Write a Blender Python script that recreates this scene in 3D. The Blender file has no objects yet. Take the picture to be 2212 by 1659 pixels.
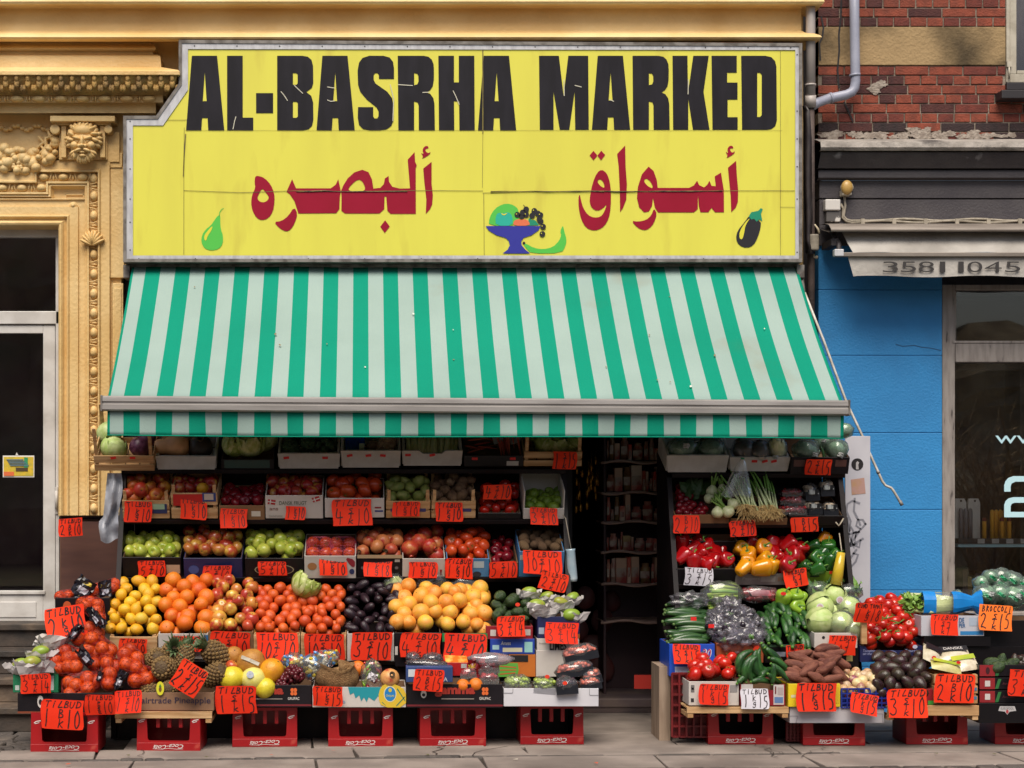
import bpy, bmesh, math, random
from mathutils import Vector, Matrix, Euler, noise
from mathutils.geometry import tessellate_polygon
R = math.radians
sc = bpy.context.scene
C = sc.collection
# ---------------------------------------------------------------- camera, sky, sun, exposure
D, F, CX, CY, H = 12.0, 3610.0, 800.7, 1042.3, 1.65
cd = bpy.data.cameras.new('camera'); cam = bpy.data.objects.new('camera', cd); C.objects.link(cam)
cam.location = (0, -D, H); cam.rotation_euler = (R(90), 0, 0)
cd.sensor_width = 36; cd.lens = F / 2212 * 36
cd.shift_x = (1106 - CX) / 2212; cd.shift_y = (CY - 829.5) / 2212
cd.clip_end = 500; sc.camera = cam
w = bpy.data.worlds.new('World'); sc.world = w; w.use_nodes = True
nt = w.node_tree; bg = nt.nodes['Background']
sky = nt.nodes.new('ShaderNodeTexSky'); sky.sky_type = 'NISHITA'; sky.sun_disc = False
SUN_EL, SUN_AZ = 57, 8
sky.sun_elevation = R(SUN_EL); sky.sun_rotation = R(180 + SUN_AZ)
sky.air_density = 1.0; sky.dust_density = 4.0; sky.ozone_density = 1.0
nt.links.new(sky.outputs[0], bg.inputs[0]); bg.inputs[1].default_value = 0.075
sl = bpy.data.lights.new('sun', 'SUN'); sun = bpy.data.objects.new('sun', sl); C.objects.link(sun)
sl.energy = 2.75; sl.angle = R(42); sl.color = (1, .93, .82)
sun.rotation_euler = (R(90 - SUN_EL), 0, R(-SUN_AZ))
sc.view_settings.view_transform = 'Standard'; sc.view_settings.look = 'None'
sc.view_settings.gamma = 1; sc.view_settings.exposure = 0.47

def P(px, py, Y):
    d = D + Y
    return Vector(((px - CX) / F * d, Y, H - (py - CY) / F * d))
def X(px, Y=0): return (px - CX) / F * (D + Y)
def Z(py, Y=0): return H - (py - CY) / F * (D + Y)
def S(Y): return (D + Y) / F

# ---------------------------------------------------------------- materials
def lin(h, k=1.0):
    if not isinstance(h, str): return (h[0], h[1], h[2], 1)
    h = h.lstrip('#'); o = []
    for i in (0, 2, 4):
        c = int(h[i:i+2], 16) / 255
        o.append(min(1, k * (c / 12.92 if c <= .04045 else ((c + .055) / 1.055) ** 2.4)))
    return (*o, 1)
MATS = {}
def mat(name, c, c2=None, rough=.6, ns=5, bump=0, bs=60, rand=None, metal=0, spec=.5, stretch=None, lo=.4, hi=.62, c3=None, ns3=1.5, lo3=.55, hi3=.7, coat=0, emit=0, gen=False):
    if name in MATS: return MATS[name]
    m = bpy.data.materials.new(name); m.use_nodes = True; MATS[name] = m
    n, l = m.node_tree.nodes, m.node_tree.links
    b = n['Principled BSDF']
    b.inputs['Roughness'].default_value = rough; b.inputs['Metallic'].default_value = metal
    b.inputs['Specular IOR Level'].default_value = spec; b.inputs['Coat Weight'].default_value = coat
    b.inputs['Base Color'].default_value = lin(c)
    tc = n.new('ShaderNodeTexCoord'); vec = tc.outputs['Object']
    if stretch:
        mp = n.new('ShaderNodeMapping'); mp.inputs['Scale'].default_value = stretch
        l.new(vec, mp.inputs[0]); vec = mp.outputs[0]
    oi = None
    if rand:
        oi = n.new('ShaderNodeObjectInfo')
        ad = n.new('ShaderNodeVectorMath'); ad.operation = 'ADD'
        ml = n.new('ShaderNodeMath'); ml.operation = 'MULTIPLY'; ml.inputs[1].default_value = 37.0
        l.new(oi.outputs['Random'], ml.inputs[0]); l.new(vec, ad.inputs[0]); l.new(ml.outputs[0], ad.inputs[1]); vec = ad.outputs[0]
    cur = None
    if rand:
        rp = n.new('ShaderNodeValToRGB'); e = rp.color_ramp.elements
        cs = [c] + list(rand)
        e[0].color = lin(cs[0]); e[1].color = lin(cs[-1])
        for i, q in enumerate(cs[1:-1]):
            x = e.new((i + 1) / (len(cs) - 1)); x.color = lin(q)
        l.new(oi.outputs['Random'], rp.inputs[0]); cur = rp.outputs[0]
    def layer(cur, col, scale, lo, hi):
        nz = n.new('ShaderNodeTexNoise'); nz.inputs['Scale'].default_value = scale; nz.inputs['Detail'].default_value = 5
        l.new(vec, nz.inputs['Vector'])
        mr = n.new('ShaderNodeMapRange'); mr.inputs[1].default_value = lo; mr.inputs[2].default_value = hi
        l.new(nz.outputs[0], mr.inputs[0])
        mx = n.new('ShaderNodeMix'); mx.data_type = 'RGBA'
        l.new(mr.outputs[0], mx.inputs[0])
        if cur: l.new(cur, mx.inputs[6])
        else: mx.inputs[6].default_value = lin(c)
        mx.inputs[7].default_value = lin(col)
        return mx.outputs[2]
    if c2: cur = layer(cur, c2, ns, lo, hi)
    if c3: cur = layer(cur, c3, ns3, lo3, hi3)
    if cur: l.new(cur, b.inputs['Base Color'])
    if emit:
        b.inputs['Emission Color'].default_value = lin(c); b.inputs['Emission Strength'].default_value = emit
    if bump:
        nb = n.new('ShaderNodeTexNoise'); nb.inputs['Scale'].default_value = bs; nb.inputs['Detail'].default_value = 4
        l.new(vec, nb.inputs['Vector'])
        bp = n.new('ShaderNodeBump'); bp.inputs['Strength'].default_value = bump; bp.inputs['Distance'].default_value = .02
        l.new(nb.outputs[0], bp.inputs['Height']); l.new(bp.outputs[0], b.inputs['Normal'])
    return m

def film(name, tint='#ffffff', base=.10, rough=.12, milky=.06, refl=.5):
    """thin clear plastic: mostly see-through, glossy at the creases"""
    if name in MATS: return MATS[name]
    m = bpy.data.materials.new(name); m.use_nodes = True; MATS[name] = m
    n, l = m.node_tree.nodes, m.node_tree.links
    n.remove(n['Principled BSDF']); out = n['Material Output']
    tr = n.new('ShaderNodeBsdfTransparent'); gl = n.new('ShaderNodeBsdfGlossy'); df = n.new('ShaderNodeBsdfDiffuse')
    gl.inputs['Roughness'].default_value = rough; df.inputs[0].default_value = lin(tint)
    tr.inputs[0].default_value = lin(tint)
    fr = n.new('ShaderNodeFresnel'); fr.inputs[0].default_value = 1.45
    ma = n.new('ShaderNodeMath'); ma.operation = 'MULTIPLY_ADD'; ma.inputs[1].default_value = refl; ma.inputs[2].default_value = base
    l.new(fr.outputs[0], ma.inputs[0])
    m1 = n.new('ShaderNodeMixShader'); m1.inputs[0].default_value = milky
    l.new(tr.outputs[0], m1.inputs[1]); l.new(df.outputs[0], m1.inputs[2])
    m2 = n.new('ShaderNodeMixShader'); l.new(ma.outputs[0], m2.inputs[0]); l.new(m1.outputs[0], m2.inputs[1]); l.new(gl.outputs[0], m2.inputs[2])
    l.new(m2.outputs[0], out.inputs[0])
    return m

# ---------------------------------------------------------------- mesh building
WM = {}
GRIDC = {}
class MB:
    def __init__(s): s.v, s.f, s.m, s.s = [], [], [], []
    def add(s, vs, fs, mi=0, sm=False):
        o = len(s.v); s.v += [Vector(q) for q in vs]
        for f in fs:
            s.f.append([i + o for i in f]); s.m.append(mi); s.s.append(sm)
        return s
    def box(s, x0, x1, y0, y1, z0, z1, mi=0, M=None):
        vs = [Vector(q) for q in ((x0,y0,z0),(x1,y0,z0),(x1,y1,z0),(x0,y1,z0),(x0,y0,z1),(x1,y0,z1),(x1,y1,z1),(x0,y1,z1))]
        if M: vs = [M @ q for q in vs]
        return s.add(vs, [(0,3,2,1),(4,5,6,7),(0,1,5,4),(1,2,6,5),(2,3,7,6),(3,0,4,7)], mi)
    def pbox(s, px0, px1, py0, py1, Yf, Yb, mi=0):
        a = P(px0, py1, Yf); b = P(px1, py0, Yf)
        return s.box(a.x, b.x, Yf, Yb, a.z, b.z, mi)
    def tube(s, pts, r, n=8, mi=0, cap=True, sm=True):
        pts = [Vector(q) for q in pts]; k = len(pts)
        rs = r if isinstance(r, (list, tuple)) else [r] * k
        ring = []; up = None
        for i, p in enumerate(pts):
            t = (pts[min(i + 1, k - 1)] - pts[max(i - 1, 0)])
            t = t.normalized() if t.length > 1e-9 else Vector((0, 0, 1))
            if up is None:
                up = t.cross(Vector((0.13, 0.97, 0.2))); up = up.normalized() if up.length > 1e-4 else Vector((1, 0, 0))
            up = (up - t * up.dot(t)).normalized(); w_ = t.cross(up)
            ring.append([p + (up * math.cos(a) + w_ * math.sin(a)) * rs[i] for a in (2 * math.pi * j / n for j in range(n))])
        vs = [q for g in ring for q in g]
        fs = [(i*n+j, i*n+(j+1) % n, (i+1)*n+(j+1) % n, (i+1)*n+j) for i in range(k-1) for j in range(n)]
        if cap: fs += [tuple(range(n))[::-1], tuple((k-1)*n+j for j in range(n))]
        return s.add(vs, fs, mi, sm)
    def rev(s, prof, n=16, M=None, mi=0, ribs=0, amp=0, sm=True):
        vs = []; k = len(prof)
        for (r, z) in prof:
            for j in range(n):
                a = 2 * math.pi * j / n
                q = r * (1 + (amp * math.cos(ribs * a) if ribs else 0))
                vs.append(Vector((q * math.cos(a), q * math.sin(a), z)))
        if M: vs = [M @ q for q in vs]
        fs = [(i*n+j, i*n+(j+1) % n, (i+1)*n+(j+1) % n, (i+1)*n+j) for i in range(k-1) for j in range(n)]
        return s.add(vs, fs, mi, sm)
    def ell(s, c, r, n=12, mi=0, M=None, k=8, sm=True):
        if not isinstance(r, (tuple, list)): r = (r, r, r)
        T = Matrix.Translation(c) @ (M or Matrix()) @ Matrix.Diagonal((*r, 1))
        pr = [(max(1e-4, math.cos(t)), math.sin(t)) for t in (-math.pi/2 + math.pi * i / k for i in range(k + 1))]
        return s.rev(pr, n, T, mi, sm=sm)
    def poly(s, outer, fn, mi=0, holes=()):
        loops = [[Vector((*q, 0)) for q in outer]] + [[Vector((*q, 0)) for q in h] for h in holes]
        tri = tessellate_polygon(loops)
        pts = [q for L in loops for q in L]
        vs = [fn(q.x, q.y) for q in pts]; fs = []
        for t in tri:
            a, b, c_ = (vs[i] for i in t)
            nn = (b - a).cross(c_ - a)
            fs.append(tuple(t) if nn.y < 0 else tuple(t)[::-1])
        return s.add(vs, fs, mi)
    def ribbon(s, pts, wd, fn, mi=0):
        pts = [Vector((q[0], q[1])) for q in pts]; L, Rr = [], []
        for i, p in enumerate(pts):
            t = pts[min(i + 1, len(pts) - 1)] - pts[max(i - 1, 0)]
            if t.length < 1e-9: t = Vector((1, 0))
            t.normalize(); q = Vector((-t.y, t.x)) * wd / 2
            L.append(p + q); Rr.append(p - q)
        if len(pts) > 1:
            e = (pts[0] - pts[1]); e = e.normalized() * wd * .4 if e.length > 0 else e
            L[0] += e; Rr[0] += e
            e = (pts[-1] - pts[-2]); e = e.normalized() * wd * .4 if e.length > 0 else e
            L[-1] += e; Rr[-1] += e
        k = len(pts)
        vs = [fn(*q) for q in L] + [fn(*q) for q in Rr]
        fs = []
        for i in range(k - 1):
            f = (i, i + 1, k + i + 1, k + i)
            a, b, c_ = vs[f[0]], vs[f[1]], vs[f[2]]
            fs.append(f if (b - a).cross(c_ - a).y < 0 else f[::-1])
        return s.add(vs, fs, mi)
    def prism(s, outline, y0, y1, mi=0):
        """outline in world (x,z), from y0 (front) to y1 (back)"""
        n = len(outline)
        s.poly(outline, lambda x, z: Vector((x, y0, z)), mi)
        vs = [Vector((x, y0, z)) for x, z in outline] + [Vector((x, y1, z)) for x, z in outline]
        area = sum(outline[i][0]*outline[(i+1) % n][1] - outline[(i+1) % n][0]*outline[i][1] for i in range(n))
        fs = [(i, (i+1) % n, n+(i+1) % n, n+i) for i in range(n)]
        if area > 0: fs = [f[::-1] for f in fs]
        return s.add(vs, fs, mi)
    def sweep(s, prof, x0, x1, mi=0, mit=0, sm=False):
        """profile [(y,z)] run along X from x0 to x1; with mit the right end returns to the wall"""
        k = len(prof)
        vs = [Vector((x0, y, z)) for y, z in prof] + [Vector((x1 + (mit * -y), y, z)) for y, z in prof]
        fs = [(i, i+1, k+i+1, k+i) for i in range(k-1)]
        if mit:
            vs += [Vector((x1 + (-y), 0.02, z)) for y, z in prof]
            fs += [(k+i, k+i+1, 2*k+i+1, 2*k+i) for i in range(k-1)]
        return s.add(vs, fs, mi, sm)
    def sweep2(s, path, prof, mi=0, sm=False):
        """path [(x,z)] in the facade plane, profile [(offset to the left of travel, y)]"""
        n = len(path); rows = []
        for i in range(n):
            a = Vector(path[max(i-1, 0)]); b = Vector(path[i]); c_ = Vector(path[min(i+1, n-1)])
            d0 = (b - a).normalized() if i > 0 else (c_ - b).normalized()
            d1 = (c_ - b).normalized() if i < n-1 else d0
            n0 = Vector((-d0.y, d0.x)); n1 = Vector((-d1.y, d1.x))
            m = n0 + n1; m = m / m.dot(n0) if abs(m.dot(n0)) > 1e-6 else n0
            rows.append([Vector((b.x + m.x*o, y, b.y + m.y*o)) for o, y in prof])
        k = len(prof); vs = [q for r_ in rows for q in r_]
        fs = [(i*k+j, i*k+j+1, (i+1)*k+j+1, (i+1)*k+j) for i in range(n-1) for j in range(k-1)]
        return s.add(vs, fs, mi, sm)
    def leaf(s, M, L, W, curl=.5, ruff=0, seed=0, mi=0, nu=5, nv=6, tip=.5):
        rn = random.Random(seed); ph = rn.random() * 6
        vs = []
        for i in range(nv + 1):
            v = i / nv
            wd = W * (math.sin(math.pi * min(1, .12 + v * (1 - .12 * (1 - tip)))) ** .7) * (1 if v < .6 else 1 - (v - .6) * (1 - tip))
            for j in range(nu + 1):
                u = j / nu * 2 - 1
                x = u * wd; y = L * v
                z = curl * L * v * v - abs(u) ** 2 * wd * .3 + ruff * math.sin(7 * v + u * 5 + ph) * (abs(u) * .7 + v * .5)
                vs.append(M @ Vector((x, y, z)))
        k = nu + 1
        s.add(vs, [(i*k+j, i*k+j+1, (i+1)*k+j+1, (i+1)*k+j) for i in range(nv) for j in range(nu)], mi, True)
        return s
    def data(s, name, mats):
        me = bpy.data.meshes.new(name)
        me.from_pydata(s.v, [], s.f)
        for m in (mats if isinstance(mats, (list, tuple)) else [mats]): me.materials.append(m)
        me.polygons.foreach_set('material_index', s.m)
        me.polygons.foreach_set('use_smooth', s.s)
        me.update()
        return me
    def build(s, name, mats, parent=None, loc=None, local=False, bevel=0, label=None, seg=2):
        """verts are in world space unless local; a child is expressed in its parent's frame"""
        if parent is not None:
            if not local:
                I = WM[parent.name].inverted(); s.v = [I @ q for q in s.v]
        elif loc is None:
            xs = [q.x for q in s.v]; ys = [q.y for q in s.v]; zs = [q.z for q in s.v]
            loc = Vector(((min(xs)+max(xs))/2, (min(ys)+max(ys))/2, min(zs)))
            s.v = [q - loc for q in s.v]
        elif not local:
            s.v = [q - Vector(loc) for q in s.v]
        o = bpy.data.objects.new(name, s.data(name, mats)); C.objects.link(o)
        if parent is not None: o.parent = parent; WM[o.name] = WM[parent.name]
        else: o.location = loc; WM[o.name] = Matrix.Translation(loc)
        if bevel:
            b = o.modifiers.new('bevel', 'BEVEL'); b.width = bevel; b.segments = seg; b.limit_method = 'ANGLE'
        if label: o['label'] = label
        return o
def thing(name, label, cat, loc=(0, 0, 0), rot=(0, 0, 0), group=None):
    o = bpy.data.objects.new(name, None); C.objects.link(o); o.empty_display_size = .1
    o.location = loc; o.rotation_euler = rot; o['label'] = label; o['category'] = cat
    if group: o['group'] = group
    WM[o.name] = Matrix.Translation(Vector(loc)) @ Euler(rot).to_matrix().to_4x4()
    return o
def tag(o, label, cat, group=None):
    o['label'] = label; o['category'] = cat
    if group: o['group'] = group
    return o
def struct(o, kind='structure'):
    o['kind'] = kind; return o
def copytree(src, loc, label=None, rz=None):
    r = src.copy(); C.objects.link(r); r.location = loc
    if rz is not None: r.rotation_euler.z = rz
    if label: r['label'] = label
    def rec(a, b):
        for ch in a.children:
            c_ = ch.copy(); C.objects.link(c_); c_.parent = b; rec(ch, c_)
    rec(src, r)
    return r
TXC = {}
def text2d(body, bold=0, shear=0):
    """outlines of a word in the built-in font as (verts2d, faces), unit box"""
    key = (body, bold, shear)
    if key not in TXC:
        cu = bpy.data.curves.new('t', 'FONT'); cu.body = body; cu.size = 1; cu.shear = shear; cu.offset = bold; cu.resolution_u = 4
        ob = bpy.data.objects.new('t', cu); C.objects.link(ob)
        bpy.context.view_layer.update()
        me = bpy.data.meshes.new_from_object(ob.evaluated_get(bpy.context.evaluated_depsgraph_get()))
        vs = [(v.co.x, v.co.y) for v in me.vertices]; fs = [tuple(p.vertices) for p in me.polygons]
        bpy.data.objects.remove(ob); bpy.data.meshes.remove(me); bpy.data.curves.remove(cu)
        x0 = min(v[0] for v in vs); x1 = max(v[0] for v in vs); y0 = min(v[1] for v in vs); y1 = max(v[1] for v in vs)
        TXC[key] = ([((a-x0)/(x1-x0), (b-y0)/(y1-y0)) for a, b in vs], fs)
    return TXC[key]
def put_text(mb, body, fn, mi=0, bold=0, shear=0):
    """fn maps (u,v) in the unit box to a point"""
    vs, fs = text2d(body, bold, shear)
    q = [fn(u, v) for u, v in vs]
    out = []
    for f in fs:
        nn = (q[f[1]] - q[f[0]]).cross(q[f[2]] - q[f[0]])
        out.append(f if nn.y < 0 else f[::-1])
    mb.add(q, out, mi)
def smooth(pts, it=2):
    for _ in range(it):
        o = []
        for i in range(len(pts)):
            a, b = pts[i], pts[(i + 1) % len(pts)]
            o += [(a[0]*.75+b[0]*.25, a[1]*.75+b[1]*.25), (a[0]*.25+b[0]*.75, a[1]*.25+b[1]*.75)]
        pts = o
    return pts
def circ(x, y, r, n=14, ry=None):
    return [(x + r*math.cos(2*math.pi*i/n), y + (ry or r)*math.sin(2*math.pi*i/n)) for i in range(n)]
# ================================================================ STRUCTURE
Yel = mat('yellow_paint', '#dab678', '#e5c68c', .55, ns=2.5, bump=.25, bs=40, c3='#cfa662', ns3=.9, lo3=.5, hi3=.75)
YelD = mat('dark_ochre', '#c29a58', '#93754a', .75, ns=9, bump=.5, bs=50)  # darker, mottled version of the wall yellow for the leaf moulding
Plinth = mat('brown_plinth_paint', '#6b4a3a', '#5a3c30', .7, ns=4, bump=.2)
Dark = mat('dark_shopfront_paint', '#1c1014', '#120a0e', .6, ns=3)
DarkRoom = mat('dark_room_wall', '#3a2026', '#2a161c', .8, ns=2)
WhiteP = mat('white_gloss_paint', '#cfcbc6', '#bdb8b2', .4, ns=6, bump=.08, bs=25, c3='#a39c94', ns3=3, lo3=.62, hi3=.75)
GreyP = mat('grey_fascia_paint', '#4d484a', '#433e42', .6, ns=4, bump=.2, bs=60, c3='#5b575a', ns3=1.2)
Alu = mat('aluminium', '#cac9cb', '#b5b3b6', .42, ns=8, metal=.2, stretch=(3, 1, 1))
AluD = mat('tarnished_aluminium', '#857f79', '#5a534d', .55, ns=14, metal=.2)
def _glass(name, k, k0):
    Glass = bpy.data.materials.new(name); Glass.use_nodes = True
    n, l = Glass.node_tree.nodes, Glass.node_tree.links
    n.remove(n['Principled BSDF'])
    tr = n.new('ShaderNodeBsdfTransparent'); gl = n.new('ShaderNodeBsdfGlossy'); gl.inputs[1].default_value = .015
    tr.inputs[0].default_value = (.97, .98, .98, 1)
    lw = n.new('ShaderNodeFresnel'); lw.inputs[0].default_value = 1.52
    ml = n.new('ShaderNodeMath'); ml.operation = 'MULTIPLY_ADD'; ml.inputs[1].default_value = k; ml.inputs[2].default_value = k0
    mx = n.new('ShaderNodeMixShader'); l.new(lw.outputs[0], ml.inputs[0]); l.new(ml.outputs[0], mx.inputs[0])
    l.new(tr.outputs[0], mx.inputs[1]); l.new(gl.outputs[0], mx.inputs[2]); l.new(mx.outputs[0], n['Material Output'].inputs[0]); return Glass
Glass, GlassS = _glass('window_glass', 1.2, .01), _glass('coated_shop_glass', 1.1, .075)
Black = mat('matt_black', '#120d10', '#1b1518', .6, ns=8)
Wood = mat('pale_pine', '#c7a173', '#a87f52', .7, ns=3, stretch=(1.2, 8, 14), bump=.15, bs=30, rand=['#c9a578', '#b99062'])
Asph = mat('asphalt', '#4a4847', '#3d3b3a', .9, ns=30, bump=.4, bs=200)
Slab = mat('granite_slab', '#92867d', '#7c7169', .8, ns=3, bump=.25, bs=150, c3='#665c55', ns3=1.1, lo3=.5, hi3=.7)
Sett = mat('granite_sett', '#57504b', '#403a37', .8, ns=5, bump=.4, bs=60, c3='#6a6058', ns3=7)
Joint = mat('sandy_joint', '#41382f', '#2d2722', .95, ns=20, bump=.3)

# ---- ground
struct(MB().add([(-150,-150,-.05),(150,-150,-.05),(150,150,-.05),(-150,150,-.05)], [(0,1,2,3)]).build('ground', mat('ground_soil', '#57514a', '#474039', .95, ns=.6), loc=(0,0,0)))
g = MB(); g.box(-60, 60, -14, -3.4, -.049, -.02); struct(g.build('road', Asph, loc=(0,0,0)))
rg = random.Random(4); ROT = Matrix.Rotation(R(3.2), 4, 'Z')
def slab_row(mb, y0, y1, lens, x0, gap=.008, mi=0, zj=.004, xm=9):
    x = x0
    while x < xm:
        L = rg.uniform(*lens); dz = rg.uniform(-zj, zj)
        sk = rg.uniform(-.012, .012)
        vs = [Vector(q) for q in ((x+gap+sk,y0+gap,0),(x+L-gap+sk,y0+gap,0),(x+L-gap-sk,y1-gap,0),(x+gap-sk,y1-gap,0))]
        top = [ROT @ (q + Vector((0,0,dz + rg.uniform(-.002,.002)))) for q in vs]; bot = [q - Vector((0,0,.08)) for q in top]
        mb.add(bot + top, [(4,5,6,7),(0,1,5,4),(1,2,6,5),(2,3,7,6),(3,0,4,7)], mi); x += L
j = MB(); j.box(-9, 9, -3.4, .3, -.048, -.016); struct(j.build('pavement_joints', Joint, loc=(0,0,0)))
p = MB(); slab_row(p, -2.42, -1.99, (.8, 1.25), -8.6); slab_row(p, -1.93, -1.60, (1.0, 1.7), -8.2)
struct(p.build('pavement', Slab, loc=(0,0,0), bevel=.006))
p = MB(); [slab_row(p, -1.60 + .52*k, -1.60 + .52*(k+1), (.7, 1.3), -1.62 - .2*k, .005) for k in range(3)]; struct(p.build('paving', Slab, loc=(0,0,0), bevel=.005))
p = MB()
slab_row(p, -1.99, -1.93, (.10, .5), -8, .006, 0, .008)
for k in range(8): slab_row(p, -2.42 - .115*(k+1), -2.42 - .115*k, (.12, .2), -8.3, .006, 0, .006)
for k in range(15): slab_row(p, -1.60 + .115*k, -1.60 + .115*(k+1), (.11, .17), -8.3, .006, 0, .006, -1.85)
struct(p.build('cobblestones', Sett, loc=(0,0,0), bevel=.012))
g = MB(); g.box(-60, 60, -3.52, -3.40, -.048, .0); struct(g.build('kerb', Slab, loc=(0,0,0), bevel=.01))
g = MB(); g.box(-60, 60, -60, -14.2, -.049, .01); struct(g.build('park_lawn', mat('lawn', '#5a5a38', '#6d5f42', .95, ns=2, bump=.5), loc=(0,0,0)))

b = MB()
for k in range(9):
    x, y = rg.uniform(-2.6, 4.6), rg.choice((-2.4, -2.0, -1.92)); pts = [(x, y)]
    for i in range(7): x += rg.uniform(-.05, .07); y += .06; pts.append((x, y))
    b.ribbon(pts, rg.uniform(.004, .009), lambda u, v: Vector((u, v, .0075)))
for f in range(len(b.f)): b.f[f] = b.f[f] if (b.v[b.f[f][1]]-b.v[b.f[f][0]]).cross(b.v[b.f[f][2]]-b.v[b.f[f][0]]).z > 0 else b.f[f][::-1]
struct(b.build('paving_cracks', Joint, loc=(0,0,0)))
rl = random.Random(44)
for k in range(12):
    x, y = rl.uniform(-2.6, 4.6), rl.uniform(-2.3, -1.66); b = MB(); a = rl.uniform(0, 6)
    b.add([(x + rl.uniform(.010,.022)*math.cos(a + q), y + rl.uniform(.006,.014)*math.sin(a + q), .012 + rl.uniform(0, .006)) for q in (0, 1.2, 2.3, 3.4, 4.6)], [(0,1,2,3,4)])
    tag(b.build('litter_scrap', rl.choice((mat('scrap_orange', '#c8502a'), mat('scrap_pale', '#b0a898'), mat('scrap_leaf', '#5a5a34')))), 'tiny scrap of litter lying on the paving', 'litter', 'litter scraps on the paving')
# ---- yellow building
yb = thing('yellow_building', 'ochre yellow stucco building with carved door surround and deep cornice', 'building', (0, 0, 0))
xl, xr = -4.7, X(1735)
dx, dz_, zl = X(128), Z(487), Z(577)
b = MB(); b.box(xl, xr, 0, .35, dz_, 6.2); b.box(X(264), xr, .001, .35, zl, dz_); b.box(dx, X(262), 0, .35, Z(1115), dz_); b.box(xl, X(-240), 0, .35, .5, dz_)
b.box(X(262) , X(264), .004, .35, zl-.02, dz_)
b.build('wall', Yel, yb)
for q in ((dx, X(262), .03, .35, 0, Z(1122)), (xr-.10, xr, .02, .35, 0, zl), (xl, X(-240), -.01, .35, 0, .5)): MB().box(*q).build('plinth', Plinth, yb)
# main cornice band across the whole front
def prof(pts, Yb=0): return [(y, Z(py, y)) for py, y in pts]
pr = prof([(-60,-.10),(-4,-.30),(3,-.31),(9,-.30),(12,-.26),(14,-.19),(18,-.18),(66,-.18),(70,-.20),(72,-.25),(76,-.285),(80,-.295),(84,-.285),(88,-.25),(90,-.20),(91,-.02)])
pr = pr[::-1]
b = MB(); b.sweep(pr, xl, X(1731, -.18) - .18, mit=1, sm=False); b.build('cornice', Yel, yb)
# the lower hood cornice on the left, mitred round its right end
hood = lambda pts: prof([(a, c_*.7) for a, c_ in pts])
ph = hood([(88,-.16),(97,-.17),(99,-.21),(103,-.23),(108,-.22),(113,-.19),(117,-.20),(119,-.26),(122,-.28),(145,-.29),(151,-.48),(154,-.50),(161,-.50),(163,-.47)])[::-1]
xe = X(388, -.35) - .35
b = MB(); b.sweep(ph, xl, xe, mit=1); b.build('hood_cornice', Yel, yb)
po = hood([(163,-.465),(170,-.46),(180,-.44),(192,-.40),(200,-.36),(205,-.345)])[::-1]
b = MB(); b.sweep(po, xl, xe, mit=1, sm=True)
for i in range(26):                                                # carved leaf tips on the ovolo
    xx = X(372 - 24*i, -.32); 
    for (o, y, py, rr) in ((0,-.465,168,.022),(0,-.45,180,.026),(.03,-.42,190,.02),(-.03,-.42,190,.02)):
        y *= .7; b.ell((xx+o, y, Z(py, y)), (rr*.8, .016, rr*1.3), 8, k=6)
b.build('leaf_moulding', YelD, yb)
b = MB(); b.sweep(hood([(205,-.345),(206,-.31),(221,-.31),(222,-.2255),(244,-.2255),(245,-.02)])[::-1], xl, xe, mit=1); b.build('fillet', Yel, yb)
b = MB(); xx = X(338, -.23)
while xx > xl:
    b.ell((xx-.055, -.225, Z(213.5, -.225)), (.05, .03, .022), 10, k=8); 
    for k in (0, 1): b.ell((xx-.118-.018*k, -.225, Z(213.5, -.225)), (.007, .026, .02), 8, k=6)
    xx -= .155
b.build('bead_moulding', Yel, yb)
# door surround: shouldered architrave
eg = [(X(205), Z(1113)), (X(205), Z(385)), (X(93), Z(385)), (X(93), Z(408)), (X(-330), Z(408))]
def off(path, prof_, name, m=Yel):
    bb = MB(); bb.sweep2(path, prof_); return bb.build(name, m, yb)
k = .003324
off(eg, [(-34*k,0),(-34*k,-.05),(-16*k,-.055),(-13*k,-.075),(-10*k,-.075),(-9*k,-.03),(9*k,-.03),(10*k,-.06),(14*k,-.06),(15*k,-.045),(19*k,-.05),(20*k,-.03),(24*k,0)], 'shouldered_frame')
ar = [(X(150), Z(1113)), (X(150), Z(470)), (X(-330), Z(470))]
off(ar, [(-40*k,0),(-39*k,-.045),(-37*k,-.045),(-36*k,-.03),(-22*k,-.03),(-21*k,-.05),(-3*k,-.05),(-1*k,-.065),(1*k,-.065),(3*k,-.045),(6*k,-.035),(9*k,-.045),(11*k,-.06),(14*k,-.07),(18*k,-.065),(21*k,-.05),(22*k,.12)], 'architrave')
e = MB(); dt = MB(); st = 42*k
def egg(x, z, vert):
    e.ell((x, -.035, z), (8.6*k, .035, 11.5*k) if vert else (11.5*k, .035, 8.6*k), 12, k=8)
def dart(x, z, vert):
    a, c_ = (8*k, 3*k) if vert else (3*k, 8*k)
    dt.ell((x, -.03, z), (a, .022, c_), 8, k=6)
    for s_ in (-1, 1):
        if vert: dt.tube([(x-9*k, -.05, z+s_*4*k),(x, -.05, z+s_*5.5*k),(x+8*k, -.045, z+s_*9*k)], 1.4*k, 6)
        else: dt.tube([(x+s_*4*k, -.05, z+8*k),(x+s_*5.5*k, -.05, z),(x+s_*9*k, -.045, z-8*k)], 1.4*k, 6)
z = Z(1098)
while z < Z(398):
    egg(X(205), z, 1); dart(X(205), z + st/2, 1); z += st
x = X(181)
while x > X(90): egg(x, Z(385), 0); dart(x + st/2, Z(385), 0); x -= st
x = X(92)
while x > X(-300): egg(x, Z(408), 0); dart(x - st/2, Z(408), 0); x -= st
egg(X(205), Z(388), 1)
e.build('egg_moulding', Yel, yb); dt.build('dart_moulding', Yel, yb)
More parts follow.
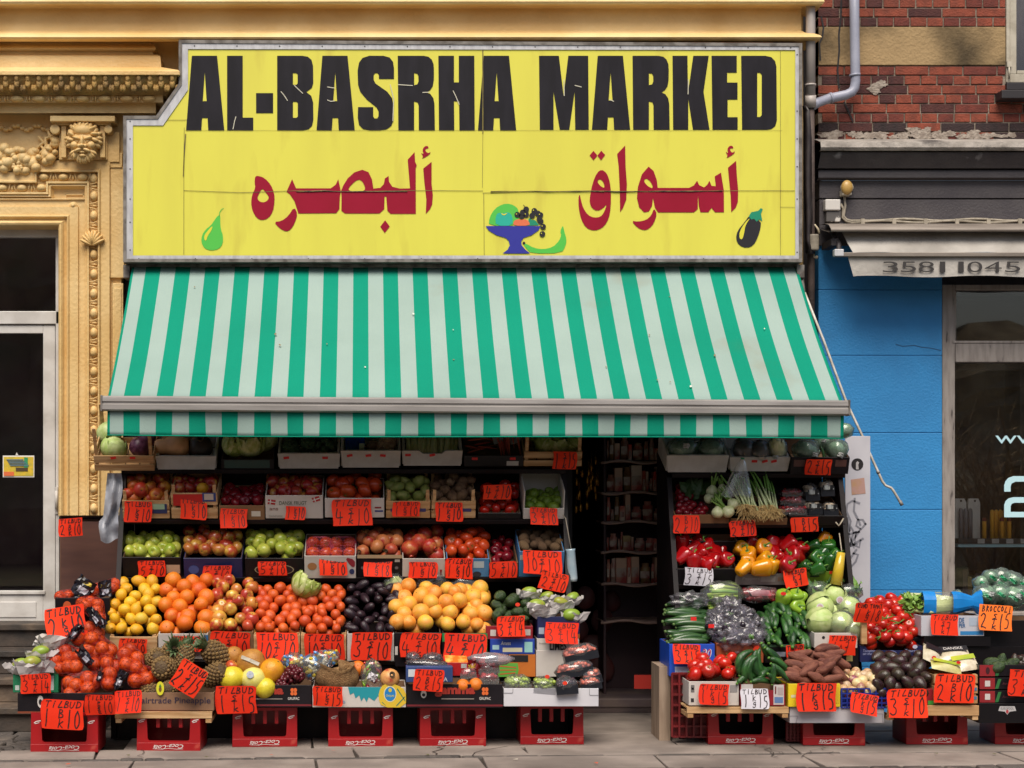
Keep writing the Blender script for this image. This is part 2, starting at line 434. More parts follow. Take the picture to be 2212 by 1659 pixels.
# leaf block, panels, rosette, side pilaster
b = MB()
b.pbox(141, 181, 420, 421.5, -.012, .0); b.pbox(141, 143, 420, 472, -.012, .0); b.pbox(179, 181, 420, 472, -.012, .0)
b.ell((X(160), -.01, Z(446)), (11*k, .04, 11*k), 14); b.ell((X(160), -.03, Z(446)), (6*k, .03, 6*k), 10)
b.build('rosette', Yel, yb)
b = MB(); b.pbox(243, 266, 612, 1113, -.045, 0); b.pbox(247, 262, 622, 1108, -.052, -.044); b.pbox(224, 264, 330, 362, -.04, 0); b.pbox(230, 258, 285, 350, -.052, -.039); b.pbox(238, 268, 360, 600, -.03, 0)
b.build('side_pilaster', Yel, yb, bevel=.006)
b = MB(); rl = random.Random(3)
for i in range(9):
    a = math.pi*(.15 + .7*i/8)
    b.ell((X(203)+.05*math.cos(a), -.07, Z(528)+.075*math.sin(a)-.03), (.014, .03, .05), 8, M=Matrix.Rotation(-(a-math.pi/2), 4, 'Y'))
b.build('leaf_block', Yel, yb)
# console with lion mask
b = MB()
b.pbox(108, 248, 250, 262, -.17, 0); b.pbox(118, 240, 262, 270, -.12, 0)
b.pbox(127, 232, 270, 345, -.07, 0); b.pbox(132, 143, 272, 340, -.11, -.069); b.pbox(216, 227, 272, 340, -.11, -.069); b.pbox(114, 238, 346, 358, -.05, 0)
b.tube([P(121, 282, -.08) - Vector((0,.05,0)), P(121, 282, -.08) + Vector((0,.09,0))], .035, 14); b.tube([P(236, 282, -.08) - Vector((0,.05,0)), P(236, 282, -.08) + Vector((0,.09,0))], .03, 14)
b.build('console', Yel, yb, bevel=.004)
b = MB(); c0 = P(181, 308, -.12); u = .003324
def lb(x, y, dy, rx, rz, ry=None, rot=0, kk=8): b.ell((c0.x + x*u, -.10 - dy, c0.z - y*u), (rx*u, ry or .03, rz*u), 12, M=Matrix.Rotation(R(rot), 4, 'Y'), k=kk)
lb(0, 0, 0, 32, 38, .09); lb(0, -24, .05, 24, 14, .05)                       # skull, forehead
for s_ in (-1, 1):
    lb(s_*12, -6, .075, 10, 4.5, .03, s_*-18); lb(s_*17, 8, .06, 10, 9, .035); lb(s_*11, 1, .07, 5.5, 3, .022)
    lb(s_*35, -2, -.01, 7, 12, .03, s_*10); lb(s_*6, 11, .09, 5, 4, .02); lb(s_*9, 20, .085, 10, 4, .025, s_*22); lb(s_*15, 27, .06, 5, 12, .025, s_*-18)
lb(0, 2, .09, 4.5, 14, .03); lb(0, 11, .10, 5.5, 4.5, .025); lb(0, 24, .07, 8, 3.2, .03); lb(0, 31, .07, 8, 4, .025)
for i in range(17):                                                         # mane locks
    a = R(200 - 220*i/16); r1 = rl.uniform(27, 33)
    lb(r1*math.cos(a), -r1*1.02*math.sin(a)-4, .03, 5.5, 11, .035, 90 - math.degrees(a) + rl.uniform(-15,15))
    if i % 2: lb(26*math.cos(a), -27*math.sin(a)-6, .06, 4.5, 9, .03, 90 - math.degrees(a)+20)
for i in range(11):                                                         # beard locks
    a = R(-150 + 120*i/10); lb(22*math.cos(a), -27*math.sin(a)+8, .045, 5, 12, .03, 90 - math.degrees(a) + rl.uniform(-10,10))
b.build('lion_mask', Yel, yb)
b = MB(); rl = random.Random(8)                                             # fruit swag on the frieze panel
for i in range(70):
    t = rl.random(); px = 2 + 118*t - 30*(i % 3 == 0); sag = 322 + 26*math.sin(math.pi*min(1, max(0, (px+40)/170))) + rl.uniform(-24, 22)
    s_ = rl.uniform(6, 13)*k
    b.ell(P(px, sag, -.03 - rl.random()*.05), (s_, .04, s_*rl.uniform(.7,1.1)), 10, M=Matrix.Rotation(rl.uniform(-1,1), 4, 'Y'), k=6)
for i in range(14): b.ell(P(36 + rl.uniform(-14, 14), 350 + rl.uniform(-10, 20), -.08), .014, 8, k=6)
for i in range(22):
    px, py = rl.uniform(85, 122), rl.uniform(290, 350)
    b.ell(P(px, py, -.03), (.012, .03, .05), 8, M=Matrix.Rotation(rl.uniform(-1.2,1.2), 4, 'Y'), k=6)
for i in range(12): b.ell(P(4 + 9*i, 276 + 5*math.sin(i*1.3), -.02), (.022, .025, .014), 8, k=6)
b.build('fruit_swag', Yel, yb)
# door with transom window
dr = MB()
yd = .12
for q in ((-330,128,485,512),(-330,128,672,700),(120,128,512,1345),(-330,-240,512,1345)): dr.pbox(*q, yd-.02, yd+.06)
dr.build('door_frame', WhiteP, yb, bevel=.005)
dl = MB()
for q in ((93,119,703,1345),(-230,-200,703,1345),(-200,93,703,720),(-200,93,1283,1345)): dl.pbox(*q, yd-.005, yd+.045)
dl.pbox(-180, 78, 1300, 1334, yd-.012, yd-.004); dl.pbox(-200, 97, 1276, 1284, yd-.02, yd+.02)
door = dl.build('door', WhiteP, yb, bevel=.004)
MB().pbox(-205, 95, 716, 1287, yd+.018, yd+.024).build('pane', Glass, door)
h_ = MB(); h_.tube([P(122, 1060, yd-.05), P(122, 1100, yd-.05)], .012, 8); h_.pbox(119.5, 124.5, 1052, 1110, yd-.035, yd-.019); h_.build('handle', WhiteP, door)
tw = MB(); tw.pbox(-240, 122, 510, 674, yd+.03, yd+.036); tw.build('transom_pane', Glass, yb)
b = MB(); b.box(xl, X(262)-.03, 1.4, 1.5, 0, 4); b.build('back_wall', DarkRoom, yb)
# leaflet on the door
lf = MB(); lf.pbox(6, 74, 984, 1031, yd+.008, yd+.010, 0)
lf.pbox(8, 72, 987, 1028, yd+.005, yd+.0075, 1); lf.pbox(8, 30, 1019, 1028, yd+.002, yd+.0045, 2); lf.pbox(52, 60, 988, 1010, yd+.002, yd+.0045, 3); lf.pbox(34, 60, 1010, 1018, yd+.002, yd+.0045, 4)
for i in range(5): lf.pbox(14+2*i, 50+3*i, 992+3.2*i, 993.6+3.2*i, yd+.0, yd+.0044, 5)
lf.add([P(33,984,yd+.006), P(40,984,yd+.006), P(36,977,yd+.004)], [(0,1,2)], 0)
tag(lf.build('leaflet', [mat('paper_white','#dcd8d0'), mat('leaflet_yellow','#d8b52c','#b8a83a',ns=30), mat('leaflet_orange','#d86a3a'), mat('leaflet_green','#2e8f5a'), mat('leaflet_dark','#4a3a20'), mat('leaflet_blue','#5c7a8c')]), 'small yellow leaflet with faded print stuck inside the white door glass', 'leaflet')
# steps
stt = MB(); StepM = mat('worn_step_paint', '#4b4038', '#35302c', .7, ns=6, bump=.2, bs=40, c3='#6d5c4c', ns3=3, lo3=.5, hi3=.65)
zt = Z(1345, -.05)
for i in range(4):
    z1 = zt*(1 - i/4); z0 = zt*(1 - (i+1)/4); yf = -.16 - .26*i
    stt.box(xl+.5, X(252), yf, .12 if i == 0 else yf+.27, z0+.0, z1-.045); stt.box(xl+.5, X(252)+.0, yf-.03, (.119 if i == 0 else yf+.26), z1-.044, z1)
tag(stt.build('door_steps', StepM, bevel=.006), 'four worn dark steps climbing to the white glazed door', 'steps')

# ---- interior of the shop (dark)
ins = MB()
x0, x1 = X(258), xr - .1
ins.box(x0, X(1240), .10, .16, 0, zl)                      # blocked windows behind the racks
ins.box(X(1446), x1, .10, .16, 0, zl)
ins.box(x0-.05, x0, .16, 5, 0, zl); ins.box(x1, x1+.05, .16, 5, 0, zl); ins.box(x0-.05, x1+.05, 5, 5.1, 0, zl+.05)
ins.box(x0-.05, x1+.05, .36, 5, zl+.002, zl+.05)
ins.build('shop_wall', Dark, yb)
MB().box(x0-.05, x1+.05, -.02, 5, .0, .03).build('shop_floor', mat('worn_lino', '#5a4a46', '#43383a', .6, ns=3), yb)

# ---- brick building to the right
bb = thing('brick_building', 'red brick building with blue painted pier, grey fascia and large shop window', 'building', (0, 0, 0))
xb, xe2 = X(1768), 7.2
bricks = [mat('brick_%s' % n_, a, c_, .85, ns=14, bump=.4, bs=80, c3='#3a2222', ns3=2.2, lo3=.58, hi3=.75) for n_, a, c_ in
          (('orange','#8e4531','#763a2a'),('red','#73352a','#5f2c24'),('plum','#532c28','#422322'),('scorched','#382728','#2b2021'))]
Mort = mat('mortar', '#8f8274', '#6e6256', .95, ns=12, bump=.4, bs=90)
Stone = mat('sandstone_band', '#a58a62', '#8a7350', .85, ns=1.6, bump=.35, bs=50, c3='#4a3c26', ns3=1.6, lo3=.46, hi3=.64)
wx0 = X(2173); wz = Z(203)
b = MB(); b.box(xb, wx0, .008, .3, Z(300), 6.2); b.box(wx0, xe2, .008, .3, Z(300), wz-.01); b.build('mortar_bed', Mort, bb)
b = MB(); rb = random.Random(11)
def course(py, h, kind):
    z0 = Z(py+h) + .004; z1 = Z(py) - .004
    x = xb - (rb.uniform(0, .12))
    i = 0
    while x < xe2:
        L = .245 if kind else (.118 if (i % 3) else .122); i += 1
        if rb.random() < .12: L = .118
        a, c_ = max(x, xb), x + L - .010
        if a < c_ - .02:
            if a < wx0 + .3 and c_ > wx0 - .005 and z1 > wz: c_ = min(c_, wx0 - .003)
            if c_ > a + .02 and not (a > wx0 - .01 and z1 > wz):
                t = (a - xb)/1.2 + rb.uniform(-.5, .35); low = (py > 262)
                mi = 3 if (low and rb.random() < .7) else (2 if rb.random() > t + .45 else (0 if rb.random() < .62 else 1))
                d_ = rb.uniform(-.003, .003)
                b.box(a, c_, d_, .10, z0 + rb.uniform(-.001,.001), z1 + rb.uniform(-.001,.001), mi)
        x += L
ch = 20.35; py = 142.5; n_ = 0
while py < 300: course(py, ch, n_ % 2 == 0); py += ch; n_ += 1
b.build('brickwork', bricks, bb, bevel=.003, seg=1); b = MB()
py = 57.5 - ch; n_ = 0
while py > -330: course(py, ch, n_ % 2 == 1); py -= ch; n_ += 1
b.build('brickwork', bricks, bb, bevel=.003, seg=1)
b = MB(); b.box(xb, wx0-.004, -.006, .1, Z(141), Z(58.5)); b.build('stone_band', Stone, bb, bevel=.004)
# patches of old mortar above the ledge
b = MB(); rp = random.Random(5)
def smear(cx_, cz, rx, rz):
    pts = [(X(cx_) + rx*(1 + rp.uniform(-.45,.45))*math.cos(2*math.pi*i/18), Z(cz) + rz*(1 + rp.uniform(-.5,.5))*math.sin(2*math.pi*i/18)) for i in range(18)]
    b.prism(smooth(pts, 1), -.0035 - rp.uniform(0, .002), .004)
for i in range(70):
    cx_ = rp.choice((1880, 1960, 2005, 2060, 1800, 2140)) + rp.gauss(0, 24); cz = 298 - abs(rp.gauss(0, 8))
    if cx_ > 1778: smear(cx_, cz, rp.uniform(.02,.06), rp.uniform(.008,.024))
for i in range(9): smear(1893 + rp.gauss(0, 8), 190 + rp.gauss(0, 8), .03, .022)
b.build('mortar_patch', mat('old_mortar', '#a79b8f', '#8a7d72', .95, ns=25, bump=.6, bs=70), bb)
b = MB()
for pts in ([(1816,0),(1815,40),(1811,75),(1812,110),(1808,150),(1812,190)], [(1773,38),(1778,60),(1776,80),(1770,95),(1772,130)], [(1822,222),(1832,240),(1842,262)]):
    b.ribbon([(X(q[0]+rp.uniform(-1,1)), Z(q[1])) for q in pts], .012, lambda x, z: Vector((x, -.009, z)))
b.build('crack', Black, bb)
# ledge and grey cornice
Led = mat('flaking_ledge_paint', '#a39b93', '#7f7871', .8, ns=7, bump=.4, bs=60, c3='#4b4644', ns3=4, lo3=.56, hi3=.66)
b = MB(); b.sweep(prof([(300,.02),(303,-.10),(306,-.20),(318,-.215),(325,-.20),(327,-.14)])[::-1], xb-.04, xe2); b.build('ledge', Led, bb)
GreyF = mat('flaking_grey_paint', '#504b4c', '#454043', .65, ns=5, bump=.25, bs=60, c3='#8d8a8c', ns3=3.5, lo3=.66, hi3=.70)
b = MB(); b.sweep(prof([(327,-.14),(329,-.17),(334,-.165),(358,-.11),(363,-.10),(365,-.05)])[::-1], xb-.03, xe2); b.build('cornice', GreyF, bb)
b = MB(); b.sweep(prof([(365,-.05),(368,-.075),(384,-.075),(388,-.04),(390,-.02)])[::-1], xb-.02, xe2)
b.pbox(1770, 2900, 390, 428, -.022, .2); b.pbox(1770, 2900, 431, 530, -.030, .2); b.build('fascia', GreyP, bb, bevel=.003)
# blue pier
Blue = mat('blue_masonry_paint', '#2f88c6', '#2c80bc', .6, ns=2.5, bump=.22, bs=60, c3='#2b74aa', ns3=1.4, lo3=.6, hi3=.8)
b = MB(); fx = X(2035)
zz = [530, 626, 768, 935, 1101, 1275, 1440, 1550]
for a, c_ in zip(zz[:-1], zz[1:]):
    b.box(xb, fx, -.002, .3, Z(c_)+.002, Z(a)-.001)
b.box(xb+.002, fx-.002, .006, .29, 0, Z(530))
b.build('blue_pier', Blue, bb, bevel=.004)
MB().box(xb, fx, -.012, .3, .0, Z(1552)).build('plinth', GreyP, bb, bevel=.01); MB().box(fx, xe2, -.0, .3, 0, Z(1330)).build('plinth', GreyP, bb, bevel=.01)
b = MB(); b.ribbon([(X(1935),Z(744)),(X(1950),Z(748)),(X(1975),Z(746)),(X(1990),Z(750)),(X(2010),Z(752)),(X(2032),Z(757))], .006, lambda x, z: Vector((x, -.0035, z))); b.build('crack', mat('crack_blue', '#1d4f78'), bb)
# shop window
ShopF = mat('stone_grey_frame_paint', '#9a918a', '#877e78', .55, ns=5, bump=.1, bs=30, c3='#4a4340', ns3=5, lo3=.64, hi3=.70, stretch=(6, 1, 1))
yw = .07
sf = MB()
for q in ((2035.5,2063,615,1330),(2064,2900,615,626),(2064,2900,742,782),(2064,2900,1322,1330)): sf.pbox(*q, yw-.05, yw+.06)
sf.pbox(2600, 2640, 626, 742, yw-.04, yw+.05); sf.pbox(2600, 2640, 782, 1322, yw-.04, yw+.05)
sf.pbox(2058, 2066, 628, 741, yw-.01, yw+.03); sf.pbox(2058, 2900, 736, 741.5, yw-.055, yw)
shopw = sf.build('window', ShopF, bb, bevel=.004)
MB().pbox(2063, 2900, 626, 742, yw+.015, yw+.021).build('pane', Glass, shopw)
MB().pbox(2063, 2900, 782, 1322, yw+.015, yw+.021).build('pane', GlassS, shopw)
Cy = mat('pale_blue_vinyl', '#bfe4ec', rough=.5)
b = MB()
put_text(b, 'www.', lambda u, v: P(2150 + 150*u, 958 - 17*v, yw+.010)); b.build('window_lettering', Cy, shopw); b = MB()
fa = lambda x, y: P(1681 + x*.3733, 566.3 + y*.3733, yw+.010)
b.poly([(1308,1328),(1308,1290),(1316,1266),(1332,1248),(1362,1238),(1520,1238),(1552,1252),(1568,1285),(1570,1476),(1534,1476),(1534,1300),(1522,1276),(1505,1270),(1372,1270),(1350,1282),(1345,1300),(1345,1328)], fa)
b.poly([(1308,1476),(1308,1405),(1316,1382),(1332,1367),(1360,1360),(1533.5,1360),(1533.5,1476)], fa, 0, [[(1345,1445),(1345,1412),(1352,1398),(1368,1392),(1500,1392),(1500,1445)]])
b.build('window_lettering', Cy, shopw)
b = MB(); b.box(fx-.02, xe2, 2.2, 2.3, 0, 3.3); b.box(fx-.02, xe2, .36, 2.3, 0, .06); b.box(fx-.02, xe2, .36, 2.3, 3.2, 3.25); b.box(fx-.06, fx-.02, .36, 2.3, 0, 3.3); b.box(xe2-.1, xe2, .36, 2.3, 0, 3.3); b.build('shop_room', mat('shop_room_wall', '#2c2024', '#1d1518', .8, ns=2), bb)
b = MB(); b.box(fx, xe2, .36, .38, Z(626), Z(530)); b.build('lintel', GreyP, bb)
# upper window
uw = MB(); 
for q in ((2174,2182,-80,178),(2182,2196,-80,160),(2182,2300,160,178),(2197,2300,152,160)): uw.pbox(*q, .0, .08)
UWM = mat('cream_window_paint', '#bdb5a4', '#a59c8b', .55, ns=8, bump=.1)
uwo = uw.build('window', UWM, bb, bevel=.004)
MB().pbox(2195, 2300, -80, 154, .05, .056).build('pane', Glass, uwo)
sb = MB(); sb.pbox(2164, 2320, 194, 212, -.12, .03); sb.pbox(2175, 2320, 178, 194, -.03, .03); sb.build('sill', mat('black_sill', '#2b2729', rough=.5), uwo, bevel=.004)
hg = MB(); hg.pbox(2176, 2186, 132, 144, -.02, .0); hg.tube([P(2180, 145, -.02), P(2180, 170, -.012)], .006, 6); hg.build('latch', UWM, uwo)
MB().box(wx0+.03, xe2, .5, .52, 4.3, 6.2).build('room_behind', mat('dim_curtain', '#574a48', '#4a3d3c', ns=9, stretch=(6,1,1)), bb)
MB().box(X(2300), xe2, .0, .3, wz-.01, 6.2).build('brick_pier', bricks[1], bb)

# ---- things on the facades
def pipe(name, segs, m, label, cat, collars=()):
    b = MB()
    for pts, r in segs: b.tube([P(*q) for q in pts], r, 14)
    o = b.build(name, m); tag(o, label, cat)
    return o
PipeW = mat('grey_white_pipe', '#b5aca6', '#a39a94', .45, ns=3, c3='#8a6a50', ns3=1.5, lo3=.6, hi3=.72)
PipeB = mat('bluish_zinc_pipe', '#a2a4b4', '#8f92a2', .4, ns=3, bump=.05, c3='#6f6d74', ns3=2, lo3=.6, hi3=.75)
dp = thing('drainpipe', 'cream grey upright drainpipe in the gap between yellow and brick buildings', 'drainpipe', P(1748, 600, -.22))
b = MB(); b.tube([P(1751,-120,-.22), P(1751,60,-.22), P(1751,208,-.22)], .033, 16); b.tube([P(1751,206,-.22), P(1751,232,-.2)], .038, 16); b.tube([P(1751,182,-.22), P(1751,186,-.22)], .038, 16); b.build('upper_pipe', PipeW, dp)
b = MB(); b.tube([P(1751,232,-.2), P(1752,420,-.14), P(1752,1600,-.11)], .026, 14); b.build('lower_pipe', mat('rusty_dark_pipe', '#544640', '#3a2f2c', .7, ns=6, bump=.2), dp)
dp2 = thing('drainpipe', 'bluish bent drainpipe in front of the brickwork, elbowing down to the left', 'drainpipe', P(1846, 0, -.12))
b = MB(); b.tube([P(1845,-120,-.12), P(1846,60,-.12), P(1848,176,-.12), P(1846,190,-.12), P(1840,199,-.12), P(1828,205,-.12), P(1790,213,-.12), P(1766,222,-.15), P(1752,230,-.2)], .034, 16); b.build('pipe', PipeB, dp2)
b = MB(); b.tube([P(1846.5,160,-.12), P(1847,165,-.12)], .039, 16); b.tube([P(1798,211,-.12), P(1793,212.4,-.12)], .039, 16); b.build('collar', PipeB, dp2)
b = MB(); vs = []
for py_, a0, a1 in ((228,1735,1744),(240,1736,1756),(300,1737,1757),(400,1738,1752),(470,1740,1754),(520,1741,1751),(548,1742,1760)):
    vs += [P(a0, py_, -.19), P((a0+a1)/2, py_, -.235), P(a1, py_, -.17)]
b.add(vs, [(i*3+j, i*3+j+1, i*3+j+4, i*3+j+3) for i in range(6) for j in (0,1)], 0, True)
o = b.build('tarpaulin_strip', mat('black_rubber_sheet', '#241c1e', '#38302f', .5, ns=8)); sm_ = o.modifiers.new('thick', 'SOLIDIFY'); sm_.thickness = .006
tag(o, 'black folded rubber strip hanging beside the yellow sign end', 'rubber strip')
b = MB(); b.pbox(1730, 1774, -360, 1600, .15, .2); tag(b.build('gap_shade_sheet', Dark), 'dark sheet added for the shade in the slot between the two buildings', 'board')  # dark sheet in place of the gap's shade; also hides the sky behind
fl = thing('floodlight', 'small dirty floodlight on a bracket beside the sign corner', 'light', P(1757, 545, -.12))
b = MB(); b.pbox(1750, 1770, 505, 540, -.22, -.12); b.build('lamp_body', mat('dirty_cream_plastic', '#8c8374', '#6a6256', .6, ns=14), fl, bevel=.01)
b = MB(); b.tube([P(1752,488,-.15), P(1760,486,-.15), P(1767,495,-.15), P(1770,505,-.15)], .008, 6); b.tube([P(1752,540,-.15), P(1758,555,-.15), P(1766,556,-.15)], .012, 6); b.build('cable', mat('cream_cable', '#b8ab90'), fl)
# alarm lamp, boxes, cable
al = thing('wall_lamp', 'round yellowed lamp on a white base on the grey fascia', 'lamp', P(1829, 420, -.03))
b = MB(); b.ell(P(1829.5, 405, -.10), (.042, .03, .053), 18); b.build('lens', mat('yellowed_plastic', '#c9a565', '#b8924e', .35, ns=5), al)
b = MB(); b.pbox(1820, 1840, 408, 421, -.10, -.02); b.tube([P(1829.5,405,-.07), P(1829.5,405,-.02)], .045, 16); b.build('base', mat('aged_white_plastic', '#c2b9a6', rough=.5), al, bevel=.004)
jb = thing('junction_box', 'white square junction box above the grey one on the fascia', 'junction box', P(1799, 452, -.035))
b = MB(); b.pbox(1783, 1816, 430, 454, -.10, -.031); b.build('box', mat('white_plastic', '#cfcac4', rough=.45), jb, bevel=.008)
jb2 = thing('junction_box', 'grey paint-flecked junction box below the white one', 'junction box', P(1800, 480, -.035))
b = MB(); b.pbox(1785, 1817, 456, 479, -.085, -.031); b.build('box', mat('flecked_grey_plastic', '#55514f', '#c9c4bd', ns=6, lo=.62, hi=.64), jb2, bevel=.006)
b = MB()
for k_ in (0, 1):
    pts = [(1824, 424),(1826, 445),(1824, 458),(1822, 466),(1828, 474),(1838, 477+3*k_)] if k_ == 0 else [(1816,440),(1821,450),(1819,470),(1828,478),(1840,481)]
    pts += [(1840 + 22*i, 475 + 4*k_ + 2.2*math.sin(i*.9 + k_*2)) for i in range(1, 40)]
    b.tube([P(x_, y_, -.045) for x_, y_ in pts], .009, 6)
for i in range(9): b.pbox(1860+68*i, 1868+68*i, 472, 485, -.058, -.034)
tag(b.build('cable', mat('beige_cable', '#a99f8e', '#8f8676', ns=20)), 'pair of beige cables clipped along the grey fascia', 'cable')
# retracted awning with phone number
ra = thing('retracted_awning', 'dirty white retracted shop awning with a phone number', 'awning', P(2000, 505, -.2))
CasM = mat('grubby_casing', '#8f857b', '#7a7067', .5, ns=6, metal=.2, stretch=(.5, 3, 3))
CanW = mat('grubby_canvas', '#b5b0a9', '#9a948d', .85, ns=2.2, bump=.3, bs=25, c3='#6f6a64', ns3=.9, lo3=.58, hi3=.75)
b = MB(); b.sweep(prof([(486,-.05),(483,-.20),(485,-.30),(494,-.36),(500,-.36),(501,-.30),(496,-.10)])[::-1], X(1790,-.3), xe2, sm=True); b.build('cassette', CasM, ra)
b = MB(); nb = 60
xa, xz = X(1824, -.3), xe2
def strip(mb, pts, amp, mi=0):
    vs = []
    for i in range(nb + 1):
        x = xa + (xz - xa)*i/nb
        for jx, (py_, y_) in enumerate(pts):
            vs.append(Vector((x + (.05*(jx)/len(pts) if i == 0 else 0), y_ + amp*math.sin(i*1.7 + jx)*jx/len(pts), Z(py_, y_) + (.006*math.sin(i*.55) if jx == len(pts)-1 else 0))))
    n__ = len(pts)
    mb.add(vs, [(i*n__+j_, (i+1)*n__+j_, (i+1)*n__+j_+1, i*n__+j_+1) for i in range(nb) for j_ in range(n__-1)], mi, True)
strip(b, [(502,-.24),(512,-.27),(525,-.31),(536,-.345),(546,-.37)], .008); b.build('canvas', CanW, ra)
b = MB(); b.pbox(1805, 2900, 545, 554, -.41, -.37); b.pbox(1803, 1823, 538, 553, -.415, -.365, 1); b.build('front_bar', [CasM, Alu], ra, bevel=.004)
b = MB(); strip(b, [(555,-.385),(568,-.387),(582,-.389),(597,-.39)], .006); va = b.build('valance', CanW, ra)
for q, a0, a1 in (('3',1907,1940),('5',1946,1979),('8',1984,2018),('1',2030,2042),('1',2070,2082),('0',2090,2122),('4',2127,2164),('5',2171,2204)): b = MB(); put_text(b, q, lambda u, v: P(a0 + (a1-a0)*u, 588 - 23*v, -.402), bold=-.004); b.build('phone_number', mat('grey_vinyl', '#34302f'), va)
b = MB(); b.tube([P(1800,505,-.25), P(1812,528,-.3), P(1812,545,-.38)], .018, 8); b.pbox(1796, 1812, 515, 530, -.3, -.05); b.build('arm_bracket', mat('dark_bracket', '#2b2527'), ra)
# white board with graffiti between the rack and the blue pier
wb = thing('white_board', 'tall white board with grey graffiti and stickers beside the blue pier', 'board', P(1853, 1400, -.5))
yb_ = -.52
b = MB(); b.pbox(1826, 1880, 942, 1420, yb_, yb_+.018); b.build('panel', mat('white_laminate', '#c8c6cc', '#bab8c0', .35, ns=3), wb, bevel=.002)
fn = lambda x, y: P(x, y, yb_-.002)
Gr = mat('grey_marker', '#85858e')
b = MB()
z6 = lambda x, y: (1681 + x*.3733, 566.3 + y*.3733)
for st_ in ([(443,1368),(438,1440),(468,1500),(475,1520)], [(470,1395),(430,1380),(400,1400),(395,1440),(420,1500),(415,1560),(400,1480)], [(505,1515),(490,1490),(460,1490),(452,1525),(480,1545),(505,1515)], [(475,1545),(440,1600),(405,1650)], [(395,1480),(405,1560),(440,1655),(450,1560)], [(400,1575),(470,1560)], [(420,1640),(490,1600)]):
    b.ribbon([fn(*z6(*q)).xz for q in st_], .014, lambda x, z: Vector((x, yb_-.002, z)))
for st_ in ([(1770,960),(1700,990),(1745,860),(1720,820)], [(1765,1010),(1730,1060),(1690,1120),(1710,1165),(1760,1110),(1780,1050),(1740,1040)], [(1800,930),(1790,990),(1730,960)]):
    b.ribbon([fn(1398+q[0]*.256, 929+q[1]*.256).xz for q in st_], .014, lambda x, z: Vector((x, yb_-.002, z)))
b.build('graffiti', Gr, wb)
b = MB(); b.poly(circ(1852, 1003, 13, 24), fn); b.poly([(1849,1014),(1855,1014),(1854,1004),(1856,999),(1852,996),(1849,1000)], lambda x, y: P(x, y, yb_-.0035), 1); b.build('round_sticker', [Black, mat('sticker_grey', '#a8a4a4')], wb)
b = MB(); b.poly([(1838,1036),(1867,1032),(1870,1066),(1840,1069)], fn); b.build('square_sticker', mat('pinkish_sticker', '#b08a80', '#b08a5c', ns=12), wb)
# ================================================================ SHOP SIGN
ys = -.30
sg = thing('shop_sign', 'big yellow shop sign with black and dark red lettering and painted fruit', 'sign', P(1000, 565, ys))
SY = mat('sign_yellow', '#dfd84e', '#dad24c', .5, ns=1.2, c3='#cbbd44', ns3=2.0, lo3=.58, hi3=.8, stretch=(3, 1, .6))
outl = [(386,86),(1733,93),(1733,566),(266,566),(266,250),(337,250),(386,180)]
ino = [(406,106),(1718,108),(1718,552),(287,552),(287,271),(352,271),(406,194)]
def ring(mb, o, i, y, mi=0, dy=0):
    n = len(o); vs = [P(*q, y) for q in o] + [P(*q, y) for q in i]
    mb.add(vs, [(k_, n+k_, n+(k_+1) % n, (k_+1) % n) for k_ in range(n)], mi)
b = MB(); o3 = [(P(*q, ys).x, P(*q, ys).z) for q in outl]; b.prism(o3, ys+.002, -.005); b.build('box', AluD, sg)
def inset(pl, d):
    n = len(pl); out = []
    for i in range(n):
        a, b_, c_ = Vector(pl[i-1]), Vector(pl[i]), Vector(pl[(i+1) % n])
        d0, d1 = (b_-a).normalized(), (c_-b_).normalized(); n0, n1 = Vector((-d0.y, d0.x)), Vector((-d1.y, d1.x))
        m = n0 + n1; m = m/m.dot(n0); out.append((b_.x + m.x*d, b_.y + m.y*d))
    return out
b = MB(); i1 = inset(outl, 7); ring(b, outl, i1, ys-.012, 1); ring(b, i1, ino, ys-.006, 0)
for lst, y_ in ((outl, ys-.012),):                                   # rim depth
    n = len(lst); b.add([P(*q, y_) for q in lst] + [P(*q, y_) + Vector((0,.014,0)) for q in lst], [(k_, (k_+1) % n, n+(k_+1) % n, n+k_) for k_ in range(n)], 1)
b.build('frame', [Alu, AluD], sg)
b = MB()
for x_ in range(420, 1720, 92): b.poly(circ(x_, 99 + (x_-420)*.003, 1.5, 8), lambda x, y: P(x, y, ys-.0085))
for x_ in range(300, 1720, 122): b.poly(circ(x_, 559, 1.5, 8), lambda x, y: P(x, y, ys-.0085))
for y_ in (262, 300, 365, 430, 480, 540): b.poly(circ(281, y_, 1.5, 8), lambda x, y: P(x, y, ys-.0085))
for y_ in (118, 240, 300, 360, 430, 545): b.poly(circ(1722, y_, 1.5, 8), lambda x, y: P(x, y, ys-.0085))
b.build('screw', Black, sg)
b = MB(); b.poly(ino, lambda x, y: P(x, y, ys)); panel = b.build('panel', SY, sg)
z3 = lambda x, y: P(353.9 + x*.34004, 70.8 + y*.34004, ys-.003)
z4 = lambda x, y: P(1017.5 + x*.34004, 70.8 + y*.34004, ys-.003)
hi_ = lambda f: (lambda x, y: f(x, y) - Vector((0, .0015, 0)))
LB = mat('black_vinyl', '#17141a', '#1f1c23', .5, ns=3, stretch=(4,1,1), spec=.25)
LR = mat('dark_red_vinyl', '#9a1030', '#920e2a', .5, ns=3, spec=.2)
def hole(x0, y0, x1, y1, r=8): return [(x0,y0),(x1-r,y0),(x1,y0+r),(x1,y1-r),(x1-r,y1),(x0,y1)]
def lt(f, polys):
    b = MB()
    for o_, hs in polys: b.poly(o_, f, 0, hs)
    return b.build('letter', LB, sg)
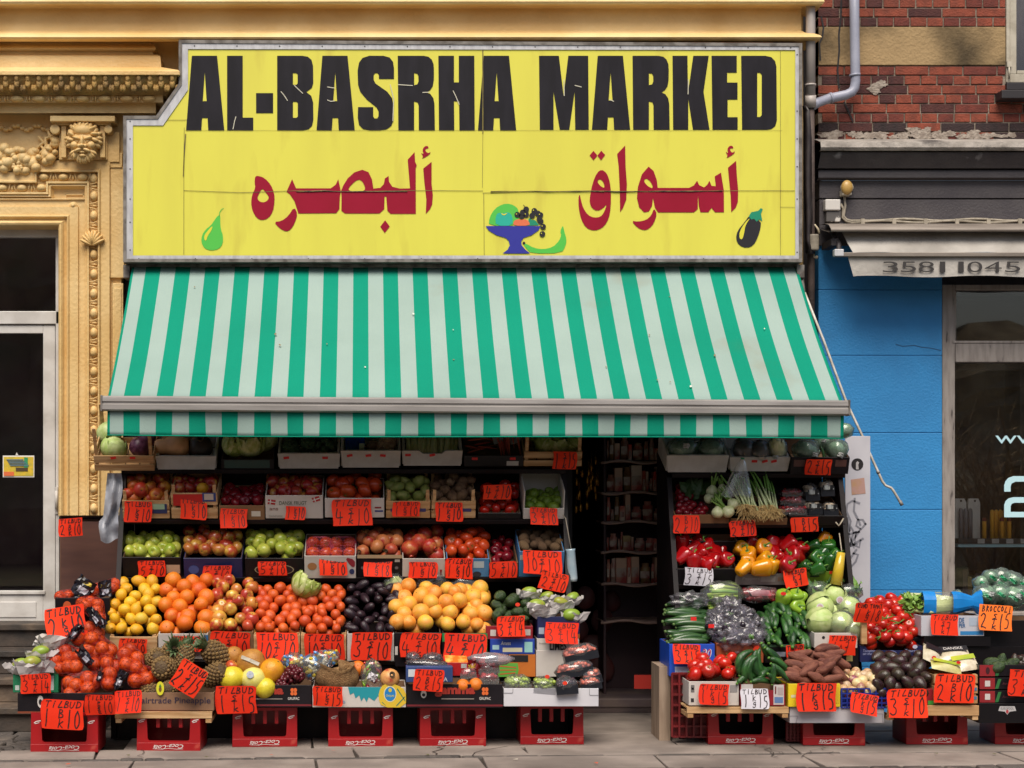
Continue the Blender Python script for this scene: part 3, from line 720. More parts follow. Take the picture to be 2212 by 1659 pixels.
A_ = lambda x, y1=620: ([(x+37,146),(x+197,146),(x+243,y1),(x+141,y1),(x+137,y1-79),(x+102,y1-79),(x+97,y1),(x,y1)], [[(x+119,250),(x+106,y1-186),(x+131,y1-186)]])
Rr_ = lambda x, y1=620: ([(x,146),(x+164,146),(x+195,152),(x+216,170),(x+228,200),(x+230,240),(x+229,300),(x+222,340),(x+206,364),(x+184,378),(x+208,390),(x+226,415),(x+233,450),(x+236,y1),(x+134,y1),(x+133,460),(x+126,442),(x+104,436),(x+104,y1),(x+4,y1)], [[(x+104,256),(x+124,260),(x+131,274),(x+132,310),(x+124,328),(x+104,332)]])
lt(z3, [A_(141)]); lt(z3, [([(402,146),(501,146),(501,539),(568,539),(568,620),(402,620)], [])]); lt(z3, [([(586,383),(694,383),(694,510),(586,510)], [])])
lt(z3, [([(720,146),(880,146),(915,152),(938,172),(948,210),(949,320),(940,350),(905,376),(936,400),(948,440),(950,550),(942,590),(920,612),(885,620),(720,620)], [hole(820,256,850,330), hole(820,438,851,540)])])
lt(z3, [A_(970)])
S_ = [(1462,293),(1367,293),(1366,268),(1357,256),(1342,256),(1333,268),(1333,300),(1345,322),(1420,375),(1450,415),(1460,470),(1459,555),(1445,592),(1415,613),(1370,620),(1310,620),(1265,611),(1240,585),(1232,540),(1234,472),(1330,472),(1330,530),(1338,544),(1355,544),(1364,530),(1364,500),(1352,475),(1290,425),(1248,375),(1234,330),(1231,240),(1240,190),(1262,160),(1305,146),(1395,146),(1435,157),(1456,185),(1462,225)]
lt(z3, [(S_, [])]); lt(z3, [Rr_(1486)])
lt(z3, [([(1744,146),(1843,146),(1843,315),(1874,315),(1874,146),(1972,146),(1975,620),(1878,620),(1876,435),(1843,435),(1845,620),(1748,620)], [])])
lt(z4, [A_(44)])
lt(z4, [([(432,146),(558,146),(588,400),(618,146),(744,146),(748,616),(662,616),(658,375),(624,616),(564,616),(524,375),(524,616),(437,616)], [])])
lt(z4, [A_(768, 616)]); lt(z4, [Rr_(1026, 616)])
lt(z4, [([(1280,146),(1375,146),(1378,385),(1412,146),(1510,146),(1477,375),(1515,616),(1410,616),(1380,420),(1380,616),(1284,616)], [])])
lt(z4, [([(1528,146),(1688,146),(1688,253),(1627,253),(1627,316),(1693,316),(1693,424),(1630,424),(1630,536),(1694,536),(1694,616),(1534,616)], [])])
lt(z4, [([(1716,146),(1870,146),(1908,155),(1932,180),(1940,215),(1943,555),(1933,592),(1910,610),(1880,616),(1722,616)], [hole(1818,254,1847,535,12)])])
def ar_(f, polys):
    b = MB()
    for o_, hs, sm_ in polys: b.poly(smooth(o_, sm_) if sm_ else o_, f, 0, [smooth(h, 2) for h in hs])
    return b.build('arabic_word', LR, sg)
ar_(z3, [
 ([(580,912),(600,908),(640,922),(680,965),(702,1020),(704,1070),(694,1135),(665,1178),(625,1192),(590,1178),(562,1130),(554,1080),(560,1030),(582,985),(576,950)], [[(592,1050),(605,1022),(624,986),(648,1015),(672,1048),(645,1078),(608,1074)]], 1),
 ([(815,930),(840,988),(1060,988),(1092,965),(1108,930),(1124,1005),(1118,1042),(1115,1120),(1095,1146),(855,1148),(846,1120),(830,1070),(800,1025),(779,1010)], [], 0),
 ([(828,1106),(850,1150),(832,1210),(806,1250),(778,1264),(738,1245),(698,1202),(748,1196),(790,1165)], [], 1),
 ([(1126,1003),(1140,970),(1168,925),(1210,887),(1260,870),(1300,885),(1322,930),(1331,990),(1375,985),(1398,960),(1404,925),(1428,910),(1430,945),(1452,978),(1500,990),(1564,988),(1549,806),(1593,758),(1596,820),(1607,842),(1600,862),(1601,1150),(1440,1150),(1420,1130),(1413,1040),(1402,1040),(1400,1120),(1370,1148),(1150,1148),(1128,1130),(1129,1040)], [[(1165,1003),(1190,965),(1235,928),(1265,945),(1285,1003),(1230,1006)]], 0),
 ([(1648,862),(1701,820),(1701,960),(1709,1030),(1705,1090),(1690,1122),(1664,1150),(1668,1060),(1655,950)], [], 0),
 ([(1632,762),(1652,772),(1642,745),(1655,722),(1676,717),(1684,734),(1664,736),(1660,750),(1678,766),(1696,756),(1688,774),(1638,803),(1648,784)], [], 1),
 ([(1406,1191),(1435,1230),(1404,1272),(1375,1232)], [], 0)])
ar_(z4, [
 ([(778,750),(803,780),(778,810),(753,779)], [], 0), ([(827,749),(852,776),(826,810),(803,780)], [], 0),
 ([(830,868),(862,890),(882,945),(889,1010),(888,1110),(876,1180),(848,1228),(810,1252),(772,1257),(730,1238),(700,1188),(684,1115),(682,1050),(690,1022),(698,1062),(712,1112),(742,1158),(782,1175),(822,1170),(846,1140),(864,1086),(838,1116),(802,1133),(768,1115),(753,1078),(756,1035),(772,955),(800,888)], [[(800,945),(818,926),(843,948),(850,990),(820,972)]], 1),
 ([(928,770),(979,716),(982,850),(990,960),(986,1060),(966,1112),(947,1140),(945,1000),(938,850)], [], 0),
 ([(1128,850),(1160,878),(1180,935),(1186,985),(1385,985),(1415,970),(1436,940),(1450,968),(1480,982),(1500,966),(1515,940),(1528,972),(1555,975),(1548,912),(1588,888),(1597,945),(1606,1000),(1607,1140),(1550,1140),(1528,1112),(1508,1140),(1458,1140),(1447,1100),(1442,1030),(1440,1120),(1415,1141),(1188,1141),(1168,1110),(1156,1050),(1150,1100),(1130,1135),(1100,1141),(1068,1108),(1054,1050),(1060,980),(1085,900)], [[(1095,942),(1112,922),(1142,945),(1160,990),(1125,978)]], 0),
 ([(1162,1114),(1182,1150),(1162,1210),(1132,1245),(1100,1256),(1058,1240),(1018,1194),(1062,1200),(1112,1190),(1146,1160)], [], 1),
 ([(1632,857),(1684,813),(1688,900),(1697,1000),(1695,1075),(1682,1110),(1653,1140),(1650,1040),(1640,940)], [], 0),
 ([(1615,752),(1634,768),(1627,738),(1642,718),(1662,718),(1668,736),(1648,732),(1645,748),(1660,764),(1678,750),(1671,770),(1620,799),(1631,780)], [], 1)])
def pic(name, lst):
    ms = []; b = MB()
    for c_, f, o_, sm_, up in lst:
        mm = mat('sign_' + c_[0], c_[1], rough=.45)
        if mm not in ms: ms.append(mm)
        b.poly(smooth(o_, sm_) if sm_ else o_, (lambda x, y, f=f, up=up: f(x, y) - Vector((0, .0012*up, 0))), ms.index(mm))
    return b.build(name, ms, sg)
G1, TL, BL, BK, OR, TG, YW = ('green','#52bf47'), ('teal','#1fae98'), ('blue','#2b2d96'), ('black','#1d1a20'), ('coral','#e0714a'), ('deep_teal','#0f8a68'), ('highlight','#ddd33a')
def band(pts, w_):
    L = [(x - w_[i]/2, y) for i, (x, y) in enumerate(pts)]; Rg = [(x + w_[i]/2, y + 1) for i, (x, y) in enumerate(pts)]
    return L + Rg[::-1]
pic('painted_pear', [(G1, z3, [(322,1190),(343,1160),(359,1161),(358,1200),(362,1250),(376,1285),(375,1340),(350,1374),(300,1384),(258,1370),(237,1330),(242,1285),(265,1250),(300,1222)], 1, 0), (G1, z3, band([(352,1165),(355,1140),(366,1122),(380,1114)], [5,5,5,6]), 0, 0), (YW, z3, [(312,1222),(302,1258),(278,1290),(270,1320),(258,1318),(256,1290),(272,1265)], 1, 1)])
pic('painted_fruit_bowl', [(G1, z4, [(112,1226),(118,1170),(150,1118),(200,1088),(250,1086),(290,1108),(302,1130),(300,1226)], 1, 0),
 (TL, z4, [(157,1226),(155,1170),(172,1142),(205,1148),(240,1138),(263,1165),(265,1226)], 1, 1), (YW, z4, [(190,1145),(208,1152),(232,1145),(220,1156),(212,1160),(198,1157)], 0, 2), (OR, z4, [(266,1226),(272,1192),(300,1184),(318,1190),(340,1183),(366,1195),(376,1226)], 1, 1), (TG, z4, [(360,1226),(366,1180),(385,1172),(380,1188),(408,1190),(432,1222)], 0, 0),
 (BL, z4, [(92,1228),(441,1228),(428,1255),(384,1286),(335,1302),(318,1325),(322,1350),(345,1378),(376,1402),(200,1402),(232,1378),(246,1350),(240,1322),(220,1303),(160,1285),(112,1256)], 0, 2)] +
 [(BK, z4, circ(*q, 18.5, 14), 0, 3 + i % 2) for i, q in enumerate([(294,1156),(328,1142),(322,1166),(350,1122),(350,1156),(388,1162),(402,1132),(424,1148),(440,1158),(434,1186),(442,1198),(457,1232),(453,1279)])] +
 [(YW, z4, circ(x-6, y-4, 3.5, 8), 0, 6) for x, y in [(294,1156),(350,1156),(402,1132),(440,1158),(457,1232),(453,1279)]] + [(BK, z4, band([(355,1118),(342,1104),(332,1092)], [5,5,5]), 0, 1)])
pic('painted_banana', [(G1, z4, [(332,1342),(348,1338),(400,1368),(460,1376),(520,1362),(560,1322),(574,1285),(566,1262),(584,1220),(592,1262),(607,1310),(602,1350),(575,1400),(385,1402),(352,1372)], 1, 0), (BK, z4, circ(336, 1336, 9, 10), 0, 1)])
pic('painted_aubergine', [(BK, z4, [(1768,1160),(1842,1196),(1840,1240),(1822,1300),(1796,1350),(1752,1369),(1702,1352),(1682,1308),(1692,1258),(1740,1200)], 1, 0), (TG, z4, [(1764,1166),(1780,1140),(1824,1131),(1840,1114),(1853,1120),(1842,1150),(1850,1198),(1830,1185),(1815,1200),(1798,1182),(1780,1186)], 0, 1), (YW, z4, [(1776,1172),(1742,1224),(1735,1275),(1722,1315),(1704,1306),(1706,1260),(1740,1205)], 1, 1)])
b = MB()
sf_ = lambda y_: (lambda x, z: P(x, z, ys-y_))
rs_ = random.Random(2)
for pts, wd in (([(398,275),(397,350),(397,430),(397,550)],.8), ([(352,259),(404,259)],1), ([(1043,108),(1043,288)],2.2), ([(1043,288),(1042,405)],.7), ([(1045,418),(1046,551)],.9), ([(1686,108),(1686,552)],.7), ([(1686,447),(1717,447)],.8), ([(397,411),(520,416),(640,412),(760,414),(900,412),(1043,413)],1.1), ([(1043,417),(1120,415),(1270,412),(1400,414),(1560,412),(1716,412)],1.1), ([(400,282),(1690,282)], .5), ([(401,290),(398,330),(396,380)],2.2)):
    b.ribbon([(q[0], q[1] + rs_.uniform(-.6,.6)) for q in pts], wd, sf_(.0046))
b.build('seam', mat('grimy_seam', '#8a7c3a', '#5e5338', .8, ns=9), sg)
b = MB()
for f, pts in ((z3,[(745,375),(762,395),(785,430)]),(z3,[(830,335),(850,355),(882,385)]),(z3,[(1040,345),(1085,352)]),(z3,[(1040,428),(1060,436),(1085,434)]),(z3,[(1490,330),(1580,336)]),(z3,[(1645,380),(1690,378)]),(z3,[(1838,370),(1855,405),(1876,455)]),(z3,[(440,612),(450,560),(458,535)]),(z4,[(590,300),(592,400)]),(z4,[(660,335),(700,345)]),(z4,[(1380,300),(1378,390)]),(z4,[(880,425),(905,436)]),(z3,[(1438,330),(1460,420),(1455,560)])):
    b.ribbon(pts, 5, lambda x, y, f=f: f(x, y) - Vector((0, .004, 0)))
b.build('tear', mat('torn_vinyl', '#c9c4b0', rough=.6), sg)
# torn strip peeling along the seam
b = MB()
for x0_, x1_ in ((640, 880), (1060, 1305), (1300, 1560)):
    pts = [(x0_ + (x1_-x0_)*i/8, 413 + rs_.uniform(-1.2, 1.2)) for i in range(9)]
    b.tube([P(*q, ys-.006) for q in pts], [.001 + .004*rs_.random() for _ in pts], 5)
b.build('peeling_edge', mat('peeling_edge', '#77663f', '#3f3a2c', ns=20), sg)

# ================================================================ AWNING
aw = thing('awning', 'green and white striped awning over the fruit display', 'awning', P(1000, 577, -.2))
FabM = mat('awning_white', '#94a8a1', '#8da19a', .8, spec=.15, ns=1.4, bump=.08, bs=90, c3='#8c8774', ns3=1.3, lo3=.6, hi3=.8)
FabG = mat('awning_green', '#08886e', '#08836a', .8, spec=.12, ns=1.4, bump=.08, bs=90, c3='#257a60', ns3=1.3, lo3=.62, hi3=.8)
YT_, YB_ = -.20, -1.33
tl, tr, bl, br = P(285,577,YT_), P(1722,577,YT_), P(232,862,YB_), P(1822,872,YB_)
cuts = [0]; fr = [.085]; u_ = .485
edges = [0, 5/1437.] + [ (63.9*(k_*.5+.485))/1437. for k_ in range(0, 45) if (63.9*(k_*.5+.485))/1437. < .994] + [.9955, 1]
cols = [1, 0] + [1 - (k_ % 2) for k_ in range(len(edges) - 3)]
cols = [1, 0]; 
for k_ in range(2, len(edges)-2): cols.append(1 - cols[-1])
cols.append(1)
def cloth(mb, a, b_, c_, d_, nv, fn):
    for e0, e1, col in zip(edges[:-1], edges[1:], cols):
        ns = max(1, int((e1-e0)*120)); vs = []
        for i in range(ns+1):
            u = e0 + (e1-e0)*i/ns
            for j_ in range(nv+1):
                v = j_/nv; p_ = (a*(1-u) + b_*u)*(1-v) + (c_*(1-u) + d_*u)*v
                vs.append(p_ + fn(u, v))
        mb.add(vs, [(i*(nv+1)+j_, (i*(nv+1)+j_+1), (i+1)*(nv+1)+j_+1, (i+1)*(nv+1)+j_) for i in range(ns) for j_ in range(nv)], col, True)
b = MB(); cloth(b, tl, tr, bl, br, 14, lambda u, v: Vector((0, 0, -.035*math.sin(math.pi*v) + .004*math.sin(u*9+v*4) + .0035*math.sin(u*37+2.5*math.sin(v*3))*v + .006*noise.noise(Vector((u*14, v*3, 0))))))
fb = b.build('canvas', [FabM, FabG], aw); fb.modifiers.new('weld', 'WELD').merge_threshold = .0005; q = fb.modifiers.new('thick', 'SOLIDIFY'); q.thickness = .003
b = MB(); ra_ = random.Random(12)
for i in range(16):
    u, v = ra_.random(), ra_.uniform(.15, .97); c0 = (tl*(1-u)+tr*u)*(1-v) + (bl*(1-u)+br*u)*v + Vector((0, -.007, -.035*math.sin(math.pi*v) + .010))
    r_ = ra_.choice((.004,.005,.006,.009)); n_ = 9; sl_ = (bl-tl).normalized()
    b.add([c0 + Vector((1,0,0))*r_*math.cos(6.283*k_/n_)*ra_.uniform(.5,1.3) + sl_*r_*math.sin(6.283*k_/n_)*ra_.uniform(.6,1.7) for k_ in range(n_)], [tuple(range(n_))], ra_.randint(0, 1))
o = b.build('stain', [mat('bird_lime', '#cfd2c6'), mat('brown_stain', '#7d6a4a')], aw); o['kind'] = 'stuff'
vl, vr, wl, wr = P(232,886,-1.355), P(1823,894,-1.355), P(232,940,-1.36), P(1823,947,-1.36)
b = MB(); cloth(b, vl, vr, wl, wr, 6, lambda u, v: Vector((.004*math.sin(u*60)*v, -.012*v*math.sin(u*23 + 1) - .006*v*math.sin(u*71), -.004*math.sin(u*6.3)*v)))
va = b.build('valance', [FabM, FabG], aw); va.modifiers.new('weld', 'WELD').merge_threshold = .0005; q = va.modifiers.new('thick', 'SOLIDIFY'); q.thickness = .003
b = MB(); b.tube([wl + (wr-wl)*i/40 + Vector((0, -.012*math.sin(i/40*23+1)-.006*math.sin(i/40*71), -.004*math.sin(i/40*6.3))) for i in range(41)], .004, 6); b.build('hem', FabG, va)
a, c_ = P(222,871,-1.35), P(1830,881,-1.35); dzb = c_.z - a.z
b = MB(); pr_ = [(.03,.048),(-.03,.046),(-.042,.036),(-.044,.012),(-.036,.006),(-.036,-.002),(-.046,-.010),(-.046,-.040),(-.03,-.050),(.03,-.050)]
k_ = len(pr_); vs = [a + Vector((0,y,z)) for y, z in pr_] + [c_ + Vector((0,y,z)) for y, z in pr_]
b.add(vs, [(i, (i+1) % k_, k_+(i+1) % k_, k_+i) for i in range(k_)] + [tuple(range(k_))[::-1], tuple(range(k_, 2*k_))]); b.build('front_bar', mat('bar_aluminium', '#a09b97', '#8e8985', .38, ns=6, metal=.25, stretch=(.4,4,4)), aw)
b = MB()
for q, s_ in ((a, -1), (c_, 1)): b.box(q.x - .004 if s_ > 0 else q.x-.008, q.x + .008 if s_ > 0 else q.x+.004, q.y-.05, q.y+.035, q.z-.053, q.z+.05)
b.build('end_cap', AluD, aw, bevel=.004)
b = MB(); b.tube([P(283,574,-.17), P(1724,574,-.17)], .035, 14); b.build('roller', AluD, aw)
for px, s_ in ((420, 1), (1640, -1)):
    b = MB(); e_ = P(px + s_*260, 905, -.75)
    b.tube([P(px, 640, -.12), e_], .022, 8); b.tube([e_, P(px, 878, -1.31)], .02, 8); b.build('folding_arm', AluD, aw)
b = MB(); b.pbox(1722, 1738, 572, 600, -.26, -.1); b.tube([P(1733,598,-.22), P(1733,612,-.24), P(1738,632,-.25)], [.012,.016,.007], 8); b.pbox(266, 280, 572, 600, -.22, -.05); b.build('gearbox', AluD, aw, bevel=.004)
cr = thing('crank_rod', 'long thin white crank rod hanging from the awning over the blue pier', 'crank rod', P(1738, 632, -.25))
b = MB(); b.tube([P(1738,632,-.26), P(1780,738,-.30), P(1828,868,-.36), P(1862,940,-.40), P(1878,978,-.42), P(1906,1040,-.45), P(1913,1049,-.45), P(1925,1054,-.455), P(1930,1060,-.455), P(1948,1090,-.47)], .009, 8); b.build('rod', mat('white_enamel', '#cfcbc4', '#b0a89a', .4, ns=12), cr)
b = MB(); b.tube([P(1944,1082,-.468), P(1949,1092,-.471)], .012, 8); b.tube([P(1896,1018,-.44), P(1898,1023,-.44)], .012, 8); b.build('grip', AluD, cr)

# ================================================================ BOX BUILDERS (front-bottom edge centre at the root)
def sheet(mb, a, b_, c_, d_, mi=0): mb.add([a, b_, c_, d_], [(0,1,2,3)], mi)
def carton(px0, px1, pt, pb, Yf, label, m, depth=.36, tilt=22, group='cardboard boxes of produce', inner=None, prints=(), notch=0, th=.006, name='carton', cat='box', back=1.0, rz=0):
    """open cardboard box whose front panel fills the given rectangle of the picture at distance Yf"""
    a, b_ = P(px0, pb, Yf), P(px1, pt, Yf); w_ = b_.x - a.x; h = (b_.z - a.z)/math.cos(R(tilt))
    t = thing(name, label, cat, ((a.x+b_.x)/2, Yf, a.z), (R(tilt), 0, R(rz)), group)
    inner = inner or mat('cardboard_inside', '#7d5f45', '#6c503a', .85, ns=5)
    b = MB(); x0, x1 = -w_/2, w_/2; hb = h*back
    b.box(x0, x1, 0, th, 0, h) if not notch else None
    if notch:                                                     # handle dip in the rim
        q = w_*.5*notch
        pts = [(x0,0),(x1,0),(x1,h),(q+.02,h),(q,h*.72),(-q,h*.72),(-q-.02,h),(x0,h)]
        b.prism([(p_[0], p_[1]) for p_ in pts], 0, th)
    b.box(x0, x0+th, th, depth, 0, hb); b.box(x1-th, x1, th, depth, 0, hb); b.box(x0+th, x1-th, depth-th, depth, 0, hb)
    b.build('body', m, t, local=True, bevel=.002, seg=1)
    b = MB(); b.box(x0+th, x1-th, th, depth-th, .002, .002+th); b.box(x0+th, x0+th+.002, th, depth-th, .006, hb-.004); b.box(x1-th-.002, x1-th, th, depth-th, .006, hb-.004); b.box(x0+th+.002, x1-th-.002, depth-th-.002, depth-th, .006, hb-.004); b.build('lining', inner, t, local=True)
    for k_, pfn in enumerate(prints): pfn(t, w_, h)
    return t, w_, h
def pr_rect(u0, v0, u1, v1, c_, name='label_patch', y=.0015):
    def f(t, w_, h):
        b = MB(); b.add([Vector((-w_/2+w_*u0, -y, h*v0)), Vector((-w_/2+w_*u1, -y, h*v0)), Vector((-w_/2+w_*u1, -y, h*v1)), Vector((-w_/2+w_*u0, -y, h*v1))], [(0,1,2,3)])
        b.build(name, mat('print_'+c_.strip('#'), c_, rough=.55), t, local=True)
    return f
def pr_text(body, u0, v0, u1, v1, c_, y=.0025, bold=0, shear=0, name='printed_text'):
    def f(t, w_, h):
        b = MB(); put_text(b, body, lambda u, v: Vector((-w_/2+w_*(u0+(u1-u0)*u), -y, h*(v0+(v1-v0)*v))), 0, bold, shear)
        b.build(name, mat('print_'+c_.strip('#'), c_, rough=.55), t, local=True)
    return f
def pr_poly(pts, c_, y=.002, name='printed_mark', sm_=0):
    def f(t, w_, h):
        b = MB(); q = smooth(pts, sm_) if sm_ else pts
        b.poly(q, lambda u, v: Vector((-w_/2+w_*u, -y, h*v))); b.build(name, mat('print_'+c_.strip('#'), c_, rough=.55), t, local=True)
    return f
def pr_oval(u, v, ru, rv, c_, y=.002, name='printed_mark'): return pr_poly(circ(u, v, ru, 20, rv), c_, y, name)
RedSt = mat('red_sticker', '#d8201c', rough=.5)
def red_stickers(us, v=.72):
    def f(t, w_, h):
        for u in us:
            b = MB(); c_ = Vector((-w_/2+w_*u, -.002, h*v)); M = Matrix.Translation(c_) @ Matrix.Rotation(R(random.Random(int(u*99)).uniform(-15,15)), 4, 'Y')
            b.add([M @ Vector(q) for q in ((-.019,0,-.009),(.019,0,-.009),(.019,0,.009),(-.019,0,.009))], [(0,1,2,3)]); b.build('sticker', RedSt, t, local=True)
    return f
def crate(px0, px1, pt, pb, Yf, label, depth=.36, tilt=22, slats=2, post=1.35, m=None, group='slatted wooden crates', prints=(), back=1.0):
    a, b_ = P(px0, pb, Yf), P(px1, pt, Yf); w_ = b_.x - a.x; h = (b_.z - a.z)/math.cos(R(tilt)); m = m or Wood
    t = thing('wooden_crate', label, 'crate', ((a.x+b_.x)/2, Yf, a.z), (R(tilt), 0, 0), group)
    x0, x1 = -w_/2, w_/2; sh = h/(slats*1.0)
    def pan(name, fn):
        b = MB()
        for k_ in range(slats): z0 = k_*sh + .004; fn(b, z0, z0 + sh*(.82 if k_ < slats-1 else .93) - .004)
        b.build(name, m, t, local=True, bevel=.0015, seg=1)
    pan('front_panel', lambda b, z0, z1: b.box(x0, x1, 0, .007, z0, z1)); pan('back_panel', lambda b, z0, z1: b.box(x0, x1, depth-.007, depth, z0, z1))
    pan('side_panel', lambda b, z0, z1: b.box(x0, x0+.007, .0075, depth-.0075, z0, z1)); pan('side_panel', lambda b, z0, z1: b.box(x1-.007, x1, .0075, depth-.0075, z0, z1))
    for sx in (0, 1):
        for sy in (0, 1):
            b = MB(); xx = x0+.0075 if sx == 0 else x1-.0295; yy = .0075 if sy == 0 else depth-.0295
            o_ = [(0,0),(.022,0),(.022,.022) if (sx != sy) else (0,.022)] 
            b.add([Vector((xx+q[0], yy+q[1], z_)) for z_ in (0, h*post) for q in ([(0,0),(.022,0),(0,.022)] if sx == 0 and sy == 0 else [(0,0),(.022,0),(.022,.022)] if sx == 1 and sy == 0 else [(0,0),(.022,.022),(0,.022)] if sx == 0 else [(.022,0),(.022,.022),(0,.022)])], [(0,2,1),(3,4,5),(0,1,4,3),(1,2,5,4),(2,0,3,5)])
            b.build('corner_post', m, t, local=True)
    b = MB(); 
    for k_ in range(4): b.box(x0+.008+(w_-.016)*k_/4, x0+.008+(w_-.016)*(k_+.92)/4, .0085, depth-.0085, .004, .010)
    b.build('base', m, t, local=True)
    for f in prints: f(t, w_, h)
    return t, w_, h
Poly = mat('polystyrene', '#cfc8c0', '#c3bbb2', .75, ns=12, bump=.25, bs=220)
def foam(px0, px1, pt, pb, Yf, label, depth=.36, tilt=22, prints=(), notch=0, lean=.10):
    a, b_ = P(px0, pb, Yf), P(px1, pt, Yf); w_ = b_.x - a.x; h = (b_.z - a.z)/math.cos(R(tilt))
    t = thing('polystyrene_box', label, 'box', ((a.x+b_.x)/2, Yf, a.z), (R(tilt), 0, 0), 'white polystyrene boxes on the top shelves')
    x0, x1 = -w_/2, w_/2; th = .02; b = MB(); hs = h*1.5
    if notch: b.prism([(x0+.012,0),(x1-.012,0),(x1,h),(w_*.22,h),(w_*.16,h*.80),(-w_*.16,h*.80),(-w_*.22,h),(x0,h)], 0, th)
    else: b.prism([(x0+.014,0),(x1-.014,0),(x1,h),(x0,h)], 0, th)
    for s_ in (0, 1):
        xa, xb_ = (x0+.002, x0+th) if s_ == 0 else (x1-th, x1-.002)
        b.add([Vector(q) for q in ((xa,th,0),(xb_,th,0),(xb_,depth,0),(xa,depth,0),(xa,th,h),(xb_,th,h),(xb_,depth,hs),(xa,depth,hs))], [(0,3,2,1),(4,5,6,7),(0,1,5,4),(1,2,6,5),(2,3,7,6),(3,0,4,7)])
    b.box(x0+th, x1-th, depth-th, depth, .03, hs); b.box(x0+th, x1-th, th, depth, 0, .022)
    b.build('body', Poly, t, local=True, bevel=.007, seg=2)
    for f in prints: f(t, w_, h)
    return t, w_, h

# ---- marker-pen lettering for the price cards
GL = {'T': [[(0,.95),(1,1)],[(.5,.97),(.42,0)]], 'I': [[(.5,.7),(.45,0)],[(.52,.92),(.56,1)]], 'L': [[(.55,1),(.15,.05),(.2,0),(.95,.08)]], 'B': [[(.2,1),(.1,0)],[(.2,1),(.7,.95),(.75,.7),(.2,.55),(.85,.4),(.85,.1),(.1,0)]],
 'U': [[(.05,1),(.1,.2),(.4,0),(.75,.15),(.9,1)]], 'D': [[(.15,1),(.1,0)],[(.0,1),(.6,.95),(1,.55),(.75,.12),(.1,0)]], '0': [[(.5,1),(.12,.7),(.1,.25),(.45,0),(.85,.25),(.85,.72),(.5,1)]], '1': [[(.5,1),(.45,0)]],
 '2': [[(.1,.8),(.4,1),(.8,.85),(.75,.55),(.15,.02),(.5,.1),(.95,0)]], '3': [[(.1,.95),(.6,1),(.85,.8),(.4,.55),(.85,.4),(.8,.1),(.4,0),(.05,.12)]], '4': [[(.3,1),(.05,.4),(.95,.45)],[(.7,.8),(.65,0)]], '5': [[(.9,1),(.3,.97),(.2,.58),(.7,.6),(.92,.35),(.7,.05),(.15,0)]],
 '7': [[(.1,.95),(.9,1),(.4,0)],[(.2,.5),(.8,.55)]], '8': [[(.5,.5),(.15,.75),(.5,1),(.8,.78),(.5,.5),(.1,.25),(.5,0),(.9,.25),(.5,.5)]], 'S': [[(.85,.95),(.4,1),(.2,.75),(.7,.5),(.75,.15),(.2,0)]], 'K': [[(.3,1),(.1,0)],[(.9,.75),(.2,.4),(.9,0)]],
 'G': [[(.85,.9),(.4,1),(.15,.7),(.5,.5),(.85,.8),(.8,.15),(.4,0),(.1,.2)]], 'P': [[(.2,1),(.15,0)],[(.2,1),(.8,.9),(.75,.55),(.2,.5)]], 'O': [[(.5,1),(.12,.6),(.45,0),(.88,.5),(.5,1)]], 'E': [[(.85,1),(.2,.95),(.15,0),(.9,.05)],[(.18,.5),(.7,.52)]],
 'N': [[(.1,0),(.2,1),(.8,0),(.9,1)]], 'A': [[(0,0),(.5,1),(1,0)],[(.2,.4),(.8,.42)]], 'M': [[(0,0),(.2,1),(.5,.3),(.8,1),(1,0)]], 'R': [[(.2,1),(.1,0)],[(.2,1),(.8,.85),(.2,.5),(.9,0)]], 'C': [[(.9,.9),(.4,1),(.1,.5),(.4,0),(.9,.1)]], '/': [[(.9,1),(.1,0)]], ' ': []}
CARDR = mat('fluorescent_red_card', '#ee381a', '#e43216', .7, ns=2.5, spec=.2, rand=['#f6421e', '#da2c18','#ea361a','#d0341e'])
CARDO = mat('fluorescent_orange_card', '#ff7a1c', '#f56f18', .7, ns=2)
CARDW = mat('white_card', '#d6d2da', '#cbc7d0', .7, ns=2)
INK = mat('black_marker_ink', '#24100f', rough=.6)
rc = random.Random(77)
CARDS = []
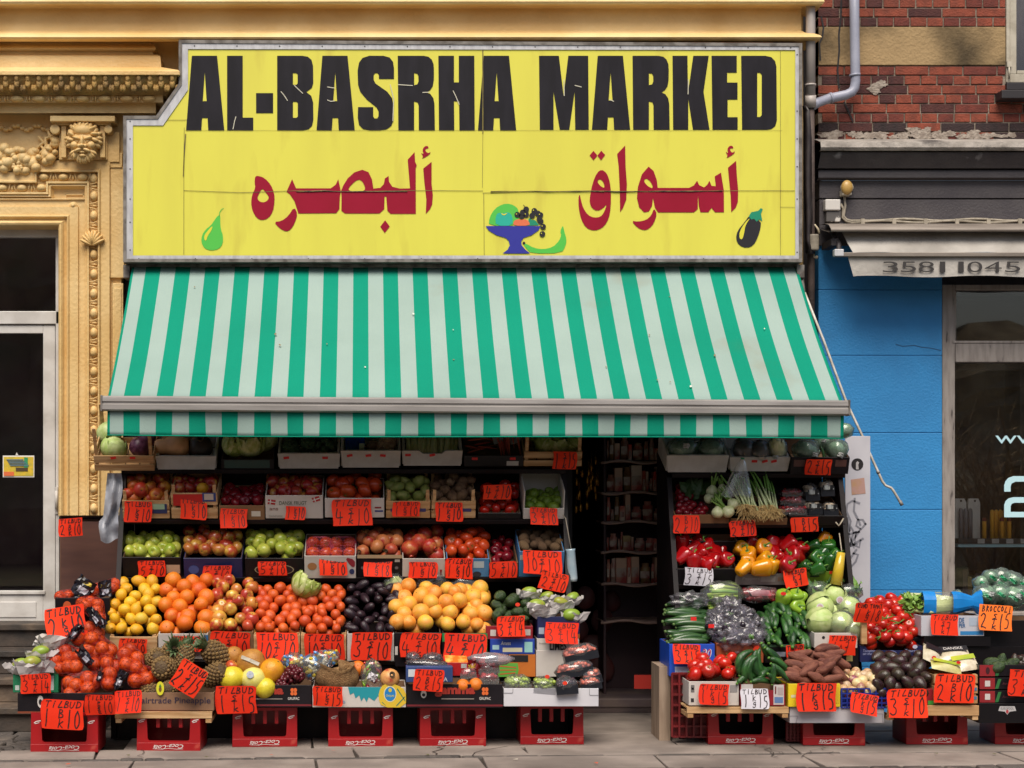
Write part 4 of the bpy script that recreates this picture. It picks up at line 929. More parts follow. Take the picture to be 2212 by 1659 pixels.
def card(px0, py0, px1, py1, Y, rot, a, midw, c_, host, title='TILBUD', m=None, hold=0):
    """a hand-lettered offer card; the paper is slightly buckled"""
    p0, p1 = P(px0, py1, Y), P(px1, py0, Y); W, Hh = p1.x - p0.x, p1.z - p0.z; cc = (p0 + p1)/2
    m = m or CARDR; ph = rc.uniform(0, 6); am = .006*rc.uniform(.5, 1.4); kx = rc.uniform(2, 5); cur = rc.uniform(-.018, .022); til = rc.uniform(-7, 4)
    rw = {' ':''}
    colr = 'white' if m is CARDW else 'orange' if m is CARDO else 'red'
    t = thing('price_card', ('%s card lettered %s, %s' % (colr, ' '.join(q for q in (a, midw.replace(' ', ''), c_) if q), host)), 'price card', cc, (R(til), R(rot), 0), 'handwritten price cards')
    sk = [rc.uniform(-.03, .03) for _ in range(8)]; cc_ = [rc.random() for _ in range(4)]
    def warp(u, v, lift=0):
        x = (u-.5)*W + W*.02*math.sin(v*5+ph); z = (v-.5)*Hh + (u*(1-u))*Hh*sk[0] + (sk[1]*u + sk[2]*(1-u))*(v-.5)*Hh
        y = -am*math.sin(kx*u + ph + 1.5*v) - cur*(v-.5)*2*(1 if v < .5 else .5)
        return Vector((x, y - lift, z))
    b = MB(); nx, nz = 10, 8; cut = .07
    vs = [warp(i/nx, j_/nz) for j_ in range(nz+1) for i in range(nx+1)]
    for ci, idx in ((0,0),(1,nx),(2,nz*(nx+1)),(3,nz*(nx+1)+nx)):
        if cc_[ci] < .6:
            q = vs[idx]; vs[idx] = q * (1 - .10*cc_[ci]) + Vector((0, -.012*cc_[ci], 0))
    b.add(vs, [(j_*(nx+1)+i, j_*(nx+1)+i+1, (j_+1)*(nx+1)+i+1, (j_+1)*(nx+1)+i) for j_ in range(nz) for i in range(nx)], 0, True)
    b.build('paper', m, t, local=True)
    b = MB(); lw = max(.0045, Hh*.034)*rc.uniform(.85, 1.2); shr = rc.uniform(-.06, .16)
    def word(s_, u0, u1, v0, v1, lw):
        n = len(s_); cw = (u1-u0)/max(1, n)
        for i, ch_ in enumerate(s_):
            jx, jz = rc.uniform(-.07,.07)*cw, rc.uniform(-.07,.07)*(v1-v0)
            for st_ in GL.get(ch_, []):
                pts = [(u0 + cw*i + cw*(.1+.78*q[0]) + jx, v0 + (v1-v0)*q[1] + jz) for q in st_]
                fine = []
                for q, r_ in zip(pts[:-1], pts[1:]):
                    for s2 in range(3): fine.append((q[0]+(r_[0]-q[0])*s2/3, q[1]+(r_[1]-q[1])*s2/3))
                fine.append(pts[-1])
                if len(pts) > 2:
                    for _ in range(1): fine = [fine[0]] + [((fine[k_-1][0]+2*fine[k_][0]+fine[k_+1][0])/4, (fine[k_-1][1]+2*fine[k_][1]+fine[k_+1][1])/4) for k_ in range(1, len(fine)-1)] + [fine[-1]]
                q3 = [((u + shr*(v-.5)*Hh/W)*W, v*Hh) for u, v in fine]
                b.ribbon(q3, lw*rc.uniform(.85, 1.15), lambda x, z: warp(x/W, z/Hh, .0016))
    if title: word(title, .06, .94, .74, .95, lw)
    top = .66 if title else .9
    word(a, .04, .04 + .15*max(1.6, len(a)*1.15), .08, top, lw*1.15)
    mids = midw.split(' ')
    for i, q in enumerate(mids):
        hh = (top-.04)/len(mids); word(q, .40, .40+.16*len(q), top - hh*(i+1) + .03, top - hh*i, lw)
    n = len(c_); word(c_, .60, .60 + .18*max(1, n), .06, top, lw*1.15)
    b.build('lettering', INK, t, local=True)
    CARDS.append(t)
    return t
# ================================================================ PRODUCE (unit meshes, radius about 1)
def skin(name, cols, c2=None, **k): return mat(name, cols[0], c2, rand=cols[1:] if len(cols) > 1 else None, **k)
StemM = mat('stem_brown', '#4a3a22', rough=.8); StemG = mat('stem_green', '#4f7a2a', '#6f9a3e', .6, ns=4)
M_ = {
 'orange': skin('orange_peel', ['#d8620f','#de7214','#cc4e0c','#e07c1a'], c2='#e08428', ns=.9, lo=.5, hi=.75, rough=.42, bump=.25, bs=14),
 'blood_orange': skin('net_orange_peel', ['#cc4208','#d24e0a','#bc3806'], rough=.4, bump=.25, bs=14),
 'lemon': skin('lemon_peel', ['#dfa518','#e4b422','#dc9814','#d6b236'], c2='#cfae3c', ns=1, lo=.5, hi=.75, rough=.42, bump=.25, bs=12),
 'tangerine': skin('tangerine_peel', ['#c84a18','#d2581c','#bc4016','#d86424'], c2='#a83a14', ns=1.1, lo=.5, hi=.75, rough=.42, bump=.2, bs=12),
 'grapefruit': skin('grapefruit_peel', ['#e09030','#dc7c22','#e3a638','#e2b83c','#dd8628'], c2='#e6a048', ns=1.5, rough=.42, bump=.2, bs=16),
 'persimmon': skin('persimmon_skin', ['#c43a16','#cc4a1a','#b82f12'], rough=.3),
 'bigtomato': skin('beef_tomato_skin', ['#c8421c','#d0501f','#b83416'], rough=.25),
 'tomato': skin('tomato_skin', ['#b51a0e','#c02612','#a51510','#c43416'], rough=.2, coat=.3),
 'apple_red': skin('red_apple_skin', ['#a01822','#b02a22','#8f1420','#b4452a'], c2='#d8a848', ns=.9, lo=.52, hi=.72, rough=.28, coat=.2),
 'apple_mixed': skin('blush_apple_skin', ['#a82a22','#b8502a','#9c1e20','#c8883a'], c2='#d0ac44', ns=.8, lo=.5, hi=.7, rough=.28, coat=.2),
 'apple_green': skin('green_apple_skin', ['#98ac2e','#a6b63a','#8ca428','#b0b848'], c2='#c0c050', ns=1.2, rough=.3, coat=.2),
 'peach': skin('nectarine_skin', ['#a82420','#b83a22','#c86a2a','#9a1c1e'], c2='#dc9c34', ns=.8, lo=.5, hi=.66, rough=.4),
 'plum': skin('plum_skin', ['#7d1220','#8f1a22','#6a0e1e'], rough=.25),
 'pomegranate': skin('pomegranate_skin', ['#b02a26','#c0442e','#9e2226'], c2='#d08a48', ns=.9, lo=.5, hi=.68, rough=.35),
 'pomegranate_pale': skin('pale_pomegranate_skin', ['#c8804a','#b84a32','#d09a5a'], c2='#a82e26', ns=.9, lo=.5, hi=.65, rough=.4),
 'kiwi': skin('kiwi_skin', ['#6a5038','#5c4430','#765c40'], rough=.9, bump=.4, bs=30),
 'lime': skin('lime_peel', ['#6e8a26','#7d9630','#5e7c22'], rough=.35, bump=.2, bs=14),
 'pear': skin('pear_skin', ['#7c8a3c','#8a9446','#6e7e36'], c2='#9a9a50', ns=1.5, rough=.5),
 'quince': skin('rough_root_skin', ['#8a6a4a','#7c5c40','#96785a'], c2='#6a4a36', ns=1.6, rough=.8, bump=.3, bs=8),
 'avocado_dark': skin('dark_avocado_skin', ['#1e141b','#281a22','#21161e'], c2='#34242a', ns=2, rough=.28, bump=.25, bs=9),
 'avocado_green': skin('green_avocado_skin', ['#24341c','#2c3e20','#1c2c1a'], c2='#3c5228', ns=2.2, rough=.35, bump=.5, bs=9),
 'avocado_ripe': skin('ripe_avocado_skin', ['#2c131b','#38191f','#241218','#422626'], c2='#3a3428', ns=1.2, rough=.25, bump=.2, bs=8),
 'onion': skin('pearl_onion_skin', ['#d8bc84','#d4c096','#84404c','#cfae72','#8c4a58'], c2='#dcc898', ns=1.2, lo=.55, hi=.7, rough=.4),
 'pepper_red': skin('red_pepper_skin', ['#a80c10','#b4141a','#9a0a10'], rough=.14, coat=.5),
 'pepper_yellow': skin('yellow_pepper_skin', ['#dc8c10','#e09a18','#d87e0c'], rough=.16, coat=.5),
 'pepper_green': skin('green_pepper_skin', ['#22521c','#2c6420','#1c4618'], rough=.16, coat=.5),
 'pepper_pale': skin('pale_pepper_skin', ['#8cae30','#7ea42c'], rough=.18, coat=.4),
 'cucumber': skin('cucumber_skin', ['#18381a','#1f421b','#132e17'], c2='#34602a', ns=1.5, stretch=(.6, 3, 3), rough=.3, bump=.3, bs=9, coat=.15),
 'zucchini': skin('zucchini_skin', ['#1f3d1e','#274a22','#1a3420'], c2='#3c5c30', ns=3, stretch=(.3, 3, 3), rough=.3, coat=.2),
 'sweet_potato': skin('sweet_potato_skin', ['#5e2e24','#6c3a2c','#52271f','#744434'], c2='#7c4a38', ns=1.4, stretch=(1, 2.5, 2.5), rough=.75, bump=.35, bs=7),
 'mango': skin('mango_skin', ['#7f9a34','#8ca23a','#94943c'], c2='#b08a3c', ns=.8, lo=.55, hi=.75, rough=.35),
 'carrot': skin('carrot_skin', ['#b04a2a','#a83c26'], rough=.5),
 'aubergine': skin('aubergine_skin', ['#1c121c','#241622'], rough=.12, coat=.5),
 'mushroom': skin('mushroom_skin', ['#d8c8b0','#c8b49a','#d0bca0'], rough=.7),
 'cherry_tomato': skin('cherry_tomato_skin', ['#a8141c','#b82020'], rough=.15, coat=.4),
 'grape_green': skin('green_grape_skin', ['#8ea63c','#9cb048','#809a34'], rough=.2, coat=.3),
 'grape_red': skin('red_grape_skin', ['#4a1018','#5c1620'], rough=.3),
}
CalyxM = mat('calyx_green', '#3f6a26', '#588236', .6, ns=3)
NavelM = mat('navel_brown', '#7a5a20', rough=.8)
def arc(fn, k=12): return [(max(1e-3, fn(t)[0]), fn(t)[1]) for t in (-math.pi/2 + math.pi*i/k for i in range(k+1))]
KM = {}
def kind(name, mats, builders): KM[name] = [b.data(name, mats) for b in builders]
cs, sn = math.cos, math.sin
def roundf(flat=1.0, dimp=.0, dimpb=0, sh=0, low=0):
    return lambda t: (cs(t)*(1 + sh*sn(t)), sn(t)*flat - dimp*math.exp(-((math.pi/2-t)/.32)**2) + dimpb*math.exp(-((math.pi/2+t)/.3)**2) + low)
def citrus(m, flat=.97, nip=0, n_=18):
    b = MB()
    f = roundf(flat, .06 if not nip else 0)
    if nip: f = lambda t: (cs(t)**.92*.9, sn(t)*1.02 + nip*math.exp(-((math.pi/2-t)/.28)**2) - nip*.7*math.exp(-((math.pi/2+t)/.25)**2))
    b.rev(arc(f, 14), n_); 
    b.ell((0,0,(flat-.07) if not nip else 1.02+nip), (.085,.085,.04), 8, 1, k=4)
    return b
for k_ in ('orange','blood_orange','grapefruit'): kind(k_, [M_[k_], NavelM], [citrus(M_[k_]), citrus(M_[k_], .92)])
kind('tangerine', [M_['tangerine'], NavelM], [citrus(0, .86), citrus(0, .9)])
kind('lemon', [M_['lemon'], NavelM], [citrus(0, 1, .16), citrus(0, 1, .08)])
kind('lime', [M_['lime'], NavelM], [citrus(0, 1, .14)])
def apple(): 
    b = MB(); b.rev(arc(roundf(.92, .28, .14, .1), 16), 18, ribs=5, amp=.015); b.tube([(0,0,.66),(.03,0,.85),(.08,.02,1.02)], [.035,.03,.045], 6, 1); b.ell((0,0,-.78), (.1,.1,.05), 6, 1, k=4); return b
for k_ in ('apple_red','apple_mixed','apple_green','peach','plum'): kind(k_, [M_[k_], StemM], [apple()])
def tom(flat=.82, ribs=0, amp=0):
    b = MB(); b.rev(arc(roundf(flat, .12, .04), 14), 20, ribs=ribs, amp=amp)
    for i in range(5):
        a = i*1.2566; b.add([Vector((cs(a+.35)*.12, sn(a+.35)*.12, flat-.08)), Vector((cs(a-.35)*.12, sn(a-.35)*.12, flat-.08)), Vector((cs(a)*.48, sn(a)*.48, flat-.02))], [(0,1,2)], 1)
    b.tube([(0,0,flat-.12),(.02,.02,flat+.16)], .05, 6, 1); return b
kind('tomato', [M_['tomato'], CalyxM], [tom(), tom(.88)]); kind('bigtomato', [M_['bigtomato'], CalyxM], [tom(.84, 6, .03), tom(.9)]); kind('persimmon', [M_['persimmon'], CalyxM], [tom(.78, 4, .03)])
def pom():
    b = MB(); b.rev(arc(roundf(.95), 14), 16, ribs=6, amp=.02); b.rev([(.26,.86),(.2,1.0),(.3,1.16),(.24,1.14),(.1,.95)], 12, mi=1); return b
kind('pomegranate', [M_['pomegranate'], M_['pomegranate']], [pom()]); kind('pomegranate_pale', [M_['pomegranate_pale'], StemM], [pom()])
def egg_(a=.8, tip=.25, n=14): b = MB(); b.rev(arc(lambda t: (cs(t)*a*(1 - tip*sn(t)), sn(t)*1.15), 14), n); return b
for k_ in ('avocado_dark','avocado_green','avocado_ripe'): kind(k_, M_[k_], [egg_(.82, .22), egg_(.78, .3)])
kind('kiwi', M_['kiwi'], [egg_(.85, 0)]); kind('mango', M_['mango'], [egg_(.82, .12)])
def pear():
    b = MB(); b.rev(arc(lambda t: (cs(t)*(.82 if sn(t) < 0 else .82 - .42*sn(t)**1.3), sn(t)*1.2 + .1*(sn(t) > 0)), 16), 16); b.tube([(0,0,1.25),(.05,0,1.55)], .05, 6, 1); return b
kind('pear', [M_['pear'], StemM], [pear()]); 
def rooty(seed):
    b = egg_(.8, .05, 16); rn = random.Random(seed)
    for q in b.v: q *= 1 + .14*noise.noise(q*1.3 + Vector((seed*7, 0, 0)))
    return b
kind('quince', M_['quince'], [rooty(1), rooty(2)])
def onion():
    b = MB(); b.rev(arc(lambda t: (cs(t), sn(t)*.9 + .35*math.exp(-((math.pi/2-t)/.3)**2)), 14), 14); b.ell((0,0,-.9), (.16,.16,.08), 6, 1, k=4); return b
kind('onion', [M_['onion'], StemM], [onion()])
def pepper(lob=4):
    b = MB(); b.rev([(.02,-1.05),(.3,-1.12),(.52,-1.05),(.68,-.8),(.8,-.3),(.92,.3),(.95,.62),(.84,.9),(.58,1.0),(.3,.9),(.1,.78),(.02,.76)], 24, ribs=lob, amp=.075)
    b.tube([(0,0,.72),(.02,0,1.0),(.12,.05,1.3),(.3,.1,1.5)], [.16,.09,.085,.1], 8, 1); b.rev([(.02,.86),(.22,.86),(.26,.80)], 10, mi=1); return b
for k_ in ('pepper_red','pepper_yellow','pepper_green','pepper_pale'): kind(k_, [M_[k_], StemG], [pepper(4), pepper(3)])
def longveg(bend, taper, k=14, r=.18, mi=0, stem=True):
    b = MB(); pts, rs = [], []
    for i in range(k+1):
        s_ = i/k; x = -1 + 2*s_; pts.append((x, 0, bend*(1 - x*x)*.5)); rs.append(max(.012, r*(min(1, (math.sin(math.pi*min(1, max(0, s_))) + .0)**.35))*(1 - taper*s_)))
    b.tube(pts, rs, 12)
    if stem: b.tube([(-1.06,0,-.02),(-.97,0,0)], [r*.35, r*.45], 8, 1)
    return b
kind('cucumber', [M_['cucumber'], StemG], [longveg(.1, .12), longveg(.3, .1), longveg(-.1, .15)])
kind('zucchini', [M_['zucchini'], mat('zucchini_stem', '#56703a', rough=.7)], [longveg(.08, -.12, r=.19), longveg(.3, -.1, r=.18), longveg(-.2, -.1, r=.2)])
kind('bent_cucumber', [M_['cucumber'], StemG], [longveg(.75, .15, r=.2), longveg(.55, .05, r=.19)])
def spud(seed):
    b = longveg(random.Random(seed).uniform(-.25,.3), .15, 16, .36, stem=False); rn = random.Random(seed)
    for q in b.v:
        e_ = abs(q.x); f = 1 - .3*max(0, e_-.35)**1.3
        n_ = 1 + .22*noise.noise(Vector((q.x*1.6, q.y*2, q.z*2 + seed*3)))
        q.y *= 1.12*f*n_; q.z = q.z*f*n_*1.12
    return b
kind('sweet_potato', M_['sweet_potato'], [spud(1), spud(2), spud(3), spud(4)])
def carrot(): return longveg(.06, .75, 8, .14, stem=False)
kind('carrot', M_['carrot'], [carrot()])
def auber(): b = MB(); b.rev(arc(lambda t: (cs(t)*(.62 if sn(t) < 0 else .62-.25*sn(t)), sn(t)*1.3), 14), 14); b.rev([(.02,1.36),(.2,1.33),(.4,1.1),(.42,1.04)], 10, mi=1, ribs=5, amp=.15); b.tube([(0,0,1.3),(.1,0,1.6)], .09, 6, 1); return b
kind('aubergine', [M_['aubergine'], CalyxM], [auber()])
def shroom(): b = MB(); b.rev([(1,0),(.98,.25),(.75,.6),(.4,.8),(.01,.85)], 12); b.rev([(1,0),(.9,-.1),(.3,-.05),(.28,-.6),(.01,-.62)], 12, mi=1); return b
kind('mushroom', [M_['mushroom'], M_['mushroom']], [shroom()])
# --- leafy heads
def head(mats, nl=16, ruff=.03, seed=0, squash=.92, open_=.1, ves=True):
    b = MB(); rn = random.Random(seed); b.ell((0,0,0), (.86,.86,.86*squash), 16, 0, k=10)
    for i in range(nl):
        ang = i*2.4 + rn.uniform(-.3,.3); el = -1.0 + 1.7*(1 - i/nl)*.6 ; wd = rn.uniform(.62,.85); nu, nv = 7, 8; vs = []
        rr = .9 + .10*(1 - i/nl) + rn.uniform(0,.04)
        for a in range(nv+1):
            v = a/nv
            for c_ in range(nu+1):
                u = c_/nu*2-1
                lat = -1.35 + (2.2 - .5*i/nl)*v; lon = ang + u*wd*(.35+.75*math.sin(math.pi*min(1,.15+.8*v)))
                r_ = rr*(1 + open_*v**3*(1-i/nl) + ruff*math.sin(9*u+6*v+i)*(.3+abs(u))*v + .012*math.sin(22*u))
                vs.append(Vector((r_*cs(lat)*cs(lon), r_*cs(lat)*sn(lon), r_*sn(lat)*squash)))
        k = nu+1; b.add(vs, [(x*k+y, x*k+y+1, (x+1)*k+y+1, (x+1)*k+y) for x in range(nv) for y in range(nu)], rn.randint(0, len(mats)-1) if len(mats) > 1 else 0, True)
    return b
CabM = [mat('cabbage_leaf', '#a2ba66', '#c0cc8c', .45, ns=2.2, stretch=(1.2,1.2,.5), rand=['#aec274','#96b060']), mat('cabbage_leaf_pale', '#b4c084', '#9aac66', .45, ns=2)]
RedC = [mat('red_cabbage_leaf', '#4a1c38', '#6a3a55', .4, ns=2.2)]
LetM = [mat('lettuce_leaf', '#86983a', '#a8b060', .5, ns=2.5), mat('lettuce_leaf_pale', '#c4c68a', '#9caa52', .5, ns=2)]
kind('cabbage', CabM, [head(CabM, 12, .015, 1, .93, .03), head(CabM, 12, .02, 2, .95, .05)])
kind('red_cabbage', RedC, [head(RedC, 12, .015, 3, .95, .05)])
kind('lettuce', LetM, [head(LetM, 22, .13, 4, .9, .35), head(LetM, 22, .12, 5, .85, .45)])
BroM = [mat('broccoli_floret', '#3f5638', '#4f6844', .8, ns=6, bump=.8, bs=12)]
def broc():
    b = MB(); rn = random.Random(9); b.tube([(0,0,-.9),(0,0,0)], [.3,.45], 10)
    for i in range(60):
        a, e_ = rn.uniform(0, 6.28), rn.uniform(-.25, 1.5); r_ = .72
        b.ell((r_*cs(e_)*cs(a), r_*cs(e_)*sn(a), r_*sn(e_)*.75), rn.uniform(.18,.28), 8, k=5)
    return b
kind('broccoli', BroM, [broc()])
BulbM = mat('fennel_bulb', '#cfd0a8', '#b8c088', .45, ns=2, stretch=(1,1,.3)); FrondM = mat('fennel_frond', '#5a7f34', '#7c9a44', .6, ns=3)
def fennel():
    b = MB(); b.rev([(.05,-.8),(.5,-.72),(.85,-.3),(.9,.05),(.65,.5),(.35,.8),(.2,1.0)], 14); rn = random.Random(2)
    for i in range(4):
        a = i*1.6; b.tube([(.1*cs(a),.1*sn(a),.8),(.3*cs(a),.3*sn(a),1.6),(.6*cs(a),.6*sn(a),2.9)], [.2,.15,.09], 7, 1)
    return b
kind('fennel', [BulbM, FrondM], [fennel()])
MelM = {'yellow': mat('yellow_melon_skin', '#d6c534', '#c9b42a', .35, ns=1.5, bump=.15, bs=6), 'brown': mat('brown_melon_skin', '#a8702c', '#b98438', .5, ns=1.6, bump=.3, bs=12), 'orange': mat('orange_melon_skin', '#d8951c', '#c9821a', .4, ns=1.5, bump=.2, bs=9), 'pale': mat('pale_melon_skin', '#d8d07a', '#cfc45e', .4, ns=1.8)}
for k_, m in MelM.items(): kind('melon_'+k_, [m, StemM], [citrus(0, 1.08)])
SqM = mat('butternut_skin', '#d8a070', '#c89062', .5, ns=1.5)
def butter(): b = MB(); b.rev([(.02,-1.05),(.5,-.98),(.78,-.6),(.8,-.2),(.62,.2),(.5,.5),(.52,.9),(.4,1.15),(.1,1.2),(.01,1.19)], 16); b.tube([(0,0,1.18),(.03,0,1.36)], .11, 7, 1); b.ell((0,0,-1.05),(.12,.12,.05),8,1,k=4); return b
kind('butternut_squash', [SqM, StemM], [butter()])
kind('dark_squash', [mat('dark_squash_skin', '#3a2c24', '#2c2420', .5, ns=2), StemM], [pom()])
CelM = mat('celeriac_skin', '#a08466', '#7c6048', .85, ns=4, bump=.9, bs=9)
kind('celeriac', CelM, [rooty(5)])
RootM = mat('root_hair', '#d8bc84', '#c0a068', .9, ns=8)
# --- pineapple
PinM = mat('pineapple_skin', '#4c3822', '#5e4a2a', .7, ns=5, bump=.5, bs=10); PinL = mat('pineapple_leaf', '#4a5c3c', '#5e7048', .5, ns=4, stretch=(3,3,.5)); PinE = mat('pineapple_eye', '#86693c', '#6a5230', .8, ns=6)
def pine_body():
    b = MB(); b.rev(arc(lambda t: (cs(t)**.6*.72, sn(t)*1.05), 14), 16)
    for i in range(11):
        z = -.88 + 1.76*i/10; rr = .72*(max(0, 1-(z/1.05)**2))**.3
        for j_ in range(12):
            a = (j_ + .5*(i % 2))*math.pi/6
            b.ell((rr*cs(a), rr*sn(a), z), (.12,.12,.105), 6, 1, k=4, sm=False)
            b.tube([(rr*1.1*cs(a), rr*1.1*sn(a), z), (rr*1.22*cs(a), rr*1.22*sn(a), z+.07)], [.03,.004], 4, 0)
    return b.data('pineapple_body', [PinM, PinE])
def pine_crown():
    b = MB(); rn = random.Random(5)
    for i in range(46):
        a = i*2.4; t_ = i/46; L = rn.uniform(.8,1.3)*(1-.3*t_); out = (1-t_)*1.0+.12
        pts = [(.16*cs(a), .16*sn(a), 1.0), (.16*cs(a)+.4*L*out*cs(a), .16*sn(a)+.4*L*out*sn(a), 1.0+L*.55), (.16*cs(a)+.75*L*out*cs(a), .16*sn(a)+.75*L*out*sn(a), 1.0+L*(1.0-.25*out))]
        c0, c1, c2 = (Vector(q) for q in pts); sd = Vector((-sn(a), cs(a), 0)); vs = [c0-sd*.1, c0+sd*.1, c1-sd*.085, c1+sd*.085, c2]
        b.add(vs, [(0,1,3,2),(2,3,4)], 0)
    return b.data('pineapple_crown', PinL)
PB_, PC_ = pine_body(), pine_crown()

def put(kd, loc, r, rot, label, cat, group=None, name=None, v=None, rn=random):
    me = KM[kd]; o = bpy.data.objects.new(name or kd, me[(v if v is not None else rn.randrange(len(me))) % len(me)]); C.objects.link(o)
    o.location = loc; o.scale = (r, r, r) if not isinstance(r, tuple) else r; o.rotation_euler = rot; o['label'] = label; o['category'] = cat
    if group: o['group'] = group
    return o
def heap(kd, x0, x1, yb, yt, Yf, Yb, r, name, label, cat, seed=0, jit=.34, bulge=0, under=.6, rot='any', pitch=1.0, mask=None, group=None, sq=1.42, squash=None, skew=0, layers=2):
    """fruit laid on the slope of a box: front edge at picture row yb and depth Yf, rear edge at yt and depth Yb"""
    rn = random.Random(seed*13 + 5); group = group or label
    A, B, Cc = P(x0, yb, Yf), P(x1, yb, Yf), P(x0, yt, Yb); L = (Cc - A).length; nrm = (B - A).cross(Cc - A).normalized()
    if nrm.y > 0: nrm = -nrm
    Bk = P(x1, yt, Yb); rows = max(1, round(L/(sq*r)))
    for layer in range(layers):
        for i in range(rows):
            v = (i + .5)/rows; a, b_ = A.lerp(Cc, v), B.lerp(Bk, v); n = max(1, int((b_-a).length/(2*r*pitch) + .3))
            for j_ in range(n):
                u = (j_ + .5 + (.25 if (i+layer) % 2 else -.25) + rn.uniform(-jit, jit)*.6)/n; u = min(max(u, .5/n*.8), 1-.5/n*.8)
                if layer and rn.random() > under: continue
                vv = v + rn.uniform(-jit, jit)*.5/rows
                if mask and not mask(u, vv): continue
                a2, b2 = A.lerp(Cc, vv), B.lerp(Bk, vv)
                p = a2.lerp(b2, u) + nrm*(r*(.15 + rn.uniform(-jit, jit)*1.3) - layer*1.25*r + bulge*math.sin(math.pi*u)*math.sin(math.pi*min(1, vv*.9+.1)))
                s_ = r*rn.uniform(.88, 1.08)
                if rot == 'any': e_ = (rn.uniform(0,6.28), rn.uniform(0,6.28), rn.uniform(0,6.28))
                elif rot == 'flat': e_ = (rn.uniform(-.3,.3), rn.uniform(-.35,.35), rn.uniform(-.7,.7))
                elif rot == 'up': e_ = (rn.uniform(-.8,1.1), rn.uniform(-.7,.7), rn.uniform(0,6.28))
                elif rot == 'toward': e_ = (rn.uniform(-.2,.2), rn.uniform(.05,.5), R(90) + rn.uniform(-.5,.5))
                elif rot == 'across': e_ = (rn.uniform(0,6), rn.uniform(-.75,.75), rn.uniform(-.6,.6))
                else: e_ = rot(rn)
                put(kd, p, tuple(s_*q*rn.uniform(.94, 1.06) for q in (squash or (1, 1, 1))), e_, label, cat, group, name, rn=rn)
# --- plastic film shells
FilmC = film('clear_film', '#ffffff', .05, .10, .05, .7); FilmG = film('greenish_film', '#dff2e6', .05, .12, .12, .7); FilmM = film('milky_bag', '#ffffff', .05, .2, .30, .5); FilmR = film('red_net', '#ff5040', .03, .3, .25, .2)
def wrap(parent, c, r, m=FilmC, seed=0, name='plastic_film', amp=.10, sub=3, local=False):
    bm = bmesh.new(); bmesh.ops.create_icosphere(bm, subdivisions=sub, radius=1)
    b = MB(); rr = r if isinstance(r, tuple) else (r, r, r)
    vs = []
    for v in bm.verts:
        n_ = noise.noise(v.co*2.3 + Vector((seed*3.1, 0, 0))) + .8*abs(noise.noise(v.co*4.4 + Vector((0, seed*2.3, 0)))) + .45*abs(noise.noise(v.co*8 + Vector((0, seed*2.3, 4))))
        q = v.co*(1 + amp*n_); vs.append(Vector(c) + Vector((q.x*rr[0], q.y*rr[1], q.z*rr[2])))
    b.add(vs, [tuple(v.index for v in f.verts) for f in bm.faces], 0, True); bm.free()
    return b.build(name, m, parent, local=local)
NetM = mat('red_net_thread', '#8a1810', rough=.5)
def net_bag(items, kd, r, seed, lab, olab, seal=None, tagc=None, m=NetM, group='red net bags of oranges', name='net_bag', og=None):
    """items: world centres of the fruit inside; a net of fine threads is drawn over them"""
    rn = random.Random(seed)
    for c_ in items: put(kd, c_, r*rn.uniform(.95,1.05), (rn.uniform(0,6),rn.uniform(0,6),0), olab, 'orange', og or olab, 'orange', rn=rn)
    bm = bmesh.new()
    for c_ in items:
        t = bmesh.ops.create_icosphere(bm, subdivisions=2, radius=r*1.07, matrix=Matrix.Translation(c_))
    if seal is not None: bm.verts.new(seal)
    res = bmesh.ops.convex_hull(bm, input=bm.verts)
    bmesh.ops.delete(bm, geom=[g_ for g_ in res['geom_interior'] + res['geom_unused'] if isinstance(g_, bmesh.types.BMVert)], context='VERTS')
    for _ in range(3):
        es = [e_ for e_ in bm.edges if e_.calc_length() > .042]
        if es: bmesh.ops.subdivide_edges(bm, edges=es, cuts=1)
        bmesh.ops.triangulate(bm, faces=bm.faces)
    cen = sum((Vector(q) for q in items), Vector())/len(items)
    t = thing(name, lab, 'net bag', cen, (0,0,0), group)
    b = MB()
    for e_ in bm.edges:
        a, c_ = e_.verts[0].co, e_.verts[1].co
        for q in (a, c_):
            near = min(items, key=lambda s_: (s_ - q).length); d_ = (q - near).length
            if d_ > r*1.3: q += (near - q).normalized()*(d_ - r*1.3)*.35
        b.tube([a, c_], .0007, 3, cap=False, sm=False)
    bm.free(); b.build('net', m, t)
    return t, cen, rn
def crumple(parent, cen, size, m, seed, name, rot=0, mats=None, tilt=0):
    """a crumpled plastic band or label"""
    b = MB(); nx, nz = 8, 6; W, Hh = size; M = Matrix.Translation(cen) @ Matrix.Rotation(R(rot), 4, 'Y') @ Matrix.Rotation(R(tilt), 4, 'X'); vs = []
    for j_ in range(nz+1):
        for i in range(nx+1):
            u, v = i/nx-.5, j_/nz-.5; n_ = noise.noise(Vector((u*5+seed*7, v*5, seed))); n2 = noise.noise(Vector((u*3, v*3+seed*5, seed+9)))
            vs.append(M @ Vector((u*W + n2*W*.12, -.012*n_*2 - .02*(1-4*u*u), v*Hh*(1 + .35*n2))))
    ms = mats or [m]
    if len(ms) > 1: ms = [ms[1], ms[0]] + ms[2:]
    for j_ in range(nz):
        for i in range(nx):
            a = j_*(nx+1)+i; mi = 0
            if len(ms) > 1: mi = 1 if (j_ in (1, 2) and 1 < i < 6) else (2 if len(ms) > 2 and j_ == 4 and 1 < i < 6 else 0)
            b.s.append(False); b.m.append(mi); b.f.append([a, a+1, a+nx+2, a+nx+1])
    b.v = vs
    return b.build(name, ms, parent)
